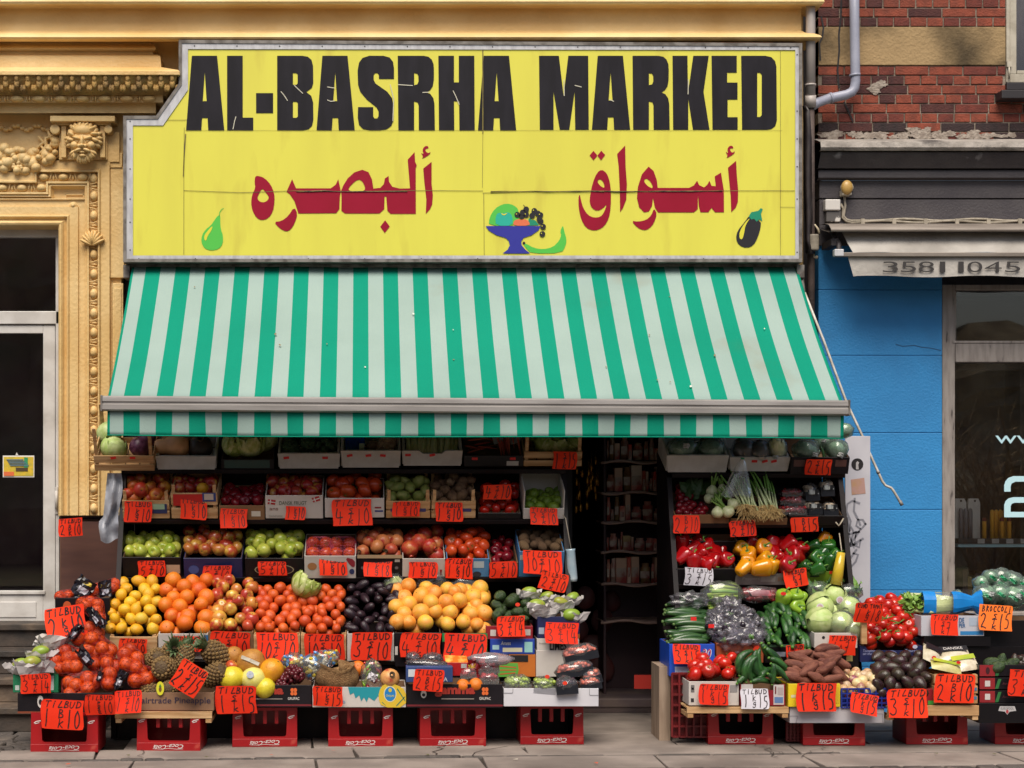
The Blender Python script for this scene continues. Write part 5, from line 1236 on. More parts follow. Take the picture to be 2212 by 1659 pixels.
# --- red bottle crates
RedC_ = mat('red_crate_plastic', '#a01016', '#92101a', .36, ns=3, coat=.1, c3='#b04036', ns3=9, lo3=.66, hi3=.74)
def bottle_crate(px0, px1, pyb, label, hh=.243, src=None):
    d = 1.65*F/(pyb - CY); Y = d - D; w_ = (px1-px0)/F*d
    t = thing('bottle_crate', label, 'crate', (X((px0+px1)/2, Y), Y, 0), (0,0,R(((px0*7) % 5 - 2)*1.1)), 'upturned red bottle crates under the front row')
    dep = .30; x0, x1 = -w_/2, w_/2
    b = MB()                                                         # front wall with its big rounded window
    def wall(y0, y1, s_):
        op = smooth([(x0*.66,.062),(x1*.66,.062),(x1*.66,hh-.022),(x0*.66,hh-.022)], 0)
        o_ = [(x0,0),(x1,0),(x1-.004,hh),(x0+.004,hh)]
        hl = []
        for (cx_, cz_, a0) in ((x0*.66+.016,.070+.008,180),(x1*.66-.016,.078,270),(x1*.66-.010,hh-.034,0),(x0*.66+.010,hh-.034,90)):
            for i in range(5): a = R(a0 + 90*i/4); hl.append((cx_ + .016*math.cos(a), cz_ + .016*math.sin(a)))
        for yy, fl in ((y0, 0), (y1, 1)): b.poly(o_, lambda x, z, yy=yy: Vector((x, yy, z)), 0, [hl])
        n = len(hl); b.add([Vector((x, y0, z)) for x, z in hl] + [Vector((x, y1, z)) for x, z in hl], [(i, n+i, n+(i+1) % n, (i+1) % n) for i in range(n)])
        b.add([Vector((x, y0, z)) for x, z in o_] + [Vector((x, y1, z)) for x, z in o_], [(i, (i+1) % 4, 4+(i+1) % 4, 4+i) for i in range(4)])
    wall(0, .012, 1); b.build('front_wall', RedC_, t, local=True)
    b = MB(); b.box(x0, x1, -.004, .0, 0, .05); b.box(x0, x0+.012, .0125, dep, 0, hh); b.box(x1-.012, x1, .0125, dep, 0, hh); b.box(x0+.0125, x1-.0125, dep-.012, dep, 0, hh); b.build('shell', RedC_, t, local=True, bevel=.003)
    b = MB(); b.box(x0+.013, x1-.013, .0125, dep-.0125, hh-.012, hh-.004)
    for k_ in range(3): xx = x0*.36 + (x1-x0)*.18*k_; b.box(xx-.012, xx+.012, .03, .055, hh-.105, hh-.0125)
    b.build('bottom_grid', RedC_, t, local=True, bevel=.003)
    b = MB(); put_text(b, 'Coca-Cola', lambda u, v: Vector((.092 - .184*u, -.0055, .039 - .026*v + .004*math.sin(6*u))), 0, .008, .45)
    b.ribbon([(-.095,.014),(-.05,.0115),(0,.016),(.05,.012),(.09,.0135)], .0025, lambda x, z: Vector((x, -.0058, z)))
    for s_ in (-1, 1):
        b.ribbon([(s_*.165-.018,hh-.062),(s_*.165-.005,hh-.054),(s_*.165+.018,hh-.050)], .006, lambda x, z: Vector((x, -.0015, z))); b.ribbon([(s_*.165-.014,hh-.068),(s_*.165+.01,hh-.062)], .004, lambda x, z: Vector((x, -.0015, z)))
    b.build('white_lettering', mat('crate_white', '#d8d0cc', rough=.5), t, local=True)
    return t
# ================================================================ RACKS AND BOXES, LEFT
TY, T2, T3, BN, BT = -.82, -.90, -.96, -1.27, -1.62
RackM = mat('black_rack_paint', '#120b0d', '#1b1113', .5, ns=5, spec=.25)
def rack(label, px0, px1, rows, xs=()):
    t = thing('display_rack', label, 'display rack', (X((px0+px1)/2, -.9), -.4, 0))
    for (py, Y, tl_, dep) in rows:
        a, b_ = P(px0, py, Y), P(px1, py, Y); M = Matrix.Translation((0, Y, a.z)) @ Matrix.Rotation(R(tl_), 4, 'X')
        b = MB(); b.box(a.x, b_.x, -.004, dep, -.034, -.002, 0, M); b.build('shelf', RackM, t, bevel=.003)
    for px in (px0, px1):
        b = MB(); xx = X(px, -.9); s_ = .016
        pts = [(rows[-1][1]+.03, Z(rows[-1][0], rows[-1][1])-.06), (rows[0][1]+.03, Z(rows[0][0], rows[0][1])-.03), (-.40, Z(rows[0][0], rows[0][1])+.16), (-.40, 0), (rows[-1][1]+.03, 0)]
        b.add([Vector((xx-s_, *q)) for q in pts] + [Vector((xx+s_, *q)) for q in pts], [(0,1,2,3,4),(9,8,7,6,5)] + [(i,5+i,5+(i+1) % 5,(i+1) % 5) for i in range(5)]); b.build('side_panel', RackM, t)
    b = MB(); b.box(X(px0,-.9)+.02, X(px1,-.9)-.02, -.40, -.385, 0, Z(rows[0][0], rows[0][1])+.16); b.build('back_panel', RackM, t)
    MB().box(X(px0,-.9)+.02, X(px1,-.9)-.02, -1.215, -1.205, 0, Z(rows[3][0], rows[3][1])-.045).build('shade_panel', RackM, t)  # dark panel added to stand in for the black shade under the stall
    return t
rack('black stepped rack holding the fruit boxes left of the doorway', 262, 1222, [(1013,TY,24,.38),(1122,T2,24,.36),(1247,T3,24,.40),(1427,BN,34,.42)])
rack('black stepped rack holding the vegetable boxes right of the doorway', 1452, 1826, [(1022,TY,24,.38),(1130,T2,24,.36),(1262,T3,24,.40),(1440,BN,34,.42)])
Bk = mat('black_card_box', '#110c11', '#181217', .5, ns=6, spec=.3); Bk2 = mat('black_plastic_box', '#0f0b0e', rough=.4, spec=.35)
Wh = mat('white_card_box', '#c4bdb6', '#b5aca4', .6, ns=4); Bl = mat('blue_card_box', '#1f3f9c', '#1a3686', .5, ns=5); Nv = mat('navy_card_box', '#1c2150', '#171b44', .5, ns=5)
Br = mat('brown_card_box', '#83603f', '#725236', .8, ns=5); Rd = mat('dark_red_card_box', '#8e1822', '#7c141e', .5, ns=5); BlL = mat('pale_blue_card_box', '#4a83b4', '#3c6f9c', .5, ns=5)
Gn = mat('green_card_box', '#1d7a52', '#186a46', .5, ns=5); Yw = mat('yellow_card_box', '#dcc31c', '#cdb41a', .5, ns=5)
LimeG = mat('lime_card_box', '#7f9c2c', '#738e28', .5, ns=4); OrB = mat('orange_brown_box', '#9a4a24', '#8a4020', .6, ns=4)
rk = random.Random(31)
# ---- top shelf
crate(205, 334, 984, 1018, TY-.05, 'tall wooden crate of cabbages at the left end of the top shelf', .36, 32, 2, 2.6, prints=(red_stickers((.33,.65), .85),), group='wooden crates on the top shelf')
foam(337, 468, 986, 1015, TY, 'polystyrene box of squash next to the cabbage crate')
carton(478, 592, 992, 1013, TY, 'black box of lettuce between two polystyrene boxes', Bk, tilt=24, prints=(pr_rect(.06,.1,.92,.9,'#2c4a44'),))
foam(600, 735, 980, 1012, TY, 'polystyrene box of dark green broccoli, two red stickers on its front', prints=(red_stickers((.14,.76)),))
foam(736, 866, 974, 1010, TY, 'polystyrene box holding a celeriac and a blue bag', prints=(red_stickers((.15,.46,.70)),))
foam(868, 999, 974, 1006, TY, 'polystyrene box with a cut-down front full of leeks', prints=(red_stickers((.10,.50)),), notch=1)
t, w_, h = carton(1002, 1130, 984, 1008, TY, 'black plastic box of bagged carrots on the top shelf', Bk2, tilt=24, prints=(red_stickers((.18,.82)), pr_rect(.72,.10,.92,.5,'#b9b4ae')))
crate(1131, 1256, 975, 1008, TY, 'wooden crate of greens at the right end of the top shelf', .36, 24, 2, 2.2, group='wooden crates on the top shelf')
def one(kd, px, py, Y, r, rot, label, cat, group=None, name=None, v=0): return put(kd, P(px, py, Y), r, rot, label, cat, group, name, v)
one('cabbage', 246, 967, -.78, .092, (.3,.2,.5), 'large pale green cabbage at the front of the tall wooden crate', 'cabbage')
one('cabbage', 236, 938, -.66, .085, (.2,.9,2), 'green cabbage behind another in the tall wooden crate', 'cabbage', v=1)
one('red_cabbage', 302, 966, -.77, .072, (.4,.2,1), 'front red cabbage beside the green cabbage', 'cabbage'); one('red_cabbage', 318, 950, -.66, .07, (.1,.6,2), 'rear red cabbage in the tall wooden crate', 'cabbage')
one('butternut_squash', 374, 963, -.76, .105, (0, R(-95), R(5)), 'tan butternut squash lying in a polystyrene box', 'squash'); one('butternut_squash', 388, 943, -.66, .10, (0, R(-80), .2), 'butternut squash lying behind the front one', 'squash')
one('dark_squash', 432, 966, -.74, .088, (.9,.2,0), 'dark round squash beside the butternut', 'squash')
for i, (px, py, Y, r_) in enumerate([(540,958,-.74,.10),(503,966,-.75,.075),(570,950,-.68,.08),(520,940,-.66,.08)]): one('lettuce', px, py, Y, r_, (.5,.3*i,i), 'crinkled green lettuce in the black box on the top shelf', 'lettuce', 'lettuces on the top shelf', v=i % 2)
for i, (px, py, Y, r_) in enumerate([(627,968,-.75,.07),(665,962,-.72,.075),(703,966,-.75,.072),(650,944,-.64,.07),(700,944,-.64,.07),(722,962,-.7,.05)]): one('broccoli', px, py, Y, r_, (.4,.2*i,i), 'dark green broccoli head in a polystyrene box', 'broccoli', 'broccoli on the top shelf')
one('celeriac', 835, 963, -.76, .08, (.2,.4,0), 'knobbly beige celeriac in front of a blue bag', 'celeriac'); one('celeriac', 805, 968, -.70, .06, (.9,.4,0), 'smaller shaded celeriac behind the blue bag', 'celeriac')
bgt = thing('blue_bag', 'blue plastic packet standing in a polystyrene box', 'bag', P(767, 980, -.76)); b = MB()
nx, nz = 7, 6; vs = [P(746+42*i/nx, 982-50*j_/nz, -.78 + .10*j_/nz + .012*noise.noise(Vector((i*1.1, j_*1.1, 3)))) for j_ in range(nz+1) for i in range(nx+1)]
b.add(vs, [(j_*8+i, j_*8+i+1, (j_+1)*8+i+1, (j_+1)*8+i) for j_ in range(nz) for i in range(nx)]); b.build('packet', mat('blue_plastic', '#1c3f9a', '#16347f', .25, ns=6), bgt)
b = MB(); b.pbox(776, 787, 958, 975, -.79, -.785); b.build('label_patch', mat('print_pale', '#a8b090'), bgt)
LeekM = [mat('leek_stalk', '#dcdcae', '#c0c684', .45, ns=2, stretch=(12,12,1)), mat('leek_top', '#7c9248', '#93a558', .5, ns=2)]
for i in range(15):
    b = MB(); px = 880 + 108*(i+.3)/15; Y = -.78 + rk.uniform(-.02,.03); a = P(px, 983, Y); c_ = P(px + rk.uniform(-4,5), 930, Y+.17)
    b.tube([a, a.lerp(c_,.5) + Vector((.003,0,0)), c_], [.016,.015,.017], 9); b.tube([c_, c_ + (c_-a)*.4], [.017,.02], 9, 1)
    b.ell(a, (.017,.017,.012), 8); tag(b.build('leek', LeekM), 'pale leek standing in the row in the polystyrene box', 'leek', 'leeks in the polystyrene box')
for i in range(26):
    px = 1010 + 112*rk.random(); 
    if 1062 < px < 1072: px += 8
    steep = px > 1072
    put('carrot', P(px, 975 - 40*rk.random(), -.76 + .1*rk.random()), .07, (rk.uniform(-.1,.1), R(80) if steep else rk.uniform(-.3,.3), rk.uniform(-.4,.4)), 'red-skinned carrot bagged in the black top-shelf box', 'carrot', 'carrots in the black box', 'carrot')
for k_, (px, py) in enumerate(((1072-2, 955), (1131-4, 955))): pass
for i, (px, py, rx) in enumerate(((1075, 948, .05), (1117-5, 948, .05))):
    b = MB(); b.add([P(px-14, py-10, -.70), P(px+14, py-12, -.70), P(px+10, py+8, -.74), P(px-8, py+12, -.745)], [(3,2,1,0)]); tag(b.build('bag_label', mat('print_grey', '#9a9694')), ('left', 'right')[i] + ' white label on the bagged carrots in the black box', 'label')
for i, (px, py, Y, r_) in enumerate([(1205,956,-.74,.075),(1175,962,-.74,.06),(1235,960,-.73,.065),(1215,938,-.64,.08),(1165,940,-.64,.07)]): one('lettuce', px, py, Y, r_, (.6,.3*i,i*2), 'loose green lettuce in the right wooden crate', 'lettuce', 'lettuces in the right-hand top crate', v=i % 2)
# ---- second shelf
def tier(kd, x0, x1, yb, yt, Yf, r, name, label, cat, seed, **k): heap(kd, x0, x1, yb, yt, Yf+.045, Yf+.33, r, name, label, cat, seed, **k)
crate(266, 367, 1080, 1121, T2, 'wooden crate of nectarines, first on the second shelf', slats=2, post=1.45, prints=(pr_rect(.62,.3,.95,.8,'#2a3560','printed_label',.003),pr_rect(.64,.52,.9,.8,'#9ab79a','printed_label',.0045)), group='wooden crates on the second shelf')
tier('peach', 264, 368, 1074, 1030, T2, .050, 'nectarine', 'red and yellow nectarine in the first wooden crate', 'nectarine', 1, bulge=.02)
crate(371, 471, 1063, 1121, T2, 'wooden crate with a red printed panel, second on the second shelf', slats=2, post=1.25, prints=(pr_rect(.05,.50,.68,.93,'#b5201c','printed_panel',.003),pr_rect(.68,.66,.97,.98,'#28407c','printed_panel',.003),pr_rect(.72,.72,.92,.95,'#b4aba0','printed_panel',.0045)), group='wooden crates on the second shelf')
tier('apple_red', 375, 470, 1058, 1035, T2, .040, 'apple', 'small dark red apple in the crate with a red panel', 'apple', 2)
one('lemon', 437, 1063-8, T2+.03, .042, (1.2,.3,.4), 'single yellow lemon among dark red apples', 'lemon')
carton(474, 572, 1092, 1123, T2, 'low brown carton of dark red plums on the second shelf', Br, prints=(pr_rect(.71,.25,.91,.62,'#c9c2b4'),))
tier('plum', 477, 572, 1090, 1055, T2, .038, 'plum', 'dark red plum in the low brown carton on the second shelf', 'plum', 3)
def flag(u, v, rot):
    def f(t, w_, h):
        M = Matrix.Translation((-w_/2 + w_*u, -.002, h*v)) @ Matrix.Rotation(R(rot), 4, 'Y'); b = MB()
        b.add([M @ Vector(q) for q in ((-.025,0,-.017),(.025,0,-.017),(.025,0,.017),(-.025,0,.017))], [(0,1,2,3)])
        b.add([M @ Vector(q) for q in ((-.012,-.001,-.017),(-.005,-.001,-.017),(-.005,-.001,.017),(-.012,-.001,.017))], [(0,1,2,3)], 1); b.add([M @ Vector(q) for q in ((-.025,-.0014,-.0035),(.025,-.0014,-.0035),(.025,-.0014,.0035),(-.025,-.0014,.0035))], [(0,1,2,3)], 1)
        b.build('flag', [mat('flag_red', '#a81c28'), mat('flag_white', '#cfcac4')], t, local=True)
    return f
carton(574, 698, 1070, 1120, T2, 'white carton of red apples printed DANSK FRUGT with two flags', Wh, prints=(pr_text('DANSK FRUGT',.24,.60,.72,.76,'#4a5a48',shear=.1), flag(.11,.72,8), flag(.88,.84,-18), pr_text('ans',.07,.36,.22,.46,'#7a4038'), pr_text('DANMARK',.06,.06,.30,.15,'#8a8880')))
tier('apple_red', 577, 698, 1068, 1030, T2, .047, 'apple', 'red apple in the white flag-printed carton', 'apple', 4, bulge=.015)
carton(702, 830, 1076, 1118, T2, 'white carton of big orange-red tomatoes on the second shelf', Wh, prints=(pr_rect(.84,.48,.95,.56,'#8a2a30'),pr_rect(.84,.30,.98,.38,'#2c3a78')))
tier('bigtomato', 704, 826, 1074, 1030, T2, .053, 'tomato', 'large orange-red tomato in the white carton on the second shelf', 'tomato', 5, bulge=.02)
crate(834, 929, 1081, 1120, T2, 'wooden crate of green pears on the second shelf', post=1.55, slats=2, group='wooden crates on the second shelf', prints=(pr_rect(.1,.38,.9,.56,'#3a3a6a','printed_strip',.001),))
tier('pear', 834, 930, 1078, 1030, T2, .045, 'pear', 'dull green pear in a wooden crate', 'pear', 6, bulge=.02)
crate(932, 1027, 1081, 1120, T2, 'wooden crate of rough brown roots next to the pears', post=1.55, slats=2, group='wooden crates on the second shelf', prints=(pr_rect(.1,.38,.9,.56,'#3a3a6a','printed_strip',.001),))
tier('quince', 930, 1028, 1078, 1030, T2, .044, 'root_vegetable', 'rough brown root in the crate beside the pears', 'root vegetable', 7, bulge=.02)
carton(1032, 1125, 1108, 1121, T2, 'shallow black tray of wrapped tomatoes on the second shelf', Bk2, tilt=24)
tier('tomato', 1034, 1124, 1110, 1045, T2, .040, 'tomato', 'shaded red tomato in the shallow black tray', 'tomato', 8)
carton(1130, 1218, 1098, 1121, T2, 'white carton of limes at the right end of the second shelf', Wh, tilt=24, inner=Wh, back=2.6)
tier('lime', 1134, 1216, 1096, 1058, T2, .038, 'lime', 'green lime in the white carton on the second shelf', 'lime', 9, under=.3)
# ---- third shelf
carton(266, 392, 1203, 1246, T3, 'black carton of green apples at the left end of the third shelf', Bk, prints=(pr_rect(.75,.18,.98,.62,'#b49a80'),))
tier('apple_green', 268, 390, 1200, 1155, T3, .046, 'apple', 'green apple in the leftmost black carton of the third shelf', 'apple', 10, bulge=.02)
carton(398, 524, 1205, 1248, T3, 'dark blue carton of red and yellow apples on the third shelf', Nv, notch=0, prints=(pr_oval(.17,.42,.09,.22,'#39508a'),))
tier('apple_mixed', 396, 524, 1200, 1150, T3, .049, 'apple', 'red and yellow apple in the dark blue carton', 'apple', 11, bulge=.03)
carton(530, 656, 1205, 1248, T3, 'black carton of green apples on the third shelf between apples and red nets', Bk, prints=(pr_oval(.5,.42,.34,.3,'#9a8f70'),pr_oval(.5,.42,.32,.26,'#231c22',.003)))
tier('apple_green', 530, 656, 1200, 1150, T3, .046, 'apple', 'green apple in the black carton beside the pink net bags', 'apple', 12, bulge=.02)
carton(658, 769, 1200, 1250, T3, 'white carton with fruit prints holding pink net bags', Wh, prints=(pr_poly([(.78,.95),(.98,.85),(.98,.5),(.9,.55)],'#8a2430','.002' and .002,'printed_mark',1),pr_oval(.92,.32,.05,.12,'#2a3560'),pr_oval(.15,.55,.09,.16,'#a8744a')))
for gi, (xa, xb2) in enumerate(((664,716),(714,768))):
    net_bag([P(xa + (xb2-xa)*((i % 2)*.55+.22), 1196 - 22*(i//2), T3+.06+.1*(i//2)) for i in range(4)], 'bigtomato', .046, gi, ('left', 'right')[gi] + ' pink net bag of red fruit in the white printed carton', 'red fruit inside a pink net bag on the third shelf', m=mat('pink_net_thread', '#c0506a'), group='pink net bags on the third shelf', og='red fruit in pink nets')
carton(772, 868, 1200, 1247, T3, 'black carton with a wooden front rim holding pale pomegranates', Bk, prints=(pr_rect(.0,.90,1.0,1.06,'#b09a78','wooden_rim',.004),pr_rect(.84,.72,.95,.84,'#a8a49c'),pr_oval(.12,.45,.04,.07,'#6a6468'),pr_oval(.88,.45,.04,.07,'#6a6468')))
tier('pomegranate_pale', 770, 870, 1192, 1152, T3, .047, 'pomegranate', 'pale red pomegranate in the wood-rimmed black carton', 'pomegranate', 13, bulge=.02)
carton(869, 961, 1206, 1246, T3, 'white carton of large red pomegranates on the third shelf', Wh, prints=(pr_rect(.88,.1,.93,.4,'#8a2a30'),))
tier('pomegranate', 866, 962, 1198, 1150, T3, .057, 'pomegranate', 'large red pomegranate in the white carton on the third shelf', 'pomegranate', 14, bulge=.03)
carton(964, 1056, 1206, 1246, T3, 'pale blue carton of persimmons on the third shelf', BlL, prints=(pr_rect(.63,.5,.88,.86,'#a9bcc4'),pr_oval(.72,.15,.1,.15,'#20283a')))
tier('persimmon', 962, 1058, 1200, 1148, T3, .047, 'persimmon', 'orange-red persimmon in the pale blue carton', 'persimmon', 15, bulge=.03)
carton(1058, 1118, 1214, 1246, T3, 'narrow brown carton of plums on the third shelf', Br)
tier('plum', 1058, 1116, 1212, 1165, T3, .036, 'plum', 'dark plum in the narrow brown carton', 'plum', 16, mask=lambda u, v: u < .75)
carton(1120, 1217, 1190, 1246, T3, 'blue and yellow carton of kiwi fruit at the right end of the third shelf', BlL, prints=(pr_poly([(.15,1),(.2,.8),(.8,.8),(.85,1)],'#c9ac24'),pr_rect(.02,.66,.13,.86,'#b9b8b4')))
tier('kiwi', 1122, 1216, 1186, 1142, T3, .038, 'kiwi', 'brown kiwi in the blue and yellow carton', 'kiwi', 17)
# bag roll hanging at the rack corner, and the grey plastic at the left end
br_ = thing('bag_roll', 'roll of clear carrier bags hanging on a string beside the doorway', 'bag roll', P(1236, 1258, -1.0))
b = MB(); b.rev([(.001,0),(.03,0),(.034,.02),(.03,.20),(.034,.215),(.001,.215)], 16, Matrix.Translation(P(1237,1256,-1.0)) @ Matrix.Rotation(R(-4),4,'Y')); b.build('roll', mat('bluish_clear_plastic', '#9ab0bc', '#c0ccd2', .2, ns=7, coat=.3), br_)
b = MB(); b.tube([P(1216,1113,-.92), P(1222,1120,-.96), P(1233,1184,-1.0)], .004, 5); b.build('string', mat('string', '#9a8f80'), br_)
b = MB(); nx, nz = 8, 14; vs = []
for j_ in range(nz+1):
    v = j_/nz; px0 = 232 - 14*v - (8 if v > .7 else 0); px1 = 262 - 4*v + (4*math.sin(v*7)); 
    if v > .8: px0 += 40*(v-.8); 
    for i in range(nx+1):
        u = i/nx; vs.append(P(px0 + (px1-px0)*u, 1022 + 146*v + 6*math.sin(u*5)*v, -.86 + .03*math.sin(u*9 + v*3) + .015*math.sin(v*13) + .05*noise.noise(Vector((u*3, v*6, 2)))))
b.add(vs, [(j_*9+i, (j_+1)*9+i, (j_+1)*9+i+1, j_*9+i+1) for j_ in range(nz) for i in range(nx)], 0, True)
o = b.build('plastic_sheet', mat('grey_plastic_sheet', '#a4a6ae', '#8d9099', .3, ns=5, bump=.3, bs=25)); tag(o, 'crumpled grey plastic sheet hanging at the left end of the rack', 'plastic sheet')
b = MB(); b.pbox(132, 256, 1127, 1340, -.16, -.13); tag(b.build('brown_board', mat('brown_laminate', '#5a3a30', '#4d3029', .5, ns=2, stretch=(1,1,6))), 'brown board closing the wall below the yellow door pilaster', 'board')
# ---- the sloping bins in front
def bin_(kd, x0, x1, yt, r, name, label, cat, seed, yb=1366, Yb=-.97, **k): heap(kd, x0, x1, yb, yt, BN+.03, Yb, r, name, label, cat, seed, **k)
CardBk = mat('bin_back_card', '#4a3a2c', rough=.9)
slope = lambda u, v: v < .35 + 1.1*u or u > .55
bin_('lemon', 226, 350, 1252, .043, 'lemon', 'yellow lemon in the front bin beside the oranges', 'lemon', 20, bulge=.03, mask=lambda u, v: not (u < .12 and v > .62))
bin_('orange', 344, 462, 1248, .053, 'orange', 'large orange in the front bin between lemons and apples', 'orange', 21, bulge=.04)
bin_('apple_mixed', 456, 558, 1250, .046, 'apple', 'red and yellow apple heaped in the front bin', 'apple', 22, bulge=.03)
bin_('tangerine', 552, 746, 1268, .038, 'tangerine', 'dark orange tangerine in the widest front heap', 'tangerine', 23, bulge=.02)
bin_('avocado_dark', 748, 868, 1262, .042, 'avocado', 'dark avocado in the front bin left of the grapefruit', 'avocado', 24, squash=(.86,.86,1.12))
bin_('grapefruit', 842, 1060, 1262, .054, 'grapefruit', 'yellow-orange grapefruit heaped in the front bin', 'grapefruit', 25, bulge=.04, yb=1362)
bin_('avocado_green', 1062, 1152, 1285, .042, 'avocado', 'green avocado in the dark red box right of the grapefruit', 'avocado', 26, yb=1346, Yb=-1.08)
one('lettuce', 657, 1268, -1.06, .085, (.4,.5,1), 'pale lettuce lying on top of the tangerines', 'lettuce', v=1)
one('lettuce', 852, 1268, -.95, .06, (.4,.2,3), 'wrapped lettuce behind the dark avocados', 'lettuce')
crate(238, 340, 1371, 1424, BN, 'pale wooden box under the lemons', slats=1, tilt=10, post=1.0, group='boxes along the front bins')
carton(343, 450, 1368, 1424, BN, 'white and green box under the oranges', Wh, tilt=10, group='boxes along the front bins', prints=(pr_rect(0,.0,.35,.32,'#1f7a68'),pr_rect(.92,.0,1.0,.95,'#2a6a9c')))
carton(451, 547, 1364, 1424, BN, 'brown box under the mixed apples', Br, tilt=10, group='boxes along the front bins')
crate(548, 648, 1367, 1426, BN, 'left of two pale boxes under the tangerines', slats=1, tilt=8, post=1.0, group='boxes along the front bins')
crate(650, 748, 1367, 1426, BN, 'right of two pale boxes under the tangerines', slats=1, tilt=8, post=1.0, group='boxes along the front bins')
carton(750, 851, 1368, 1428, BN, 'whitish box under the dark avocados', Wh, tilt=8, group='boxes along the front bins')
carton(853, 953, 1366, 1440, BN, 'black box under the left half of the grapefruit', Bk, tilt=8, group='boxes along the front bins', prints=(pr_rect(.0,.35,.06,.6,'#c8c2bc'),))
carton(955, 1052, 1367, 1440, BN, 'black and green box under the right half of the grapefruit', Bk, tilt=8, group='boxes along the front bins', prints=(pr_rect(0,.75,1,1.0,'#2f8a4c'),pr_rect(.90,.0,1,.75,'#4aa048')))
carton(1050, 1151, 1352, 1381, BN-.02, 'flat dark red box of green avocados, topmost of its stack', Rd, tilt=3, depth=.32, group='stacked boxes beside the grapefruit', prints=(pr_rect(.09,.25,.21,.72,'#c8c0ba'),pr_rect(.82,.3,.95,.75,'#b8b0aa')))
carton(1059, 1155, 1380, 1413, BN-.03, 'blue box with white labels, middle of the stack beside the grapefruit', Bl, tilt=0, depth=.32, group='stacked boxes beside the grapefruit', prints=(pr_text('Amees',.24,.60,.46,.85,'#d8d4cc',.003,0,.2),pr_rect(.05,.3,.2,.6,'#9cc0c8'),pr_rect(.28,.14,.72,.42,'#cfc8a8'),pr_rect(.77,.12,.95,.8,'#8fc0bc')))
carton(1076, 1157, 1414, 1462, BN-.03, 'green and orange box, lowest of the stack beside the grapefruit', mat('orange_card_box', '#c06a20', '#b05e1c', .55, ns=4), tilt=0, depth=.32, group='stacked boxes beside the grapefruit', prints=(pr_poly([(-.0,0),(.5,0),(.55,.3),(.52,.62),(-.0,.62)],'#5aa03a'),pr_poly([(.05,.1),(.46,.16),(.46,.2),(.05,.14)],'#c8442a',.003),pr_poly([(.05,.28),(.48,.29),(.48,.33),(.05,.32)],'#c8442a',.003),pr_poly([(.05,.46),(.48,.40),(.48,.44),(.05,.5)],'#c8442a',.003),pr_rect(.32,.68,.8,.98,'#15100f','hand_hole',.003)))
carton(1161, 1252, 1332, 1379, BN-.02, 'navy box of wrapped mangoes on top of the lime box', Nv, tilt=0, depth=.32, group='stacked boxes beside the doorway', prints=(pr_rect(.03,.2,.16,.5,'#9aa4b4'),pr_rect(.90,.0,1,.2,'#a05a28')))
carton(1160, 1251, 1379, 1412, BN-.02, 'white box printed LIMES under the navy box', Wh, tilt=0, depth=.32, group='stacked boxes beside the doorway', prints=(pr_text('LIMES',.30,.22,.70,.82,'#1c1a1c',.003,.03),pr_text('Product',.05,.62,.22,.72,'#55514f'),pr_text('4 kg',.05,.16,.12,.24,'#55514f'),pr_rect(.86,.2,.97,.9,'#8f8a86')))
carton(1158, 1222, 1405, 1462, BN-.03, 'plain dented white box under the lime box', Wh, tilt=0, depth=.30, group='stacked boxes beside the doorway')
carton(1225, 1252, 1412, 1462, BN-.01, 'narrow white box behind the wrapped trays', Wh, tilt=0, depth=.30, group='stacked boxes beside the doorway')
# mangoes in white tissue
Tis = mat('white_tissue', '#cfc9c6', '#bdb6b4', .8, ns=6)
def tissue(px, py, Y, r, seed, label, group='white tissue wraps round the mangoes'):
    b = MB(); rn = random.Random(seed); c_ = P(px, py, Y); nu, nv = 18, 6; vs = []
    for a in range(nv+1):
        for k_ in range(nu):
            th = 2*math.pi*k_/nu; v = a/nv; rr = r*(.35 + .95*v**.7)*(1 + .16*math.sin(th*5+seed) * v + .14*rn.uniform(-1,1)*v)
            vs.append(c_ + Vector((rr*cs(th), rr*sn(th)*.7 - .25*r*v, -r*.75 + r*(1.05*v**1.7 + .22*rn.uniform(-1,1)*v))))
    b.add(vs, [(a*nu+k_, a*nu+(k_+1) % nu, (a+1)*nu+(k_+1) % nu, (a+1)*nu+k_) for a in range(nv) for k_ in range(nu)])
    return tag(b.build('tissue_paper', Tis), label, 'tissue paper', group)
for i, (px, py, Y, r_, e_) in enumerate([(1142,1280,-1.10,.048,(.4,1.2,.2)),(1160,1307,-1.18,.05,(.2,1.5,.4)),(1212,1304,-1.2,.052,(.3,-1.0,.3)),(1234,1328,-1.27,.05,(.1,1.4,.1)),(1180,1290,-1.1,.045,(.3,1,0)),(1236,1292,-1.12,.045,(0,1,.5))]):
    put('mango', P(px, py, Y), r_, e_, 'green mango in white tissue beside the doorway', 'mango', 'mangoes beside the doorway')
    if i != 3: tissue(px, py+2, Y, r_*1.25, i, 'torn white tissue wrapped round a mango beside the doorway')
tissue(1240, 1330, -1.24, .066, 9, 'torn white tissue wrapped round a mango beside the doorway'); tissue(1175, 1322, -1.24, .07, 10, 'torn white tissue wrapped round a mango beside the doorway')
# crumpled clear bags standing behind the grapefruit and avocados
for i, (px, py, Y, r_, lab) in enumerate([(930,1258,-.94,(.12,.05,.07),'crumpled clear bag behind the left grapefruit'),(1000,1266,-.94,(.10,.05,.06),'crumpled clear bag behind the right grapefruit'),(850,1262,-.97,(.07,.05,.07),'clear bag round the lettuce behind the avocados')]):
    t = thing('plastic_bag', lab, 'plastic bag', P(px, py, Y)); wrap(t, P(px, py, Y), r_, FilmC, i, amp=.35)

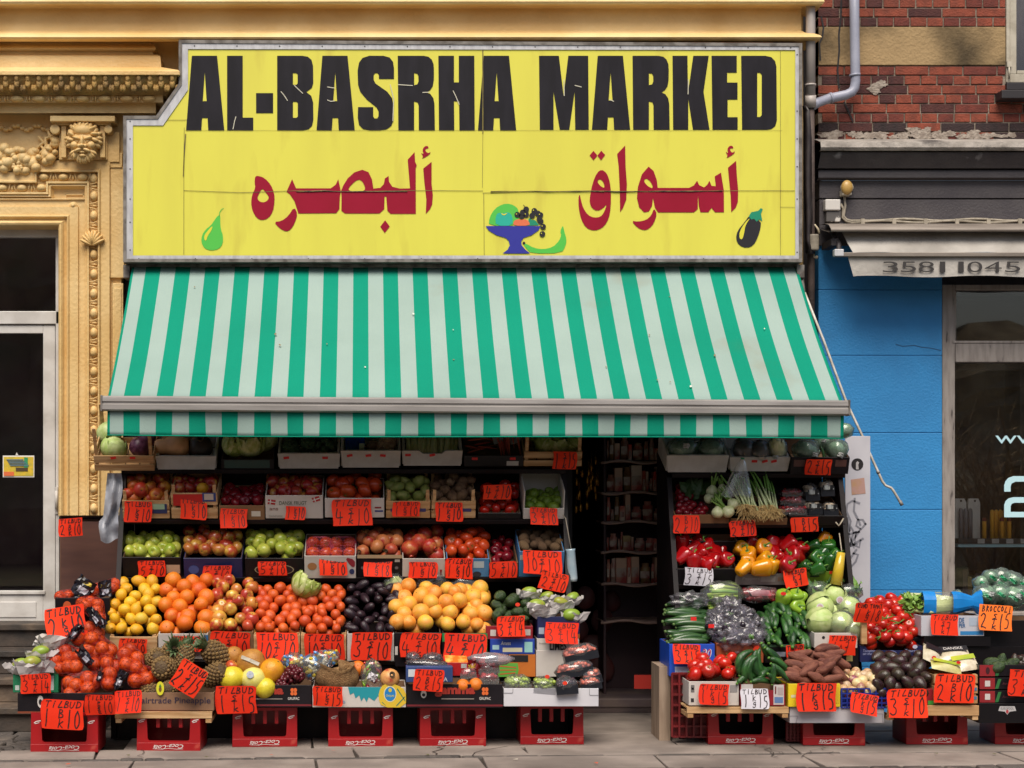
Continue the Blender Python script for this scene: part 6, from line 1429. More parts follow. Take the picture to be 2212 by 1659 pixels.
# ---- bottom row on bottle crates
for (a, c_, y_, l_) in ((66,212,1625,'red bottle crate at the far left under the net oranges'),(295,433,1622,'red bottle crate under the pineapples'),(502,642,1613,'red bottle crate under the melons'),(709,849,1613,'red bottle crate under the banana carton'),(907,1050,1612,'red bottle crate under the berry carton'),(1124,1261,1608,'red bottle crate nearest the doorway under the grapes'),
    (1530,1670,1608,'red bottle crate under the tomatoes and cucumbers'),(1735,1868,1610,'red bottle crate under the sweet potatoes'),(1958,2090,1608,'red bottle crate under the mushrooms'),(2150,2290,1608,'red bottle crate at the right edge, cut by the picture')): bottle_crate(a, c_, y_, l_)
def pallet(px0, px1, pt, pb, Y, label, feet=True, dep=.34):
    t = thing('wooden_tray', label, 'wooden tray', P((px0+px1)/2, pb, Y), (0,0,0), 'wooden trays under the front boxes')
    b = MB(); b.pbox(px0, px1, pt, pb, Y, Y+.012); b.build('front_slat', Wood, t, bevel=.002)
    b = MB(); a, c_ = P(px0, pb, Y), P(px1, pt, Y)
    for k_ in range(4): b.box(a.x, c_.x, Y+.0125 + dep*k_/4, Y + dep*(k_+.85)/4, c_.z-.012, c_.z-.003)
    b.build('top_board', Wood, t)
    if feet:
        for q in (a.x+.004, c_.x-.040):
            b = MB(); b.box(q, q+.036, Y+.004, Y+dep, a.z-.028, a.z-.001); b.build('foot', Wood, t, bevel=.002)
    return t
Br2 = mat('printed_brown_card', '#8a684e', '#7d5c44', .75, ns=4)
gp = (pr_text('gamma',.29,.47,.71,.86,'#9c2a1c',.003,.05),pr_rect(.36,.36,.70,.40,'#8a8078'),pr_text('GRUPAC',.755,.34,.875,.46,'#cfc8c2',.003,.01),pr_oval(.80,.78,.018,.09,'#d8642a'),pr_oval(.832,.78,.018,.09,'#d8642a'),pr_oval(.80,.62,.018,.08,'#d8642a'),pr_oval(.832,.62,.018,.08,'#d8642a'),pr_oval(.175,.58,.03,.17,'#c8c2bc'),pr_oval(.175,.55,.018,.07,'#1d171c',.003),pr_rect(0,.06,1,.14,'#6e1820'))
carton(38, 244, 1497, 1541, -1.76, 'wide black carton under the net bags of oranges', Bk, tilt=0, depth=.4, group='cartons on the bottle crates', prints=(pr_oval(.24,.58,.032,.30,'#c8c2bc'),pr_oval(.24,.56,.018,.14,'#1d171c',.003),pr_rect(0,.0,.35,.1,'#7a3a20')))
carton(300, 462, 1496, 1535, -1.71, 'brown carton printed Fairtrade Pineapple', Br2, tilt=0, depth=.38, group='cartons on the bottle crates', prints=(pr_text('Fairtrade Pineapple',-.02,.30,.955,.74,'#2c2440',.003,.004),))
pallet(248, 458, 1537, 1552, -1.735, 'pale wooden tray under the pineapple carton')
carton(464, 673, 1480, 1528, BT, 'black carton of melons printed gamma', Bk, tilt=0, depth=.38, group='cartons on the bottle crates', prints=gp)
chq = (pr_poly([(.38,1.0),(.40,.62),(.44,.72),(.46,.45),(.50,.60),(.52,.30),(.55,.50),(.58,.26),(.60,.50),(.66,.32),(.70,.55),(.74,.52),(.76,1.0)],'#178a96'),pr_poly([(.70,.5),(.73,1.02),(.80,1.2),(.90,1.12),(1.0,.85),(1.0,.0),(.74,.0)],'#d4b22e',.003,'printed_mark',1),pr_oval(.83,.66,.068,.40,'#e0d6a8',.004),pr_oval(.83,.66,.060,.35,'#1f78b8',.005),pr_text('Chiquita',.785,.50,.875,.64,'#d8d04a',.0062),pr_oval(.83,.85,.018,.1,'#c9b83a',.0062),pr_text('-25 lb',.26,.2,.35,.34,'#2878b0'),
       pr_poly([(.74,.25),(.78,.1),(.785,.1),(.745,.28)],'#3f7a5a',.004),pr_poly([(.90,.9),(.99,.3),(.995,.33),(.91,.95)],'#3f7a5a',.004),pr_poly([(.90,.05),(.99,.5),(.985,.55),(.895,.1)],'#3f7a5a',.004))
carton(675, 877, 1484, 1528, BT, 'white fruit carton printed with a pineapple', Wh, tilt=0, depth=.38, group='cartons on the bottle crates', prints=chq)
carton(879, 1086, 1478, 1529, BT-.01, 'black carton of berries and packets printed gamma', Bk, tilt=0, depth=.38, group='cartons on the bottle crates', prints=gp)
carton(1088, 1293, 1487, 1526, BT, 'white carton of grapes and wrapped trays by the doorway', mat('bright_white_card', '#cfcdd2', '#c4c2c8', .5, ns=3), tilt=0, depth=.38, group='cartons on the bottle crates', prints=(pr_poly([(.0,.72),(.09,.72),(.1,.78),(.1,1),(.095,1),(.094,.8),(.086,.76),(.0,.76)],'#8c8a90'),pr_poly([(1,.60),(.91,.60),(.9,.66),(.9,1),(.905,1),(.906,.68),(.914,.64),(1,.64)],'#8c8a90')))
# oranges in nets at the left
q4 = lambda x, y: (x*.26396, 1221 + y*.26396)
def nb_(lst, seed, lab, lr=.046):
    return net_bag([P(*q4(x, y), Y) for x, y, Y in lst], 'blood_orange', lr, seed, lab, 'orange inside a red net bag at the left end of the stall', og='oranges in red nets')[0]
OL = 'wine-red net bag of oranges '
t1 = nb_([(725,515,-1.38),(640,605,-1.42),(750,600,-1.46),(800,560,-1.36),(660,560,-1.34)], 1, OL+'propped under the big red card')
t2 = nb_([(730,690,-1.46),(835,680,-1.50),(905,700,-1.44),(800,620,-1.40),(870,760,-1.50)], 2, OL+'second from the top of the heap')
t3 = nb_([(485,850,-1.56),(560,830,-1.58),(620,830,-1.60),(450,785,-1.50),(530,700,-1.46),(560,760,-1.5),(640,745,-1.5)], 3, OL+'beside the tissue-wrapped mangoes')
t4 = nb_([(770,810,-1.52),(875,800,-1.58),(895,890,-1.62),(945,830,-1.54),(890,970,-1.66),(800,730,-1.46)], 4, OL+'at the middle of the heap')
t5 = nb_([(1020,725,-1.50),(1120,765,-1.50),(1030,810,-1.56),(1115,840,-1.56),(1060,690,-1.44)], 5, OL+'below the lemon box')
t6 = nb_([(715,925,-1.64),(565,960,-1.64),(620,980,-1.66),(720,1010,-1.68),(570,1055,-1.68),(660,1085,-1.66),(790,950,-1.62)], 6, OL+'hanging over the edge of the black carton')
t7 = nb_([(1105,945,-1.62),(1200,930,-1.60),(1265,905,-1.56),(1150,870,-1.54)], 7, OL+'next to the pineapples')
t8 = nb_([(670,310,-1.22),(700,330,-1.25),(800,320,-1.22),(790,375,-1.30),(815,435,-1.32),(740,300,-1.18)], 8, OL+'in front of the upper black carton', .040)
t9 = nb_([(795,195,-1.06),(930,180,-1.06),(950,150,-1.02),(870,200,-1.08),(760,215,-1.10)], 9, OL+'on the upper black carton by the lemons', .040)
t10 = nb_([(490,255,-1.1),(560,250,-1.1),(600,240,-1.08)], 10, OL+'poking out of the upper black carton', .036)
TagB, TagW, TagY = mat('black_wrapper', '#17131a', '#241e26', .25, ns=8), mat('white_wrapper', '#b8b6c0', '#8f8e98', .3, ns=8), mat('yellow_print', '#c2a82c', '#2a2420', ns=26, lo=.46, hi=.5)
for t, x, y, Y, sz, rot in ((t1,620,545,-1.47,(.06,.12),38),(t1,770,420,-1.42,(.055,.13),-35),(t3,690,745,-1.6,(.065,.12),-38),(t4,985,935,-1.70,(.06,.11),22),(t4,820,905,-1.66,(.04,.06),10),(t6,470,1085,-1.7,(.08,.05),30)):
    crumple(t, P(*q4(x, y), Y), sz, TagB, int(x), 'wrapper_band', rot, [TagW, TagB])
for t, x, y, Y, sz, rot in ((t9,690,180,-1.14,(.13,.13),32),(t9,860,195,-1.15,(.085,.10),-8),(t8,810,450,-1.40,(.06,.11),-38),(t9,640,255,-1.14,(.07,.03),4)):
    crumple(t, P(*q4(x, y), Y), sz, TagB, int(x)+3, 'wrapper_band', rot, [TagW, TagB, TagY])
carton(120, 238, 1291, 1345, -1.17, 'upper black carton of net bags against the brown board', Bk, tilt=6, depth=.3, prints=(pr_oval(.22,.62,.08,.25,'#c2562a'),pr_rect(.1,.2,.4,.34,'#8a4a3a')))
carton(28, 126, 1444, 1496, BT+.02, 'green carton of tissue-wrapped mangoes at the far left', Gn, tilt=0, depth=.3, prints=(pr_rect(.05,.1,.14,.3,'#c4cfc8'),pr_rect(.8,.1,.9,.7,'#bfcac4')))
for i, (px, py, Y, r_, e_) in enumerate([(88,1408,-1.5,.05,(.2,1.3,.1)),(70,1430,-1.58,.048,(.3,1.5,.6)),(44,1434,-1.58,.045,(.1,1.2,.3)),(104,1386,-1.42,.045,(.1,.9,.2))]):
    put('mango', P(px, py, Y), r_, e_, 'green mango in white tissue at the far left', 'mango', 'mangoes at the far left'); tissue(px, py+6, Y, r_*1.5, 20+i, 'torn white tissue round a mango at the far left', 'white tissue wraps at the far left')
tissue(118, 1382, -1.42, .085, 31, 'torn white tissue round a mango at the far left', 'white tissue wraps at the far left'); tissue(75, 1440, -1.62, .10, 33, 'torn white tissue round a mango at the far left', 'white tissue wraps at the far left')
# pineapples
def pine(px, py, Y, r, rot, label, crown=True, sticker=None):
    t = thing('pineapple', label, 'pineapple', P(px, py, Y), rot, 'pineapples in the brown carton')
    o = bpy.data.objects.new('body', PB_); C.objects.link(o); o.parent = t; o.scale = (r,)*3
    if crown: o = bpy.data.objects.new('crown', PC_); C.objects.link(o); o.parent = t; o.scale = (r*.95,)*3
    return t
pine(338, 1425, -1.46, .092, (R(75),0,.3), 'shaded pineapple at the left end of its carton', False); pine(356, 1444, -1.56, .098, (R(80),.3,-.2), 'pineapple lying base forward beside the last net bag', False)
pine(372, 1412, -1.40, .095, (R(60),.5,0), 'pineapple at the back of the brown carton'); pine(322, 1494, -1.58, .085, (R(95),0,.5), 'low pineapple half hidden by the carton front', False)
pine(398, 1420, -1.50, .08, (R(-30),R(10),0), 'pineapple with its dark leaf crown facing the street'); pine(470, 1416, -1.44, .10, (R(20),R(-50),0), 'pineapple leaning behind the brown melons'); pine(462, 1458, -1.58, .088, (R(30),R(55),0), 'front right pineapple beside the yellow melon', False); pine(366, 1488, -1.6, .07, (R(80),0,0), 'small pineapple beside the yellow tag', False)
b = MB(); b.poly(circ(346, 1487, 8.5, 24, 15), lambda x, y: P(x, y, -1.725)); b.poly(circ(346, 1489, 3.2, 12, 5.5), lambda x, y: P(x, y, -1.727), 1); b.poly([(343,1484),(346,1477),(349,1484)], lambda x, y: P(x, y, -1.727), 2)
tag(b.build('fruit_tag', [mat('tag_yellow', '#d2cc2a'), mat('tag_brown', '#6a4a1c'), mat('tag_green', '#2c7a34')]), 'oval yellow tag with a pineapple drawing', 'fruit tag')
# melons and the rest of the carton
q5 = lambda x, y: (424.7 + x*.26396, 1221 + y*.26396)
def mel(k_, x, y, Y, r, rot, lab, stick=None):
    t = put('melon_'+k_, P(*q5(x, y), Y), r*1.1, rot, lab, 'melon', None, 'melon')
    return t
mel('brown',305,745,-1.42,.056,(.8,.2,0),'small brown melon at the back of the gamma carton'); mel('brown',448,795,-1.50,.078,(.2,1.1,0),'large brown melon with a white band sticker'); mel('orange',612,868,-1.54,.072,(.3,.6,0),'orange melon in the middle of the carton')
mel('yellow',290,928,-1.58,.070,(.1,1.2,.2),'yellow melon at the left of the carton'); mel('pale',466,935,-1.58,.070,(.2,1.4,0),'pale yellow melon with a round sticker'); mel('yellow',560,1005,-1.6,.058,(.3,.9,.3),'small yellow melon at the front of the carton'); mel('orange',370,870,-1.46,.05,(0,.4,0),'small orange melon tucked behind the yellow one')
put('apple_mixed', P(*q5(290, 830), -1.5), .044, (.5,.3,1), 'red and yellow apple lying among the melons', 'apple', None, 'apple'); put('apple_mixed', P(*q5(360, 875), -1.5), .04, (.2,.9,2), 'half hidden apple between two melons', 'apple', None, 'apple')
b = MB(); c_ = P(*q5(448,790), -1.581); b.ribbon([(c_.x-.055, c_.z+.028),(c_.x-.01, c_.z+.012),(c_.x+.04, c_.z-.012)], .022, lambda x, z: Vector((x, -1.592 + 4*(x-c_.x)**2, z))); tag(b.build('sticker', mat('white_sticker', '#cdc6b8')), 'white band sticker on the large brown melon', 'sticker')
b = MB(); b.poly(circ(*q5(438,895), 8, 16), lambda x, y: P(x, y, -1.662)); tag(b.build('sticker', mat('blue_white_sticker', '#a9b4c8', '#d0d0d4', ns=60)), 'round sticker on the pale yellow melon', 'sticker')
def bunch(name, cen, rad, r, n, m, lab, cat, seed, group=None):
    rn = random.Random(seed); b = MB()
    for i in range(n):
        th, ph = rn.uniform(0,6.28), math.acos(rn.uniform(-1,1)); k_ = rn.uniform(.7,1)
        b.ell(Vector(cen) + Vector((rad[0]*k_*sn(ph)*cs(th), rad[1]*k_*sn(ph)*sn(th), rad[2]*k_*cs(ph))), r*rn.uniform(.9,1.1), 8, k=6)
    return tag(b.build(name, m), lab, cat, group)
bunch('grape_bunch', P(*q5(690,975), -1.56), (.055,.05,.06), .015, 90, M_['grape_red'], 'dark red grape bunch behind the small yellow melon', 'grapes', 1); bunch('grape_bunch', P(*q5(795,895), -1.56), (.065,.05,.055), .015, 100, M_['grape_red'], 'dark red grape bunch leaning on the carton end', 'grapes', 2)
# banana carton: sweets, nuts, packets
SwM = [mat('blue_sweet', '#2f86c8', rough=.3), mat('yellow_sweet', '#d0b62a', rough=.3), mat('pale_sweet', '#b8b49a', rough=.4)]
for bi, (x, y, Y, rr, lab) in enumerate(((790,800,-1.45,(.08,.05,.06),'clear bag of blue and yellow sweets on the grapes'),(960,830,-1.48,(.10,.06,.075),'clear bag of blue and yellow sweets beside the jute sack'),(1060,760,-1.42,(.08,.05,.05),'clear bag of blue and yellow sweets behind the jute sack'))):
    t = thing('sweet_bag', lab, 'bag', P(*q5(x, y), Y)); rn = random.Random(bi); b = MB(); cen = P(*q5(x, y), Y)
    for i in range(34): b.ell(cen + Vector((rr[0]*rn.uniform(-.8,.8), rr[1]*rn.uniform(-.8,.8), rr[2]*rn.uniform(-.8,.8))), (rn.uniform(.009,.026), .01, rn.uniform(.008,.014)), 7, rn.choice((0,0,1,1,2)), M=Matrix.Rotation(rn.uniform(-1.5,1.5),4,'Y'), k=4, sm=False)
    b.build('sweets', SwM, t); wrap(t, cen, rr, FilmC, bi+5, amp=.35)
Jute = mat('jute_sack', '#a07c52', '#86643f', .9, ns=40, bump=.8, bs=160)
t = thing('jute_sack', 'open jute sack of nuts in the pineapple-printed carton', 'sack', P(*q5(1150, 1000), -1.52)); b = MB()
nu = 24; prof_ = [(.115,-.06),(.14,-.03),(.13,.02),(.10,.055),(.112,.075),(.10,.07),(.085,.045),(.06,.035)]
vs = []
for (r_, z_) in prof_:
    for k_ in range(nu):
        th = 2*math.pi*k_/nu; n_ = 1 + .10*noise.noise(Vector((cs(th)*2, sn(th)*2, z_*12))); vs.append(P(*q5(1150, 925), -1.5) + Vector((r_*n_*cs(th)*1.0, r_*n_*sn(th)*.7 - z_*.5, z_*n_*1.1 + .02*sn(2*th+1))))
b.add(vs, [(a*nu+k_, a*nu+(k_+1) % nu, (a+1)*nu+(k_+1) % nu, (a+1)*nu+k_) for a in range(7) for k_ in range(nu)], 0, True); b.build('sack', Jute, t)
b = MB(); rn = random.Random(3)
for i in range(60): b.ell(P(*q5(1150, 905), -1.53) + Vector((rn.uniform(-.075,.075), rn.uniform(-.05,.05), rn.uniform(-.01,.03))), rn.uniform(.010,.014), 7, k=5)
o = b.build('nuts', mat('brown_nut', '#5c4330', '#74563c', .6, ns=9), t); o['kind'] = 'stuff'
b = MB(); b.tube([P(*q5(1210,790),-1.44), P(*q5(1200,830),-1.45), P(*q5(1225,860),-1.47)], [.045,.03,.05], 10); b.build('sack_neck', Jute, t)
put('orange', P(*q5(1320,845), -1.46), .05, (1,0,0), 'single orange beside the jute sack', 'orange'); put('pomegranate_pale', P(*q5(1582,925), -1.58), .062, (R(60),.4,0), 'large wrapped orange-brown fruit in the printed carton', 'fruit', None, 'wrapped_fruit')
t = thing('pepper_bag', 'clear bag of mixed small peppers with a white label', 'bag', P(*q5(1430,980), -1.56)); cen = P(*q5(1430, 905), -1.55); rn = random.Random(4); b = MB()
for i in range(22): p_ = cen + Vector((rn.uniform(-.05,.05), rn.uniform(-.02,.02), rn.uniform(-.08,.08))); d_ = Vector((rn.uniform(-.02,.02), 0, rn.uniform(-.03,.03))); b.tube([p_-d_, p_, p_+d_], [.004,.011,.005], 7, rn.choice((0,0,1,2)))
b.build('peppers', [M_['pepper_pale'], M_['pepper_red'], mat('pale_pepper', '#b8b06a')], t); wrap(t, cen, (.065,.03,.10), FilmC, 12, amp=.25); crumple(t, cen + Vector((.005,-.04,.0)), (.055,.05), None, 3, 'white_label', 25, [mat('label_white', '#c4c0c4')])
# berry carton
q6 = lambda x, y: (849.4 + x*.264, 1221 + y*.264)
t = thing('blue_box', 'small blue box leaning in the berry carton', 'box', P(*q6(290, 975), -1.6), (0, R(6), 0)); b = MB(); b.pbox(877, 978, 1440, 1474, -1.66, -1.56); b.build('box', mat('slate_blue_card', '#2c4478', '#243a68', .5, ns=4), t, bevel=.004)
b = MB(); put_text(b, 'A', lambda u, v: P(958+9*u, 1472-9*v, -1.663)); b.pbox(882, 897, 1446, 1462, -1.6625, -1.6605); b.build('print', mat('print_white', '#c4c8cc'), t)
def punnet(px0, px1, pt, pb, Y, dep, lab, fillk, n, r, base='dark', rot=0, group=None, seal=True, rz=0, sk=None):
    a, c_ = P(px0, pb, Y), P(px1, pt, Y); w_, h = c_.x-a.x, c_.z-a.z; rn = random.Random(int(px0*7+pt))
    t = thing('punnet', lab, 'punnet', ((a.x+c_.x)/2, Y, a.z), (0, R(rot), R(rz)), group)
    mb = {'dark': mat('dark_tray', '#1e2026', '#2a2c34', .3, ns=6), 'clear': FilmC, 'white': mat('white_tray', '#c0bcb8', rough=.4)}[base]
    b = MB(); x0, x1 = -w_/2, w_/2; hh = h*.55
    for q in ((x0,x1,0,.004,0,hh),(x0,x1,dep-.004,dep,0,hh),(x0,x0+.004,.0045,dep-.0045,0,hh),(x1-.004,x1,.0045,dep-.0045,0,hh),(x0+.005,x1-.005,.005,dep-.005,0,.005)): b.box(*q)
    b.build('tray', mb, t, local=True)
    if fillk:
        b = MB(); m = M_.get(fillk) or MATS[fillk]
        for i in range(n):
            p_ = Vector((rn.uniform(x0+r, x1-r), rn.uniform(r+.004, dep-r), h*.35 + rn.uniform(0, h*.5))); b.ell(p_, (r*rn.uniform(.9,1.1), r, r*rn.uniform(.8,1.05)), 8, k=6)
        b.build('contents', m, t, local=True)
    if seal: wrap(t, (0, dep/2, h*.55), (w_*.52, dep*.53, h*.55), FilmC, int(px0), amp=.14, local=True)
    return t
BerryM = mat('blackberry', '#2a1420', '#3a1a2a', .3, ns=30); StrawM = mat('strawberry', '#a01a24', '#8a141c', .35, ns=40); RaspM = mat('salmon_slices', '#b85a48', '#c87058', .4, ns=9)
MATS['blackberry_f'] = BerryM; MATS['strawberry_f'] = StrawM; MATS['salmon_f'] = RaspM
punnet(877, 908, 1412, 1436, -1.46, .1, 'dark berry punnet at the left back of the berry carton', 'blackberry_f', 40, .012); punnet(912, 958, 1414, 1440, -1.46, .1, 'dark berry punnet beside the blue box top', 'blackberry_f', 50, .012); punnet(880, 978, 1428, 1446, -1.6, .09, 'long dark tray lying on the blue box', 'blackberry_f', 60, .011, rot=5)
t = thing('chocolate_box', 'red and yellow sweet box in the berry carton', 'box', P(*q6(510, 860), -1.55), (0, R(2), 0)); b = MB(); b.pbox(963, 1011, 1431, 1460, -1.58, -1.50); b.build('box', mat('sweet_box_red', '#a01418', rough=.35), t, bevel=.003)
b = MB(); b.poly([(960,1415),(1008,1417),(1011,1431),(963,1431)], lambda x, y: P(x, y, -1.58 + (1431-y)*.004)); b.build('lid', mat('sweet_box_print', '#d8681c', '#dcb85a', .35, ns=20), t); b = MB(); b.pbox(996, 1008, 1434, 1443, -1.583, -1.5805); b.build('barcode', mat('barcode_white', '#c8c4c0', '#3a3436', ns=3, stretch=(300,1,1), lo=.5, hi=.52), t)
t = thing('sweet_packet', 'dark red crisp packet with yellow letters', 'packet', P(*q6(640, 880), -1.52)); crumple(t, P(*q6(650,850), -1.54), (.085,.11), None, 5, 'packet', -12, [mat('packet_red', '#6e0e14', rough=.25)]); b = MB(); put_text(b, 'Yes!', lambda u, v: P(*q6(612+60*u, 850-35*v - 12*u), -1.578), 0, .02, .2); b.build('lettering', mat('packet_yellow', '#c8a02a'), t)
for i, (a, c_, pt, pb, Y, lab) in enumerate(((995,1030,1444,1466,-1.6,'clear punnet of strawberries with a white label'),(1036,1078,1456,1478,-1.6,'clear punnet of strawberries at the right end of the berry carton'),(1034,1080,1434,1456,-1.55,'clear punnet of strawberries stacked on another'))): punnet(a, c_, pt, pb, Y, .09, lab, 'strawberry_f', 26, .014, 'clear', rot=(-6,2,-4)[i])
t = thing('plastic_pack', 'silvery clear pack lying across the strawberry punnets', 'packet', P(*q6(820, 800), -1.5)); wrap(t, P(*q6(800, 770), -1.52), (.13,.05,.04), film('silvery_film', '#e0dce4', .15, .15, .25, .8), 21, amp=.3)
put('orange', P(*q6(570, 985), -1.6), .042, (1,.4,0), 'left of two oranges in the berry carton', 'orange'); put('orange', P(*q6(676, 978), -1.6), .044, (.4,1,0), 'right of two oranges in the berry carton', 'orange')
# grapes and wrapped trays
GG = 'clear wrapped punnets of grapes'
punnet(1090, 1148, 1462, 1496, -1.6, .13, 'left wrapped punnet of green grapes in the white carton', 'grape_green', 110, .0125, 'clear', 3, GG); punnet(1152, 1200, 1466, 1500, -1.62, .13, 'right wrapped punnet of green grapes in the white carton', 'grape_green', 100, .0125, 'clear', 5, GG)
for (a, c_, pt, pb, Y, rot, lab) in ((1222,1296,1396,1428,-1.50,-13,'highest wrapped tray of reddish grapes by the doorway'),(1206,1284,1432,1462,-1.54,-12,'wrapped tray of reddish grapes below the highest one'),(1262,1304,1446,1478,-1.56,-14,'wrapped tray of reddish grapes at the doorway corner'),(1256,1302,1466,1490,-1.6,-8,'lowest wrapped tray of reddish grapes'),(1203,1250,1466,1500,-1.66,-4,'round-cornered wrapped dark tray with a red sticker')):
    punnet(a, c_, pt, pb, Y, .12, lab, 'salmon_f' if 'reddish' in lab else 'blackberry_f', 50, .015, 'dark', rot, 'film wrapped trays by the doorway')
for x, y, Y, lab in ((1405,965,-1.705,'red sticker on the round wrapped dark tray'),(1260,912,-1.67,'red sticker on the right grape punnet'),(1018,322,-1.2,'red sticker on a green avocado')):
    b = MB(); b.poly(circ(*q6(x, y), 5.5, 7, 4.5), lambda x, y, Y=Y: P(x, y, Y)); tag(b.build('sticker', mat('card_red_sticker', '#e03a1c')), lab, 'sticker')
# ================================================================ RIGHT-HAND STALL
q3 = lambda x, y: (1398 + x*.256, 929 + y*.256)
q7 = lambda x, y: (1398 + x*.26396, 1221 + y*.26396)
q8 = lambda x, y: (1787.3 + x*.28, 1194.5 + y*.28)
foam(1438, 1572, 984, 1020, TY, 'polystyrene box of film wrapped heads at the doorway end of the right rack')
foam(1574, 1705, 988, 1018, TY, 'polystyrene box with three red stickers above the fennel', prints=(red_stickers((.41,.58,.73),.72),))
carton(1706, 1832, 988, 1024, TY-.02, 'black box of wrapped green heads at the right end of the top shelf', Bk, prints=(pr_rect(.05,.45,.24,.85,'#5c3a34'),pr_rect(.76,.45,.95,.85,'#5c3a34')))
WrpG = mat('wrapped_head_green', '#8fa08a', '#76886e', .5, ns=3)
kind('pale_head', [WrpG], [head([WrpG], 10, .02, 7)])
def wrapped(px, py, Y, r, lab, kd='pale_head', rr=None, group=None, m=FilmG, lbl=None):
    c_ = P(px, py, Y); t = thing('wrapped_vegetable', lab, 'wrapped vegetable', c_, (0,0,0), group); rr = rr or (r*1.1, r*.95, r)
    o = bpy.data.objects.new('vegetable', KM[kd][0]); C.objects.link(o); o.parent = t; o.scale = tuple(q*.9 for q in rr); o.rotation_euler = (.4, .3*(px % 3), px % 6)
    wrap(t, c_, rr, m, int(px), amp=.16)
    if lbl: crumple(t, c_ + Vector((lbl[0]*r, -rr[1]*1.08, lbl[1]*r)), (r*.5, r*.4), None, int(px), 'paper_label', lbl[2], [mat('label_grey_white', '#b8bab8')])
    return t
G_ = 'film wrapped heads on the right top shelf'
wrapped(1474, 969, -.76, .085, 'film wrapped green head with a white label in the first polystyrene box', rr=(.11,.09,.08), lbl=(.1,.2,5)); wrapped(1535, 970, -.76, .085, 'film wrapped green head without a label beside the labelled one', rr=(.10,.09,.08))
wrapped(1606, 972, -.78, .08, 'left film wrapped dark head above the hanging bag', 'dark_squash', (.08,.08,.08), None, FilmC); wrapped(1640, 975, -.80, .08, 'right film wrapped dark head above the hanging bag', 'dark_squash', (.07,.08,.08), None, FilmC)
NapM = [mat('napa_leaf', '#c6cc98', '#dcdcb8', .45, ns=2, stretch=(3,3,.6)), mat('napa_rib', '#d8d8c0', '#b8c080', .45, ns=3)]
kind('napa', NapM, [head(NapM, 12, .02, 8, 1.5, .05)])
wrapped(1679, 970, -.80, .07, 'pale film wrapped Chinese cabbage beside the dark heads', 'napa', (.065,.06,.09), None, FilmC, (-.4,-.8,10))
wrapped(1741, 973, -.80, .075, 'left film wrapped round head in the black top box', rr=(.09,.08,.075), lbl=(.5,-.4,10)); wrapped(1806, 972, -.80, .075, 'right film wrapped round head in the black top box', rr=(.075,.08,.08), lbl=(.1,-.5,25)); wrapped(1775, 955, -.74, .06, 'small film wrapped head behind the two in the black top box', lbl=(0,.1,20)); wrapped(1826, 930, -.76, .05, 'pale wrapped head peeping out beside the awning end')
put('zucchini', P(1776, 980, -.84), .05, (0,R(80),0), 'pale cut marrow between the wrapped heads', 'marrow')
# second shelf: radishes, fennel, spring onions, punnets
carton(1456, 1575, 1112, 1131, T2, 'shallow dark crate of radishes and fennel', Br, tilt=24); carton(1577, 1700, 1120, 1134, T2, 'shallow brown tray under the spring onions', Br, tilt=24); carton(1703, 1820, 1114, 1134, T2-.01, 'shallow black tray of mushrooms and red punnets', Bk2, tilt=24)
heap('cherry_tomato' if False else 'plum', 1460, 1530, 1112, 1040, T2+.03, T2+.33, .026, 'radish', 'small red radish in the shallow crate by the doorway', 'radish', 40, mask=lambda u, v: not (v > .35 and u > .55))
for i in range(14):
    b = MB(); a = P(1472 + 60*rk.random(), 1050 + 30*rk.random(), -.72); d_ = Vector((rk.uniform(-.04,.06), -.03, rk.uniform(.0,.05)))
    b.leaf(Matrix.Translation(a) @ Euler((rk.uniform(.3,1.2), rk.uniform(-1,1), rk.uniform(-1,1))).to_matrix().to_4x4(), .11, .035, .3, .01, i); tag(b.build('radish_leaf', mat('radish_leaf_green', '#2f4a24', '#45602f', .5, ns=6)), 'dark green leaf among the radishes', 'leaf', 'leaves among the radishes')
for i, (x, y, Y, r_, e_) in enumerate([(548,515,-.80,.046,(.1,.15,0)),(640,510,-.80,.048,(-.3,.1,1)),(520,578,-.84,.040,(.2,1.3,0)),(725,625,-.92,.047,(-.1,-.65,0)),(594,695,-.94,.046,(-.2,.1,0)),(685,688,-.94,.048,(-.2,-.8,.3))]):
    put('fennel', P(*q3(x, y), Y), r_, e_, 'white fennel bulb with green stalks in the shallow crate', 'fennel', 'fennel bulbs on the right rack')
t = None
OnS = [mat('spring_onion_white', '#c8cfa0', '#b0c080', .4, ns=3), mat('spring_onion_green', '#5d8a34', '#79a244', .45, ns=3)]
for i in range(34):
    b = MB(); ba = P(*q3(rk.uniform(790,1100), rk.uniform(620,690)), -.98 + rk.uniform(-.03,.03)); fan = rk.choice((-.55, -.32, -.28, -.05, .0, .03)); L_ = rk.uniform(.17,.27)
    mi_ = ba + Vector((fan*L_*.5, .08, L_*.5)); tp = ba + Vector((fan*L_*1.0, .19, L_*.95))
    b.tube([ba, ba.lerp(mi_,.5), mi_], [.0065,.006,.0055], 6); b.tube([mi_, mi_.lerp(tp,.5)+Vector((0,0,.004)), tp], [.0055,.006,.003], 6, 1)
    for k_ in range(22):
        d_ = Vector((rk.uniform(-.05,.05), rk.uniform(-.05,.0), rk.uniform(-.075,.0))); b.tube([ba, ba + d_*.5 + Vector((rk.uniform(-.008,.008),0,0)), ba + d_], [.0024,.002,.0012], 3, 2, False)
    tag(b.build('spring_onion', OnS + [RootM]), 'spring onion with shaggy tan roots hanging over the tray', 'spring onion', 'spring onions on the right rack')
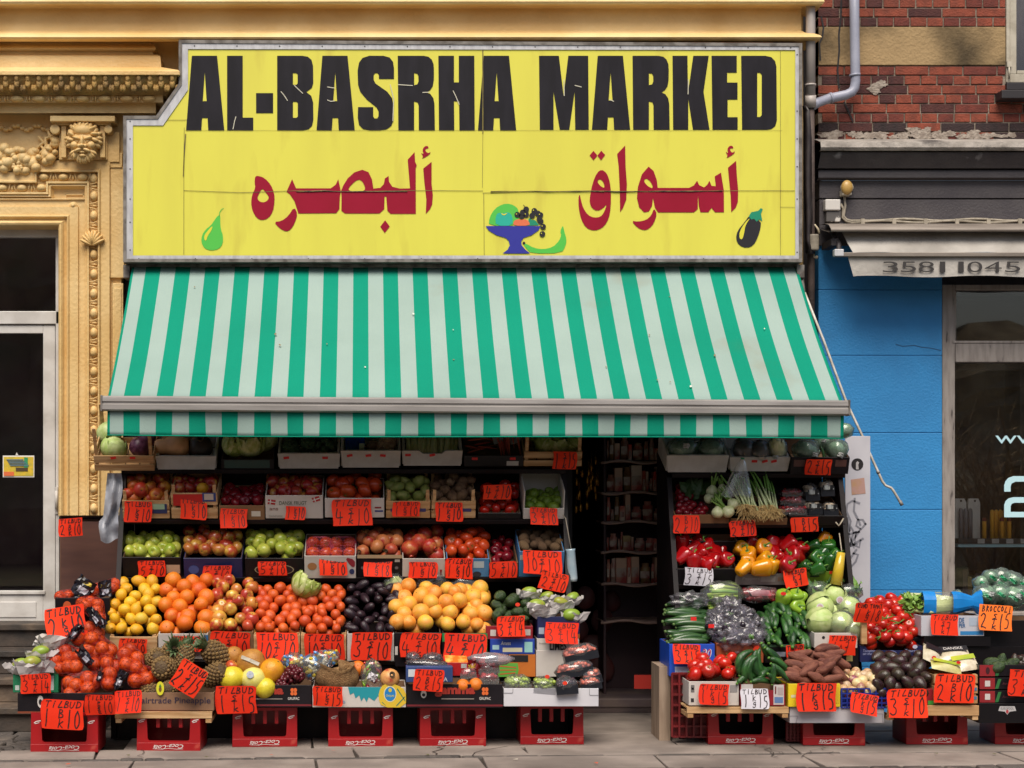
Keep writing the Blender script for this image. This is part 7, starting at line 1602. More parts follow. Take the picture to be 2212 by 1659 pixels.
for i, (a, c_, pt, pb, Y, fk, lab) in enumerate(((1684,1748,1093,1112,-.90,'cherry_tomato','front punnet of red cherry tomatoes'),(1686,1740,1074,1090,-.82,'cherry_tomato','middle punnet of red cherry tomatoes'),(1690,1736,1056,1072,-.74,'cherry_tomato','rear punnet of red cherry tomatoes'))): punnet(a, c_, pt, pb, Y, .10, lab+' on the right rack', fk, 40, .014, 'clear', 0)
for i, (a, c_, pt, pb, Y, n_, lab) in enumerate(((1744,1778,1086,1112,-.90,12,'lower left mushroom punnet with a printed band'),(1780,1812,1087,1114,-.90,12,'lower right mushroom punnet with a black and white band'),(1741,1772,1046,1082,-.78,12,'upper left mushroom punnet'),(1774,1804,1036,1072,-.78,14,'upper right mushroom punnet in its black tray'))):
    t = punnet(a, c_, pt, pb, Y, .10, lab+' on the right rack', 'mushroom', n_, .020, 'dark', -2)
    b = MB(); w_ = (c_-a)*S(Y); b.add([Vector((-w_*.4,-.012,.045)), Vector((w_*.4,-.012,.045)), Vector((w_*.4,-.014,.075)), Vector((-w_*.4,-.014,.075))], [(0,1,2,3)]); b.build('printed_band', mat('punnet_band', '#b9bcb8', '#1c1c1e', .4, ns=6, stretch=(12,1,1), lo=.48, hi=.5), t, local=True)
hb = thing('hanging_bag', 'empty clear bag hanging from the knotted wrapper over the spring onions', 'plastic bag', P(1602, 1010, -.92)); b = MB(); nu, nv = 14, 10; vs = []
for j_ in range(nv+1):
    v = j_/nv
    for k_ in range(nu):
        th = 2*math.pi*k_/nu; r_ = .012 + .085*v**.8*(1+.25*sn(3*th+v*2)); vs.append(P(1604 - 12*v, 992 + 80*v, -.95) + Vector((r_*cs(th) - .02*v, r_*.4*sn(th), .012*sn(4*th)*v)))
b.add(vs, [(a*nu+k_, a*nu+(k_+1) % nu, (a+1)*nu+(k_+1) % nu, (a+1)*nu+k_) for a in range(nv) for k_ in range(nu)]); b.build('bag', film('hanging_bag_film', '#ffffff', .05, .18, .07, .6), hb)
b = MB(); b.tube([P(1600,990,-.955), P(1608,991,-.96)], .006, 6); b.build('green_tie', mat('green_tie', '#2a8a5a'), hb)
# third shelf: peppers
carton(1458, 1590, 1228, 1262, T3, 'black box of red peppers on the right rack', Bk, tilt=24); carton(1587, 1718, 1239, 1264, T3, 'grey printed box of yellow and red peppers', mat('grey_print_card', '#8a7f7c', '#7c716e', .6, ns=4), prints=(pr_text('Peppers',.12,.42,.40,.72,'#b4acaa'),pr_rect(.42,.3,.66,.8,'#a49a98'),pr_text('SPANIEN',.70,.38,.95,.7,'#9a5a30')))
carton(1722, 1812, 1234, 1260, T3, 'lime green box of green peppers', LimeG, prints=(pr_oval(.40,.62,.12,.10,'#16200c'),pr_rect(.74,.8,.9,1.05,'#e03a1c')))
carton(1462, 1590, 1168, 1228, T3+.2, 'black inner box behind the red peppers', Bk, tilt=24, depth=.12)
def peps(kd, lst, lab, group):
    for i, (x, y, Y, r_, e_) in enumerate(lst): put(kd, P(*q3(x, y), Y), r_, e_, lab, 'pepper', group, 'pepper', v=i)
peps('pepper_red', [(290,955,-.84,.058,(.1,-.15,0)),(305,1065,-.95,.056,(.5,.7,1)),(395,1110,-.98,.056,(-.2,.05,0)),(390,1010,-.86,.055,(1.2,.3,2)),(450,1040,-.90,.055,(.3,.9,0)),(505,1125,-.97,.055,(1.9,.2,1)),(560,1110,-.96,.053,(.6,.5,2)),(515,990,-.82,.055,(.2,-.6,0)),(575,1040,-.86,.053,(1.0,.4,3)),(655,1100,-.95,.054,(1.2,-.1,.5)),(460,1075,-.9,.05,(1.5,.8,0)),(350,985,-.8,.05,(.5,.1,2)),(620,1030,-.8,.05,(.5,.4,2)),(420,940,-.75,.05,(.9,.4,1))], 'glossy red pepper in the black box on the right rack', 'red peppers in the black box')
peps('pepper_yellow', [(785,1005,-.86,.054,(1.2,-.2,.3)),(965,1000,-.86,.060,(1.1,.2,.2)),(860,1060,-.92,.056,(.6,-.5,0)),(815,1165,-1.02,.054,(.4,.9,1)),(840,1120,-.97,.052,(1.4,-.6,0)),(960,1160,-1.02,.066,(.3,1.4,.4)),(1055,1150,-1.0,.05,(.2,.2,0)),(985,1090,-.95,.052,(.8,.9,0))], 'glossy yellow pepper in the grey printed box', 'yellow peppers on the right rack')
peps('pepper_red', [(1165,1140,-1.0,.060,(1.2,.1,.4)),(1250,1065,-.95,.064,(.3,-1.2,.3)),(1200,965,-.86,.058,(.2,.9,0)),(1295,1010,-.87,.05,(.5,.4,0)),(1110,1085,-.92,.05,(.7,.2,1)),(1055,960,-.82,.05,(.3,.3,2)),(880,960,-.78,.05,(.5,.5,1)),(1060,1040,-.88,.052,(.3,.8,2)),(1130,1010,-.82,.05,(1,.3,2)),(1140,960,-.78,.048,(1,.8,2))], 'glossy red pepper beside the yellow ones', 'red peppers beside the yellow ones')
peps('pepper_green', [(1420,1080,-.95,.054,(1.3,.1,.2)),(1540,1110,-.97,.058,(.2,.3,.2)),(1530,1000,-.86,.056,(.3,-.3,.5)),(1400,985,-.85,.054,(.4,1.3,0)),(1435,1172,-1.01,.05,(1.0,.6,1)),(1325,1150,-1.0,.042,(.7,.9,0)),(1470,1040,-.88,.05,(1,.3,2)),(1580,1060,-.9,.046,(1,.3,1))], 'glossy green pepper in the lime green box', 'green peppers on the right rack')
put('pepper_yellow', P(*q3(1490, 925), -.8), .05, (.4,.6,1), 'lone orange pepper behind the green peppers', 'pepper', None, 'pepper')
yr = thing('bag_roll', 'yellow roll of bags hanging on a string at the right rack corner', 'bag roll', P(1808, 1262, -1.04)); b = MB(); b.rev([(.001,0),(.04,0),(.034,.10),(.026,.215),(.001,.215)], 16, Matrix.Translation(P(1806,1263,-1.06)) @ Matrix.Rotation(R(9),4,'Y')); b.build('roll', mat('yellow_film_roll', '#c9a824', '#d4b840', .2, ns=4, coat=.4), yr)
b = MB(); b.tube([P(1813,1152,-.95), P(1818,1190,-1.06)], .004, 5); b.tube([P(1805,1128,-.95), P(1812,1136,-.96), P(1816,1130,-.96), P(1822,1120,-.95)], .005, 5); b.build('string', mat('cream_string', '#b8ac98'), yr)
# front bins
for i in range(20):
    r_ = i//5; 
    put('zucchini', P(1488 + rk.uniform(-12,14), 1388 - 5.0*i + rk.uniform(-4,4) + (0 if i < 14 else 10), -1.30 + .016*i), .135*rk.uniform(.85,1.08), (rk.uniform(-.2,.2), rk.uniform(-.18,.2), rk.uniform(-.25,.25)), 'dark green courgette stacked above the blue box', 'courgette', 'courgettes above the blue box', 'courgette', v=i)
for x, y in ((380,438),(525,498)): 
    b = MB(); a = P(*q7(x, y), -1.42); b.box(a.x-.018, a.x+.018, a.y, a.y+.003, a.z-.012, a.z+.012); tag(b.build('sticker', RedSt), ('upper' if x < 400 else 'lower') + ' red sticker on the courgettes', 'sticker')
t, w_, h = carton(1446, 1544, 1391, 1461, BN-.10, 'bright blue box of courgettes at the doorway corner', mat('bright_blue_card', '#1f50c0', '#1b46ac', .45, ns=4), tilt=0, depth=.36, group='boxes along the front bins', prints=(pr_text('30',.72,.55,.93,.85,'#c8d0e4',.003,.03,.25),pr_text('30',.705,.545,.915,.845,'#a82840',.0035,.0,.25),pr_rect(.12,.06,.42,.30,'#b9c4dc'),pr_oval(.52,.32,.05,.10,'#d0c8b0')))
# eggplants in clear film
for i, (x, y, Y, rr) in enumerate([(600,430,-1.2,(.07,.05,.06)),(700,380,-1.12,(.07,.05,.07)),(640,540,-1.28,(.075,.05,.06)),(760,520,-1.22,(.08,.05,.06)),(800,430,-1.14,(.07,.05,.06)),(700,610,-1.34,(.085,.05,.06)),(840,590,-1.3,(.085,.05,.055)),(560,500,-1.26,(.05,.05,.06)),(350,290,-1.05,(.10,.05,.045)),(880,520,-1.2,(.06,.05,.06)),(640,330,-1.06,(.07,.05,.06))]):
    c_ = P(*q7(x, y), Y); t = thing('wrapped_vegetable', 'aubergine bagged in crinkled clear film beside the courgettes', 'wrapped vegetable', c_, (0,0,0), 'film wrapped aubergines'); o = bpy.data.objects.new('aubergine', KM['aubergine'][0]); C.objects.link(o); o.parent = t; o.scale = (rr[2]*.9,)*3; o.rotation_euler = (.3*i, 1.2+.5*i, i); wrap(t, c_, rr, film('crinkled_film', '#f4f0f8', .04, .2, .06, .6), i, amp=.6, sub=4)
carton(1547, 1649, 1389, 1432, BN-.06, 'orange-brown box under the wrapped aubergines', OrB, tilt=4, group='boxes along the front bins', prints=(pr_text('S. PANDIS',.36,.30,.72,.42,'#6a2e16'),pr_rect(.48,.5,.56,.62,'#6a2e16'),pr_rect(.78,.62,.9,.9,'#e03a1c')))
# cucumbers, stacked ends forward
for i in range(34):
    u, v = rk.random(), rk.random(); px = 1652 + 98*u - 6*v; py = 1386 - 84*v + 6*rk.random()
    put('cucumber', P(px, py, -1.30 + .26*v), (.09,.135,.135), (rk.uniform(-.15,.15), rk.uniform(-.75,-.2), R(90) + rk.uniform(-.35,.35)), 'cucumber stacked end-on in the front bin', 'cucumber', 'cucumbers stacked end-on', 'cucumber')
for i in range(6): put('cucumber', P(1676 + 17*i, 1318 + 6*i, -1.05), (.10,.13,.13), (0, R(-50)+rk.uniform(-.1,.1), R(70)), 'cucumber stacked end-on in the front bin', 'cucumber', 'cucumbers stacked end-on', 'cucumber')
carton(1651, 1752, 1392, 1432, BN-.03, 'black box under the end-on cucumbers', Bk2, tilt=4, group='boxes along the front bins', prints=(pr_rect(.02,.86,1.0,1.0,'#3a5a3c'),pr_rect(.2,.35,.45,.6,'#8a8e9a')))
# bagged celery, red bag, pale peppers
t = thing('celery_bag', 'clear bag of pale green celery above the aubergines', 'bag', P(*q7(610, 320), -1.04)); b = MB()
for i in range(13): a = P(*q7(490 + rk.uniform(0,40), 300 - 15*i + rk.uniform(-8,8) + 60), -1.05); c_ = P(*q7(740, 265 - 11*i + 55), -1.02 + rk.uniform(-.03,.05)); b.tube([a, a.lerp(c_,.5) + Vector((0,0,.006)), c_], [.010,.011,.008], 7, i % 2)
b.build('celery', [mat('celery_stalk', '#9cb84a', '#b4c86a', .35, ns=3), mat('celery_stalk_dark', '#6f9a34', rough=.4)], t); wrap(t, P(*q7(615, 235), -1.04), (.135,.05,.085), FilmC, 31, amp=.2)
t = thing('red_bag', 'clear bag of red vegetables with white print above the cucumbers', 'bag', P(*q7(905, 290), -1.0)); b = MB(); rn = random.Random(2)
for i in range(26): b.ell(P(*q7(rn.uniform(790,1040), rn.uniform(200,285)), -1.0 + rn.uniform(-.02,.03)), (rn.uniform(.02,.035), .02, .016), 8, k=6)
b.build('vegetables', M_['plum'], t); b = MB(); b.add([P(*q7(830,200),-1.05), P(*q7(1000,205),-1.05), P(*q7(1020,250),-1.06), P(*q7(860,252),-1.06)], [(3,2,1,0)]); b.build('print', mat('pinkish_print', '#c08a8e', '#a84450', .3, ns=9), t); wrap(t, P(*q7(905, 240), -1.01), (.125,.05,.055), FilmC, 32, amp=.22)
for i, (x, y, r_, e_) in enumerate([(1115,275,.058,(.4,.2,0)),(1215,340,.056,(1.2,.9,0)),(1215,265,.05,(.4,-.5,1)),(1260,270,.04,(.2,.8,1))]): put('pepper_pale', P(*q7(x, y), -1.06), r_, e_, 'pale green pepper left of the cabbages', 'pepper', 'pale green peppers', 'pepper', v=i)
b = MB(); b.poly(circ(*q7(1115, 232), 6.5, 8, 4), lambda x, y: P(x, y, -1.13)); tag(b.build('sticker', RedSt), 'red sticker on the upper pale green pepper', 'sticker')
# cabbages
CL = [(1530,250,-1.06,.082,'highest cabbage of the heap, with a round sticker'),(1425,345,-1.12,.100,'big cabbage with a round white sticker'),(1410,460,-1.22,.096,'front left cabbage of the heap'),(1645,365,-1.1,.090,'film wrapped cabbage at the right of the heap'),(1585,490,-1.24,.088,'front middle cabbage in film'),(1680,530,-1.26,.075,'front right cabbage in film'),(1290,430,-1.1,.055,'small cabbage beside the cucumbers'),(1500,400,-1.08,.08,'cabbage buried in the middle of the heap')]
for i, (x, y, Y, r_, lab) in enumerate(CL):
    put('cabbage', P(*q7(x, y), Y), r_, (1.0 + .3*i, .5*i, i), 'pale green ' + lab, 'cabbage', v=i)
    if 'film' in lab: t = thing('plastic_film_wrap', 'clear film around the ' + lab, 'plastic film', P(*q7(x, y), Y)); wrap(t, P(*q7(x, y), Y), r_*1.08, FilmC, i+40, amp=.10)
for x, y, Y, lab in ((1578,285,-1.145,'round white sticker on the highest cabbage'),(1415,342,-1.225,'round white sticker on the big cabbage')):
    b = MB(); b.poly(circ(*q7(x, y), 8, 20), lambda x, y: P(x, y, Y)); b.poly(circ(*q7(x, y), 5.5, 16), lambda x, y: P(x, y, Y-.001), 1); tag(b.build('sticker', [mat('sticker_white', '#cfc8cc'), mat('sticker_pink', '#c4a8b0', '#b890a0', ns=90)]), lab, 'sticker')
t = thing('leaf_bag', 'clear bags of spring greens behind the cabbages', 'bag', P(1800, 1285, -.98)); b = MB()
for i in range(60): b.leaf(Matrix.Translation(P(1748 + 110*rk.random(), 1290 - 24*rk.random(), -1.0 + rk.uniform(-.04,.04))) @ Euler((rk.uniform(0,1.4), rk.uniform(-1.5,1.5), rk.uniform(-1.5,1.5))).to_matrix().to_4x4(), rk.uniform(.05,.1), .02, .3, .008, i, i % 2)
o = b.build('leaves', [mat('leafy_green', '#5c8438', '#7ea44c', .45, ns=6), mat('leafy_green_dark', '#3c6430', rough=.5)], t); o['kind'] = 'stuff'
wrap(t, P(1770,1276,-1.02), (.08,.05,.06), FilmC, 51, amp=.2); wrap(t, P(1832,1280,-1.02), (.09,.05,.055), FilmC, 52, amp=.2)
carton(1759, 1852, 1367, 1400, BN-.06, 'white box of cabbages with a round hand hole', Wh, tilt=2, group='boxes along the front bins', prints=(pr_oval(.21,.70,.035,.11,'#1a1616','hand_hole') if False else pr_oval(.21,.70,.035,.10,'#1a1616'),))
carton(1759, 1855, 1401, 1440, BN-.04, 'black box with small white labels under the cabbage box', Bk2, tilt=0, group='boxes along the front bins', prints=(pr_rect(.5,.3,.6,.7,'#9a989c'),pr_rect(.72,.3,.86,.75,'#c0b06a'),pr_rect(.02,.25,.42,.6,'#b4b0ac')))
# vine tomatoes
heap('tomato', 1868, 1984, 1386, 1294, BN-.02, -.98, .044, 'tomato', 'red vine tomato heaped above the navy box', 'tomato', 50, rot='up', bulge=.05, sq=1.15, under=.9)
heap('tomato', 1880, 1962, 1330, 1296, -1.12, -1.02, .044, 'tomato', 'red vine tomato heaped above the navy box', 'tomato', 51, rot='up', layers=1)
VineM = mat('vine_stalk', '#5a7a2c', rough=.6)
for i in range(12):
    b = MB(); c_ = P(1878 + 96*rk.random(), 1378 - 70*rk.random(), -1.32); 
    for k_ in range(3): d_ = Vector((rk.uniform(-.05,.05), rk.uniform(-.01,.03), rk.uniform(-.03,.03))); b.tube([c_, c_ + d_*.5, c_ + d_], .004, 5)
    tag(b.build('vine_stalk', VineM), 'thin green stalk among the vine tomatoes', 'stalk', 'stalks among the vine tomatoes')
carton(1858, 1992, 1395, 1430, BN-.06, 'navy box of vine tomatoes with a dipped rim', Nv, tilt=3, group='boxes along the front bins', notch=.75, prints=(pr_text('Tomatoes',.04,.62,.26,.78,'#9a9cc0',.003,0,.3),pr_text('on the Vine',.04,.44,.30,.60,'#9a9cc0',.003,0,.3),pr_text('Treurniet',.72,.62,.96,.80,'#9a9cc0',.003,0,.3),pr_oval(.5,.40,.10,.32,'#8084b0'),pr_oval(.5,.40,.085,.28,'#1c2150',.003),pr_text('Be',.455,.30,.54,.50,'#c8a83a',.004,.02),pr_oval(.88,.95,.04,.12,'#b8b8cc')))
b = MB(); b.pbox(1861, 1873, 1344, 1391, -1.36, -1.33); tag(b.build('wooden_stick', Wood), 'upright pale wooden stick at the left of the vine tomatoes', 'slat')
# celery in a blue sleeve on its white box
t = thing('celery_sleeve', 'celery in a printed blue sleeve lying on the white box', 'celery', P(2040, 1326, -1.2)); b = MB()
for i in range(9):
    yy = 1322 - 4.4*i; b.tube([P(1962, yy-2 + rk.uniform(-3,3), -1.16+.006*i), P(2010, yy, -1.22+.012*i), P(2060, 1306 + (yy-1306)*.7, -1.2)], [.010,.014,.010], 8)
for i in range(46): b.leaf(Matrix.Translation(P(1970 + rk.uniform(-14,22), 1300 + rk.uniform(-12,16), -1.18 + rk.uniform(-.05,.03))) @ Euler((rk.uniform(-.5,1.5), rk.uniform(-2,0), rk.uniform(-1,1))).to_matrix().to_4x4(), rk.uniform(.03,.06), .02, .3, .008, i, 1)
b.build('celery', [mat('pale_celery', '#c8cf9a', '#a8b868', .4, ns=3), mat('celery_leaf', '#6f9438', '#8aa84a', .5, ns=6)], t)
b = MB(); nu, nv = 16, 14; vs = []
for j_ in range(nv+1):
    s_ = j_/nv; px = 1992 + 126*s_; r_ = (.075 if s_ < .6 else .075 - .075*(s_-.6)*1.6 if s_ < .86 else .044 + .33*(s_-.86)); cz = 1305 - 4*s_ 
    for k_ in range(nu): th = 2*math.pi*k_/nu; f_ = 1 + .06*sn(5*th + 3*s_) + .05*sn(9*s_ + th); vs.append(P(px, cz, -1.2) + Vector((0, r_*.55*f_*cs(th), r_*f_*sn(th))))
b.add(vs, [(a*nu+k_, a*nu+(k_+1) % nu, (a+1)*nu+(k_+1) % nu, (a+1)*nu+k_) for a in range(nv) for k_ in range(nu)], 0, False)
for i, f_ in enumerate(b.f):
    if 3 <= i//nu < 7: b.m[i] = 1
b.build('sleeve', [mat('blue_sleeve', '#1c84d0', '#1a76c0', .2, ns=4, coat=.3), FilmC], t)
carton(1990, 2126, 1330, 1374, BN-.06, 'white and blue box under the celery', mat('cold_white_card', '#bcbcc4', '#b0b0ba', .5, ns=4), tilt=0, depth=.36, group='boxes along the front bins', prints=(pr_text('DE',.60,.66,.68,.9,'#2a5a8c',.003,.02),pr_text('PER',.60,.42,.70,.62,'#2a5a8c',.003,.02),pr_rect(.62,.06,.98,.24,'#2a7ab4'),pr_rect(.76,.5,.95,.9,'#a4b0c0')))
b = MB(); b.pbox(1996, 2140, 1375, 1396, -1.33, -1.0); b.pbox(2000, 2230, 1397, 1440, -1.31, -1.0); tag(b.build('black_stand', Bk2), 'low black stand under the celery box', 'stand')
# film wrapped broccoli or cabbage heads at the right
for i, (x, y, r_) in enumerate([(1215,330,.075),(1190,235,.052),(1265,190,.055),(1345,190,.062),(1340,245,.068),(1420,215,.065),(1425,345,.075),(1500,320,.06),(1330,320,.07),(1500,240,.05),(1000,325,.035)]):
    wrapped(*q8(x, y), -1.15 + (.0 if y > 280 else .1), r_, 'film wrapped pale green head with a green label at the right edge of the stall' if x > 1100 else 'small wrapped head peeping out behind the blue celery sleeve', 'broccoli' if i % 4 == 3 else 'pale_head', None, 'film wrapped heads at the right edge' if x > 1100 else None, FilmG, (.2,.2,25) if i in (0, 6) else None)
    if x > 1100: c_ = P(*q8(x+12, y+4), -1.15 - r_*1.1 + (.0 if y > 280 else .1)); crumple(bpy.data.objects[C.objects[-1].name] if False else [o for o in C.objects if o.name.startswith('wrapped_vegetable')][-1], c_, (r_*.9, r_*.35), None, i, 'green_band', 35, [mat('green_band', '#2a9a68', '#9ab8a4', ns=30)])
carton(2108, 2330, 1340, 1400, BN+.0, 'black box of film wrapped heads at the right edge', Bk2, tilt=0, depth=.4, group='boxes along the front bins')
# bottom row
carton(1488, 1596, 1472, 1524, BT, 'white box of loose tomatoes with small print', Wh, tilt=0, depth=.36, group='cartons on the bottle crates', prints=(pr_rect(.04,.55,.11,.85,'#6a6664'),pr_rect(.05,.66,.10,.74,'#c4bdb6',),pr_rect(.82,.55,.97,.85,'#8a8684'),pr_rect(.04,.14,.10,.30,'#2a2628')))
heap('tomato', 1486, 1592, 1466, 1424, BT+.02, BT+.24, .047, 'tomato', 'red tomato heaped in the white box above the tray', 'tomato', 60, rot='up', bulge=.02)
carton(1599, 1696, 1478, 1524, BT, 'dark red box of bent cucumbers with white end labels', Rd, tilt=0, depth=.36, group='cartons on the bottle crates', notch=.6, prints=(pr_rect(.02,.2,.28,1.0,'#bfb8b4'),pr_rect(.74,.04,.97,.98,'#bfb8b4'),pr_rect(.76,.12,.95,.4,'#5a78a4',y=.003),pr_rect(.77,.55,.80,.9,'#6a2a2c',y=.003),pr_rect(.83,.5,.95,.85,'#a89a98',y=.003)))
for i, (x, y, Y, r_, e_) in enumerate([(790,800,-1.58,.125,(0,R(-58),.3)),(825,845,-1.6,.12,(0,R(-70),.3)),(880,850,-1.6,.12,(.2,R(-80),0)),(920,810,-1.58,.13,(.1,R(-105),0)),(975,790,-1.55,.13,(.1,R(-112),0)),(1010,730,-1.46,.13,(.1,R(50),.4)),(1060,760,-1.48,.13,(.1,R(45),.2)),(1100,830,-1.54,.12,(.1,R(40),.2)),(1040,890,-1.62,.09,(.1,R(-85),0)),(1110,880,-1.6,.11,(0,R(45),0)),(780,930,-1.6,.10,(.2,R(-20),.5)),(990,860,-1.54,.12,(.1,R(20),.4)),(870,910,-1.56,.11,(.2,R(10),.6)),(960,900,-1.56,.11,(.2,R(-30),.6)),(1060,930,-1.6,.10,(.2,R(30),.6)),(800,880,-1.52,.11,(.2,R(-50),.6)),(930,960,-1.6,.1,(.2,.1,.3))]):
    put('bent_cucumber' if i < 5 else 'cucumber', P(*q7(955 + (x-955)*.86, y), Y), (r_*.74, r_*1.12, r_*1.12), e_, 'curved green cucumber in the dark red box', 'cucumber', 'cucumbers in the dark red box', 'cucumber', v=i)
pallet(1484, 1704, 1527, 1541, BT-.02, 'pale wooden tray under the tomato and cucumber boxes')
carton(1703, 1815, 1477, 1527, BT-.01, 'yellow box of sweet potatoes', Yw, tilt=0, depth=.36, group='cartons on the bottle crates', prints=(pr_rect(.05,.40,.14,.52,'#cfc8a0'),pr_rect(.90,.15,.98,.85,'#c8a81c')))
heap('sweet_potato', 1706, 1826, 1472, 1404, BT+.01, BT+.27, .037, 'sweet_potato', 'reddish brown sweet potato heaped above the yellow box', 'sweet potato', 61, rot='across', pitch=1.45, squash=(2.35,2.2,2.2), jit=.5, bulge=.03, under=.9, group='sweet potatoes', mask=lambda u, v: v < .62 + .9*u and v < 1.5 - .75*u)
bc = thing('plastic_crate', 'blue lattice plastic crate of small onions', 'crate', P(1866, 1529, BT), (0,0,0)); BluP = mat('blue_crate_plastic', '#1c2f86', '#182a78', .4, ns=4); b = MB(); a, c_ = P(1818, 1529, BT), P(1917, 1488, BT)
for i in range(9): x_ = a.x + (c_.x-a.x)*i/8; b.box(x_-.004, x_+.004, BT, BT+.008, a.z, c_.z)
for i in range(5): z_ = a.z + (c_.z-a.z)*i/4; b.box(a.x, c_.x, BT+.001, BT+.009, z_-.004, z_+.004)
b.box(a.x, a.x+.006, BT+.01, BT+.34, a.z, c_.z); b.box(c_.x-.006, c_.x, BT+.01, BT+.34, a.z, c_.z); b.box(a.x, c_.x, BT+.03, BT+.04, a.z, c_.z-.02); b.build('lattice', BluP, bc)
heap('onion', 1812, 1902, 1496, 1452, BT+.02, BT+.24, .032, 'onion', 'small white or purple onion above the blue crate', 'onion', 62, bulge=.02)
carton(1706, 1910, 1527, 1562, BT+.01, 'white upturned carton lid under the yellow box and blue crate', mat('lid_white', '#b4b0b4', '#a6a2a8', .5, ns=3), tilt=0, depth=.36, group='cartons on the bottle crates', notch=0, prints=(pr_poly([(.06,.05),(.08,.42),(.0,.42),(.0,.45),(.085,.45),(.07,.02)],'#8a868c'),pr_poly([(.98,.03),(.98,.55),(.90,.58),(.90,.60),(.985,.58),(.99,.03)],'#8a868c')))
heap('avocado_ripe', 1882, 2012, 1488, 1414, BT-.01, BT+.28, .048, 'avocado', 'ripe purple-black avocado heaped right of the onions', 'avocado', 63, bulge=.03, jit=.15)
carton(1900, 2016, 1488, 1522, BT+.02, 'dark red and green box of purple-black avocados', Rd, tilt=0, depth=.34, group='cartons on the bottle crates', prints=(pr_rect(.9,.0,1,.25,'#3f9a3a'),))
crate(2018, 2112, 1456, 1521, BT+.01, 'stack of pale wooden crates of vegetable packs', slats=3, tilt=0, post=1.0, group='wooden crates by the right end', prints=(pr_rect(.88,.45,.98,.55,'#4a7a9c','printed_label',.003),pr_rect(.88,.16,.98,.26,'#4a7a9c','printed_label',.003)))
pallet(1917, 2115, 1524, 1546, BT-.02, 'broad pale wooden tray under the avocados and crates')
def pack(x, y, Y, sz, rot, lab, mats, fill=None, tx=None):
    c_ = P(*q8(x, y), Y); t = thing('vegetable_pack', lab, 'packet', c_, (R(-50), R(rot), 0)); b = MB(); w_, h = sz; nx, nz = 6, 5
    for s_ in (0, 1): b.add([Vector((w_*(i/nx-.5), (-.022 if s_ == 0 else .01)*sn(math.pi*min(1,max(0,i/nx)))**.5*sn(math.pi*j_/nz)**.5, h*(j_/nz-.5))) for j_ in range(nz+1) for i in range(nx+1)], [((j_*7+i, j_*7+i+1, (j_+1)*7+i+1, (j_+1)*7+i) if s_ == 0 else (j_*7+i, (j_+1)*7+i, (j_+1)*7+i+1, j_*7+i+1)) for j_ in range(nz) for i in range(nx)], 0, True)
    b.build('packet', mats[0], t, local=True)
    if len(mats) > 1: b = MB(); b.add([Vector((w_*u, -.026, h*v)) for u, v in ((-.46,.12),(.46,.12),(.46,.44),(-.46,.44))], [(0,1,2,3)]); b.build('printed_band', mats[1], t, local=True)
    if tx: b = MB(); put_text(b, tx, lambda u, v: Vector((w_*(-.3+.6*u), -.028, h*(.2+.16*v)))); b.build('lettering', mat('pack_white', '#c8c4c0'), t, local=True)
    return t
PkW = mat('bean_sprout_pack', '#b8ab90', '#d0c6ae', .25, ns=22, coat=.4); PkK = mat('dark_pack_print', '#1a1718', rough=.3); PkY = mat('yellow_green_print', '#b8b82c', '#7f9c2c', .3, ns=6)
pack(805,785,-1.46,(.12,.15),25,'pack of white vegetables with black stripes and a red price spot',[PkW, PkK]); pack(975,790,-1.44,(.20,.13),-3,'black banded pack of white mushrooms',[PkW, PkK], tx='DANSKE'); pack(1055,855,-1.52,(.16,.12),-8,'pack of bean sprouts with a yellow-green band',[PkW, PkY]); pack(915,880,-1.58,(.19,.08),12,'flat yellow pack of vegetables at the front of the wooden crate',[mat('corn_pack', '#a8a24a', '#c8c08a', .3, ns=12), PkY])
for x, y, Y, lab in ((822,806,-1.53,'red price spot on the black striped vegetable pack'),(1012,845,-1.60,'red price spot on the bean sprout pack')): b = MB(); b.poly(circ(*q8(x, y), 5, 9, 3.5), lambda x, y: P(x, y, Y)); tag(b.build('sticker', RedSt), lab, 'sticker')
# far right stack
for i, (pt, pb, lab) in enumerate(((1436,1461,'top red and black flat box of the right-hand stack'),(1464,1489,'middle red and black flat box of the right-hand stack'),(1492,1518,'bottom red and black flat box of the right-hand stack'))):
    carton(2116, 2290, pt, pb, BT+.02, lab, Bk, tilt=0, depth=.36, group='red and black boxes at the right end', prints=(pr_rect(.0,.02,.19,.98,'#8a1a20'),pr_poly([(.19,.05),(.23,.05),(.27,.9),(.23,.9)],'#2a6a34',.003)) + ((pr_rect(.065,.25,.13,.75,'#c4bcb8',y=.003),pr_text('Avocado',.28,.4,.44,.62,'#5c2a34',.003,0,.2)) if i else (pr_oval(.1,.5,.025,.3,'#3a1016',.003),)))
for i, (x, y, r_, e_) in enumerate([(1345,825,.04,(.2,.2,0)),(1270,850,.048,(.1,1.3,0)),(1400,875,.045,(.2,1.5,.3)),(1430,850,.04,(.5,1,0)),(1320,880,.045,(.3,1.2,.5))]): put('avocado_green', P(*q8(x, y), -1.5 - .02*i), r_, e_, 'green avocado on the red and black boxes at the right end', 'avocado', 'avocados at the right end', 'avocado')
for i in range(6): put('avocado_ripe', P(2192 + 9*(i % 3), 1424 + 9*(i//3), -1.46), .034, (i, .4*i, 0), 'small dark fruit behind the right-hand red box stack', 'fruit', 'dark fruit at the right end', 'dark_fruit')
carton(2114, 2290, 1519, 1562, BT, 'black plastic crate with a white winged logo under the red box stack', Bk2, tilt=0, depth=.38, group='cartons on the bottle crates', prints=(pr_poly([(.24,.62),(.26,.85),(.44,.85),(.46,.62),(.38,.58),(.35,.42),(.32,.58)],'#b4b0b0'),pr_oval(.35,.58,.016,.10,'#a83a40',.003),pr_text('EUROPOOL',.27,.68,.43,.8,'#6a6668',.003)))
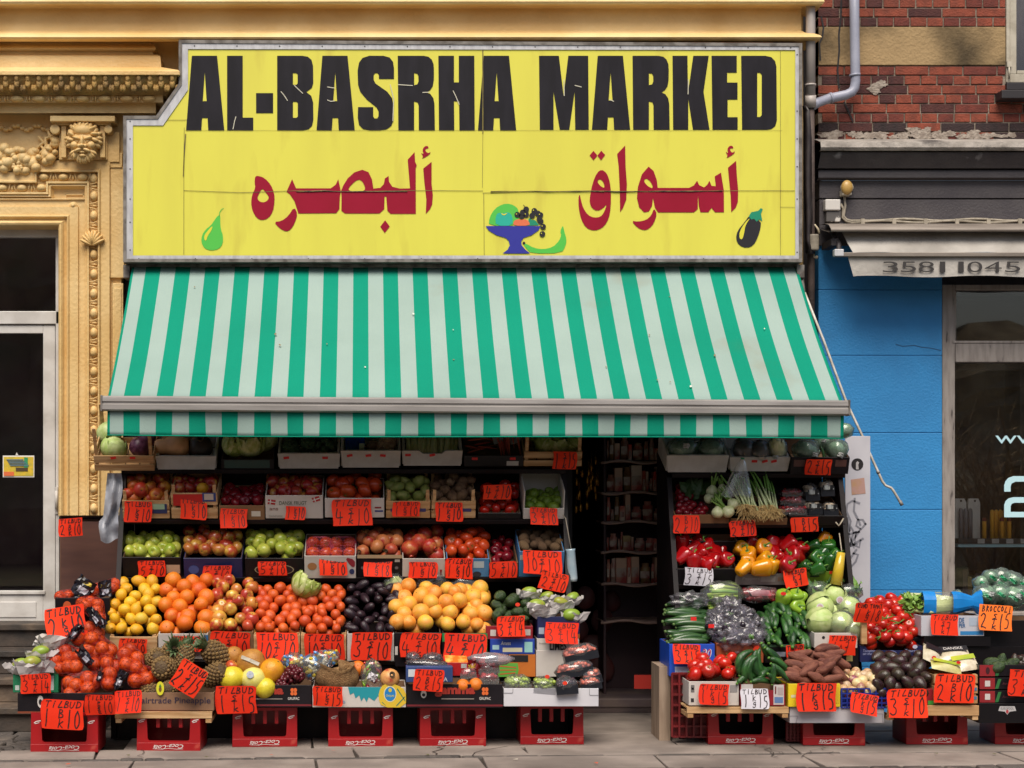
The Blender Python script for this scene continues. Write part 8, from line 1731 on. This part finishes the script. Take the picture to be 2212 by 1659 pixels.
# old red crates standing behind the right-hand corner, and the plank
for i, (a, c_, pt, pb, lab) in enumerate(((1452,1530,1455,1592,'worn red lattice crate standing on end beside the doorway'),(1700,1740,1560,1600,'dark red crate deep under the yellow box'))):
    t = thing('lattice_crate', lab, 'crate', P((a+c_)/2, pb, -1.42)); b = MB()
    for k_ in range(6): x_ = a + (c_-a)*k_/5; b.pbox(x_-2, x_+2, pt, pb, -1.43, -1.41)
    for k_ in range(7): y_ = pt + (pb-pt)*k_/6; b.pbox(a, c_, y_-2, y_+2, -1.424, -1.405)
    b.pbox(a, c_, pt, pb, -1.39, -1.38); b.build('lattice', mat('worn_red_plastic', '#6e1216', '#581014', .5, ns=4), t)
b = MB(); b.pbox(1424, 1448, 1440, 1614, -1.30, -1.0); tag(b.build('plank', mat('grey_plank', '#a08b78', '#85715f', .8, ns=3, stretch=(6,6,1))), 'upright pale plank at the doorway corner of the right stall', 'plank')

# ================================================================ PRICE CARDS
o_ = ' on the '
K = lambda *a, **k_: card(*a, **k_)
K(1195,976,1246,1013,TY-.06,2,'1','S T K','15','pinned to the right wooden crate of greens', title='')
K(268,1083,328,1128,T2-.05,1,'1','K G','10','on the first crate of nectarines'); K(390,1076,447,1122,T2-.05,4,'1','K G','10','below the red printed panel'); K(476,1099,534,1141,T2-.05,1,'1','K G','10','on the brown plum carton'); K(617,1094,660,1123,T2-.05,2,'1','K G','10','on the flag-printed white carton', title='')
K(718,1079,803,1135,T2-.06,-1,'4','S T K','10','largest of its shelf, on the big tomatoes'); K(848,1083,907,1116,T2-.05,0,'1','K G','10','on the pear crate'); K(941,1085,1000,1127,T2-.05,1,'1','K G','10','on the crate of rough roots'); K(1044,1047,1104,1079,T2-.02,-1,'4','S T K','10','standing among shaded tomatoes', title=''); K(1145,1096,1205,1134,T2-.05,2,'3','S T K','10','on the lime carton')
K(298,1211,357,1246,T3-.05,0,'5','S T K','10','on the leftmost box of green apples'); K(438,1222,500,1254,T3-.05,0,'5','S T K','10','on the dark blue apple carton'); K(558,1213,619,1243,T3-.05,0,'5','S T K','10','on the second box of green apples'); K(690,1206,750,1243,T3-.05,1,'1','K G','10','on the carton of pink nets'); K(786,1205,847,1246,T3-.05,1,'1','K G','18','on the wood-rimmed pomegranate carton')
K(883,1214,945,1249,T3-.05,0,'1','K G','10','on the large pomegranates'); K(962,1206,1021,1250,T3-.05,2,'1','K G','10','on the persimmon carton'); K(1057,1213,1117,1248,T3-.05,-2,'5','S T K','10','on the narrow plum carton', title=''); K(1130,1190,1214,1240,T3-.08,3,'10','S T K','10','on the kiwi carton'); K(1166,1236,1226,1276,T3-.12,12,'2','S T K','10','hanging tilted below the kiwi card')
K(257,1379,318,1412,BN-.04,2,'1','K G','10','on the pale wooden lemon box'); K(371,1374,436,1408,BN-.04,1,'5','S T K','10','half hidden behind the pineapples under the oranges'); K(455,1364,541,1416,BN-.04,2,'7','S T K','10','under the mixed apples'); K(554,1367,643,1427,BN-.04,1,'10','S T K','10','on the left pale tangerine box'); K(658,1368,744,1427,BN-.04,1,'10','S T K','10','on the right pale tangerine box')
K(759,1366,846,1426,BN-.04,0,'3','S T K','10','on the whitish avocado box'); K(865,1367,952,1420,BN-.04,1,'4','S T K','10','under the left half of the grapefruit'); K(959,1368,1050,1430,BN-.04,2,'4','S T K','10','under the right half of the grapefruit'); K(1074,1331,1134,1375,BN-.08,-1,'3','S T K','14','on the green avocado stack'); K(1178,1345,1249,1390,BN-.07,2,'3','S T K','14','on the navy mango box')
K(126,1120,178,1158,-.40,-4,'2','B K','10','hung beside the white glazed door'); K(99,1310,186,1380,-1.40,-10,'2','K G','10','big and tilted behind the top orange net'); K(44,1456,110,1498,-1.79,-3,'3','S T K','14','on the green mango carton'); K(89,1511,180,1576,-1.87,3,'1','B K','10','largest card, hanging before the leftmost bottle crate'); K(183,1500,248,1545,-1.82,-1,'1','P O S E','10','on the black carton below the net bags'); K(247,1491,306,1541,-1.79,-3,'1','S T K','10','crumpled, at the left end of the pineapple carton')
K(376,1432,440,1498,-1.80,32,'2','S T K','15','tilted sharply on the pineapples'); K(466,1481,554,1543,BT-.06,-1,'1','S T K','15','on the melon carton'); K(676,1482,740,1527,BT-.05,3,'1','K G','15','on the pineapple-printed white carton'); K(894,1446,958,1493,BT-.09,3,'2','B K','15','on the slate blue box of berries')
K(1740,992,1796,1026,TY-.07,1,'2','S T K','15','on the black box of wrapped heads', title=''); K(1454,1113,1511,1152,T2-.07,0,'2','B K','10','torn, at the doorway end of the radish crate', title=''); K(1576,1124,1633,1159,T2-.07,-3,'2','S T K','10','below the spring onions'); K(1708,1117,1768,1149,T2-.06,-2,'1','B K','15','on the mushroom tray', title='')
K(1479,1227,1540,1265,T3-.06,3,'3','S T K','15','on the box of red peppers', m=CARDW); K(1694,1229,1744,1268,T3-.09,-9,'','K G','7','tilted between red and green peppers'); K(1454,1392,1514,1434,BN-.14,1,'3','S T K','15','on the bright blue courgette box'); K(1699,1393,1738,1432,BN-.09,-5,'2','S T K','7','half hidden behind the sweet potatoes'); K(1790,1373,1849,1415,BN-.10,1,'N','A','7','on the white cabbage box', title='TILBUD')
K(1846,1302,1906,1346,-1.40,2,'1','K G','18','standing in the vine tomatoes', title='RUND TOMAT'); K(2011,1327,2069,1372,BN-.09,2,'1','S T K','7','on the white celery box'); K(2115,1307,2186,1362,BN-.08,3,'2','S T K','15','on the broccoli at the right', title='BROCCOLI', m=CARDO)
K(1510,1477,1574,1523,BT-.04,2,'1','K G','15','on the white box of loose tomatoes'); K(1600,1488,1661,1531,BT-.04,0,'1','K G','15','on the dark red box of cucumbers', m=CARDW); K(1721,1476,1806,1537,BT-.05,0,'1','K G','15','on the yellow box of sweet potatoes'); K(1837,1499,1896,1543,BT-.05,10,'1','K G','15','tilted on the blue crate of onions'); K(1917,1488,2003,1550,BT-.06,0,'3','S T K','10','on the purple-black avocados'); K(2019,1456,2105,1518,BT-.04,1,'2','B K','10','on the wooden crates of packs'); K(2180,1447,2262,1506,BT-.04,3,'3','S T K','10','cut by the right edge of the picture', title='TILBUD')
b = MB(); b.pbox(1370, 1408, 1458, 1488, -.30, -.297); tag(b.build('red_paper', mat('red_paper', '#b0281c', rough=.7)), 'blank red paper lying low in the dark doorway', 'paper')

# ================================================================ INSIDE THE DOORWAY AND THE WINDOW
rk = random.Random(91)
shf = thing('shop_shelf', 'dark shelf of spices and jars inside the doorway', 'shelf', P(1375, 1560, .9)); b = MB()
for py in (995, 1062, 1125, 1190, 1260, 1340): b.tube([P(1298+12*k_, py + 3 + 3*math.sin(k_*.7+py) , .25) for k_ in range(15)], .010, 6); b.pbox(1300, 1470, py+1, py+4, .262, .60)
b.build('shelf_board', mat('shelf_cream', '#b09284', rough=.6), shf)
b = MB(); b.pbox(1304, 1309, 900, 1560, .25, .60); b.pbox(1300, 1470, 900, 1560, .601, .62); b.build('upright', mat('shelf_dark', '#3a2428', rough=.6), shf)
JarM = [mat('jar_%d' % i, q, q2, .35, ns=7) for i, (q, q2) in enumerate((('#c84838','#d8b0a0'),('#d0ac90','#a03a30'),('#c05a44','#e0c8b0'),('#b09a68','#8c3a30'),('#e0ccb8','#c04a3c')))]
for py in (995, 1062, 1125, 1190, 1260):
    px = 1310
    while px < 1464:
        wd = rk.choice((6,8,9,12,18,24)); hh = rk.uniform(20, 58); kind_ = rk.random(); b = MB()
        if kind_ < .5: b.pbox(px, px+wd-1.5, py-hh, py-.5, .28, .40)
        else:
            c_ = P(px + wd/2, py-.5, .34); r_ = wd*.45*S(.34); hz = hh*S(.34)
            b.rev([(.001,0),(r_,.0),(r_,hz*.75),(r_*.7,hz*.85),(r_*.75,hz),(.001,hz)], 12, Matrix.Translation(c_))
        b.pbox(px+1.5, px+wd-3, py-hh*.6, py-hh*.25, .272, .279, 1)
        o = b.build('packet' if kind_ < .5 else 'jar', [rk.choice(JarM), mat('jar_label', '#b8a898', '#8a2a28', ns=12)]); tag(o, ('boxed goods' if kind_ < .5 else 'jar of preserves') + ' on the dim shelf inside the doorway', 'packet' if kind_ < .5 else 'jar', 'goods on the doorway shelf' + (' in packets' if kind_ < .5 else ' in jars')); px += wd
b = MB()
for i in range(22):
    c_ = P(1240 + 55*rk.random(), 985 + 120*rk.random(), .5); b = MB(); b.ell(c_, (.018,.012,.035), 8, k=6); b.tube([c_ + Vector((0,0,.03)), c_ + Vector((0,0,.12))], .002, 4)
    tag(b.build('pendant', mat('gilt_trinket', '#c8923a', '#8a5a20', .25, ns=12, metal=.8)), 'small gilt trinket hanging at the left side of the doorway', 'trinket', 'gilt trinkets in the doorway')
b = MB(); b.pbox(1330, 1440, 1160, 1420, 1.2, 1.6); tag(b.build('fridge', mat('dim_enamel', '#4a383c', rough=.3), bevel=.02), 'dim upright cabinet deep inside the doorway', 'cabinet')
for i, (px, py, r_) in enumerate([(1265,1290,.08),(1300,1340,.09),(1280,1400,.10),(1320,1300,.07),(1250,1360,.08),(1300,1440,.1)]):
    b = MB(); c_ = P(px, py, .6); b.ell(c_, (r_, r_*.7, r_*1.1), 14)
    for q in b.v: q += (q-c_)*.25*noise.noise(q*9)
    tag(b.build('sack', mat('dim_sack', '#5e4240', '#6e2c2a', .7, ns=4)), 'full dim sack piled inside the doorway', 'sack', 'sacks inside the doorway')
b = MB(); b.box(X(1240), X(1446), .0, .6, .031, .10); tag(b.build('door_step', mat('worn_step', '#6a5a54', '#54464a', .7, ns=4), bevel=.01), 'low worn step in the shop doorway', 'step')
# candles and books in the right-hand window
yw2 = .175
ws = thing('window_shelf', 'pale glass shelf with price tags in the right-hand window', 'shelf', P(2140, 1180, yw2)); b = MB(); b.pbox(2070, 2800, 1176, 1182, yw2-.075, yw2+.12); b.build('glass_edge', mat('pale_glass_edge', '#a8ccd4', rough=.3), ws)
b = MB()
for i in range(8): b.pbox(2112+31*i, 2127+31*i, 1164, 1174, yw2-.082, yw2-.080)
b.build('price_tag', mat('tag_white', '#b8b4b0'), ws); b = MB(); b.pbox(2070, 2800, 1163, 1175, yw2-.0795, yw2-.076); b.build('tag_rail', mat('tag_rail', '#3a3436'), ws)
def candle(px, pt, pb, w_, m, m2, lab, group, Y=yw2):
    b = MB(); a = P(px, pb, Y); r_ = w_/2*S(Y); h = (pb-pt)*S(Y); b.rev([(.001,0),(r_,0),(r_,h*.8),(r_,h*.82)], 14, Matrix.Translation(a)); b.rev([(r_,h*.82),(r_*.95,h*.95),(r_*.4,h),(.001,h)], 14, Matrix.Translation(a), 1); return tag(b.build('candle', [m, m2]), lab, 'candle', group)
CG, CYl, CR = mat('grey_wax', '#8e888c', '#7a7478', .5, ns=4), mat('yellow_wax', '#eaa62c', '#f0b444', .5, ns=4), mat('red_wax', '#7a1c14', rough=.5)
for i in range(3): candle(2076+10*i, 1098, 1163, 9.5, CG, CG, 'grey candle in the row at the left of the window shelf', 'grey candles in the window')
for i in range(4): candle(2143+9*i, 1101, 1163, 9, CYl, CYl, 'tall yellow candle in the window', 'tall yellow candles in the window')
for px in (2126, 2164, 2180): candle(px, 1118, 1163, 9, CYl, CR, 'short yellow candle with a dark red tip', 'red-tipped candles in the window', yw2-.06)
for i, px in enumerate((2078, 2108)):
    t = thing('candle_pack', ('left' if i == 0 else 'right') + ' pale cardboard candle pack with a hanging hole', 'packet', P(px, 1163, yw2+.02)); b = MB(); pts = [(P(q[0], q[1], yw2).x, P(q[0], q[1], yw2).z) for q in ((px-14,1163),(px+12,1163),(px+12,1086),(px+8,1077),(px-12,1077),(px-14,1086))]; b.prism(pts, yw2+.025, yw2+.05); b.build('card', mat('pack_card', '#dcd8d2', '#ccc6c0', .6, ns=4), t); b = MB(); b.poly(circ(px-2, 1082, 2.5, 10), lambda x, y: P(x, y, yw2+.023)); b.build('hanging_hole', Black, t)
for i in range(13):
    px = 2080 + 13*i + rk.uniform(-2,2); hh = rk.uniform(45, 68); b = MB(); b.pbox(px, px+rk.uniform(7,11), 1292-hh, 1292, yw2-.05, yw2+.08); tag(b.build('book', mat('dim_book_%d' % (i % 5), ('#5a4238','#8a6c34','#46343a','#7c6a58','#5c5048')[i % 5], rough=.6)), 'dim book standing low in the right-hand window', 'book', 'books in the window')
b = MB(); b.pbox(2068, 2800, 1292, 1300, yw2-.1, yw2+.14); tag(b.build('book_shelf', mat('dim_wood', '#4a3630', rough=.6)), 'low dim shelf under the books in the right-hand window', 'shelf')
b = MB(); b.pbox(2204, 2208, 782, 1320, yw2, yw2+.3); b.pbox(2066, 2200, 795, 800, yw2, yw2+.02); tag(b.build('black_rail', Black), 'thin black display rail behind the window glass', 'rail')
# the park across the street (shrubs show in the glass; the wood is added to shut off low sky)
BrM = mat('bare_twig', '#a0845f', '#b89a76', .9, ns=4)
rs2 = random.Random(6)
for s_ in range(5):
    bx, by = 3.4 + 2.6*s_, -15.8 - rs2.uniform(0, 2); b = MB()
    for i in range(90):
        a = rs2.uniform(0, 6.28); L_ = rs2.uniform(1.8, 3.6); p0 = Vector((bx + rs2.uniform(-.6,.6), by + rs2.uniform(-.5,.5), 0)); d_ = Vector((cs(a)*.55, sn(a)*.4, 1)).normalized(); p1 = p0 + d_*L_*.5 + Vector((rs2.uniform(-.2,.2),0,0)); p2 = p0 + d_*L_ + Vector((rs2.uniform(-.6,.6), 0, -.2))
        b.tube([p0, p1, p2], [.022,.014,.005], 4, 0, False)
        for k_ in range(4): q = p1.lerp(p2, rs2.random()); b.tube([q, q + Vector((rs2.uniform(-.5,.5), rs2.uniform(-.3,.3), rs2.uniform(0,.6)))], [.008,.003], 3, 0, False)
    tag(b.build('shrub', BrM), 'bare twiggy shrub across the street, seen only as a reflection in the window', 'shrub', 'bare shrubs across the street')
b = MB(); nx, nz = 90, 14; vs = []
for j_ in range(nz+1):
    for i in range(nx+1):
        x_ = -40 + 80*i/nx; z_ = ((8.5 if x_ < -4 else 4.6) + 1.2*noise.noise(Vector((x_*.35, 3, 0))))*j_/nz; n_ = noise.noise(Vector((x_*.5, z_*.5, 1)))
        vs.append(Vector((x_, -21 + 1.5*n_ - .25*z_, z_)))
b.add(vs, [(j_*(nx+1)+i, j_*(nx+1)+i+1, (j_+1)*(nx+1)+i+1, (j_+1)*(nx+1)+i) for j_ in range(nz) for i in range(nx)])
o = b.build('sky_blocking_wood', mat('blocking_wood', '#9a8262', '#cdb48e', .95, ns=1.2, bump=.8, bs=6, c3='#94925a', ns3=.5)); o['kind'] = 'stuff'; o['label'] = 'unseen leafless wood across the street, added to darken reflections and block low sky'; o['category'] = 'wood'  # added out of view; height shaped for dark reflections and less low sky
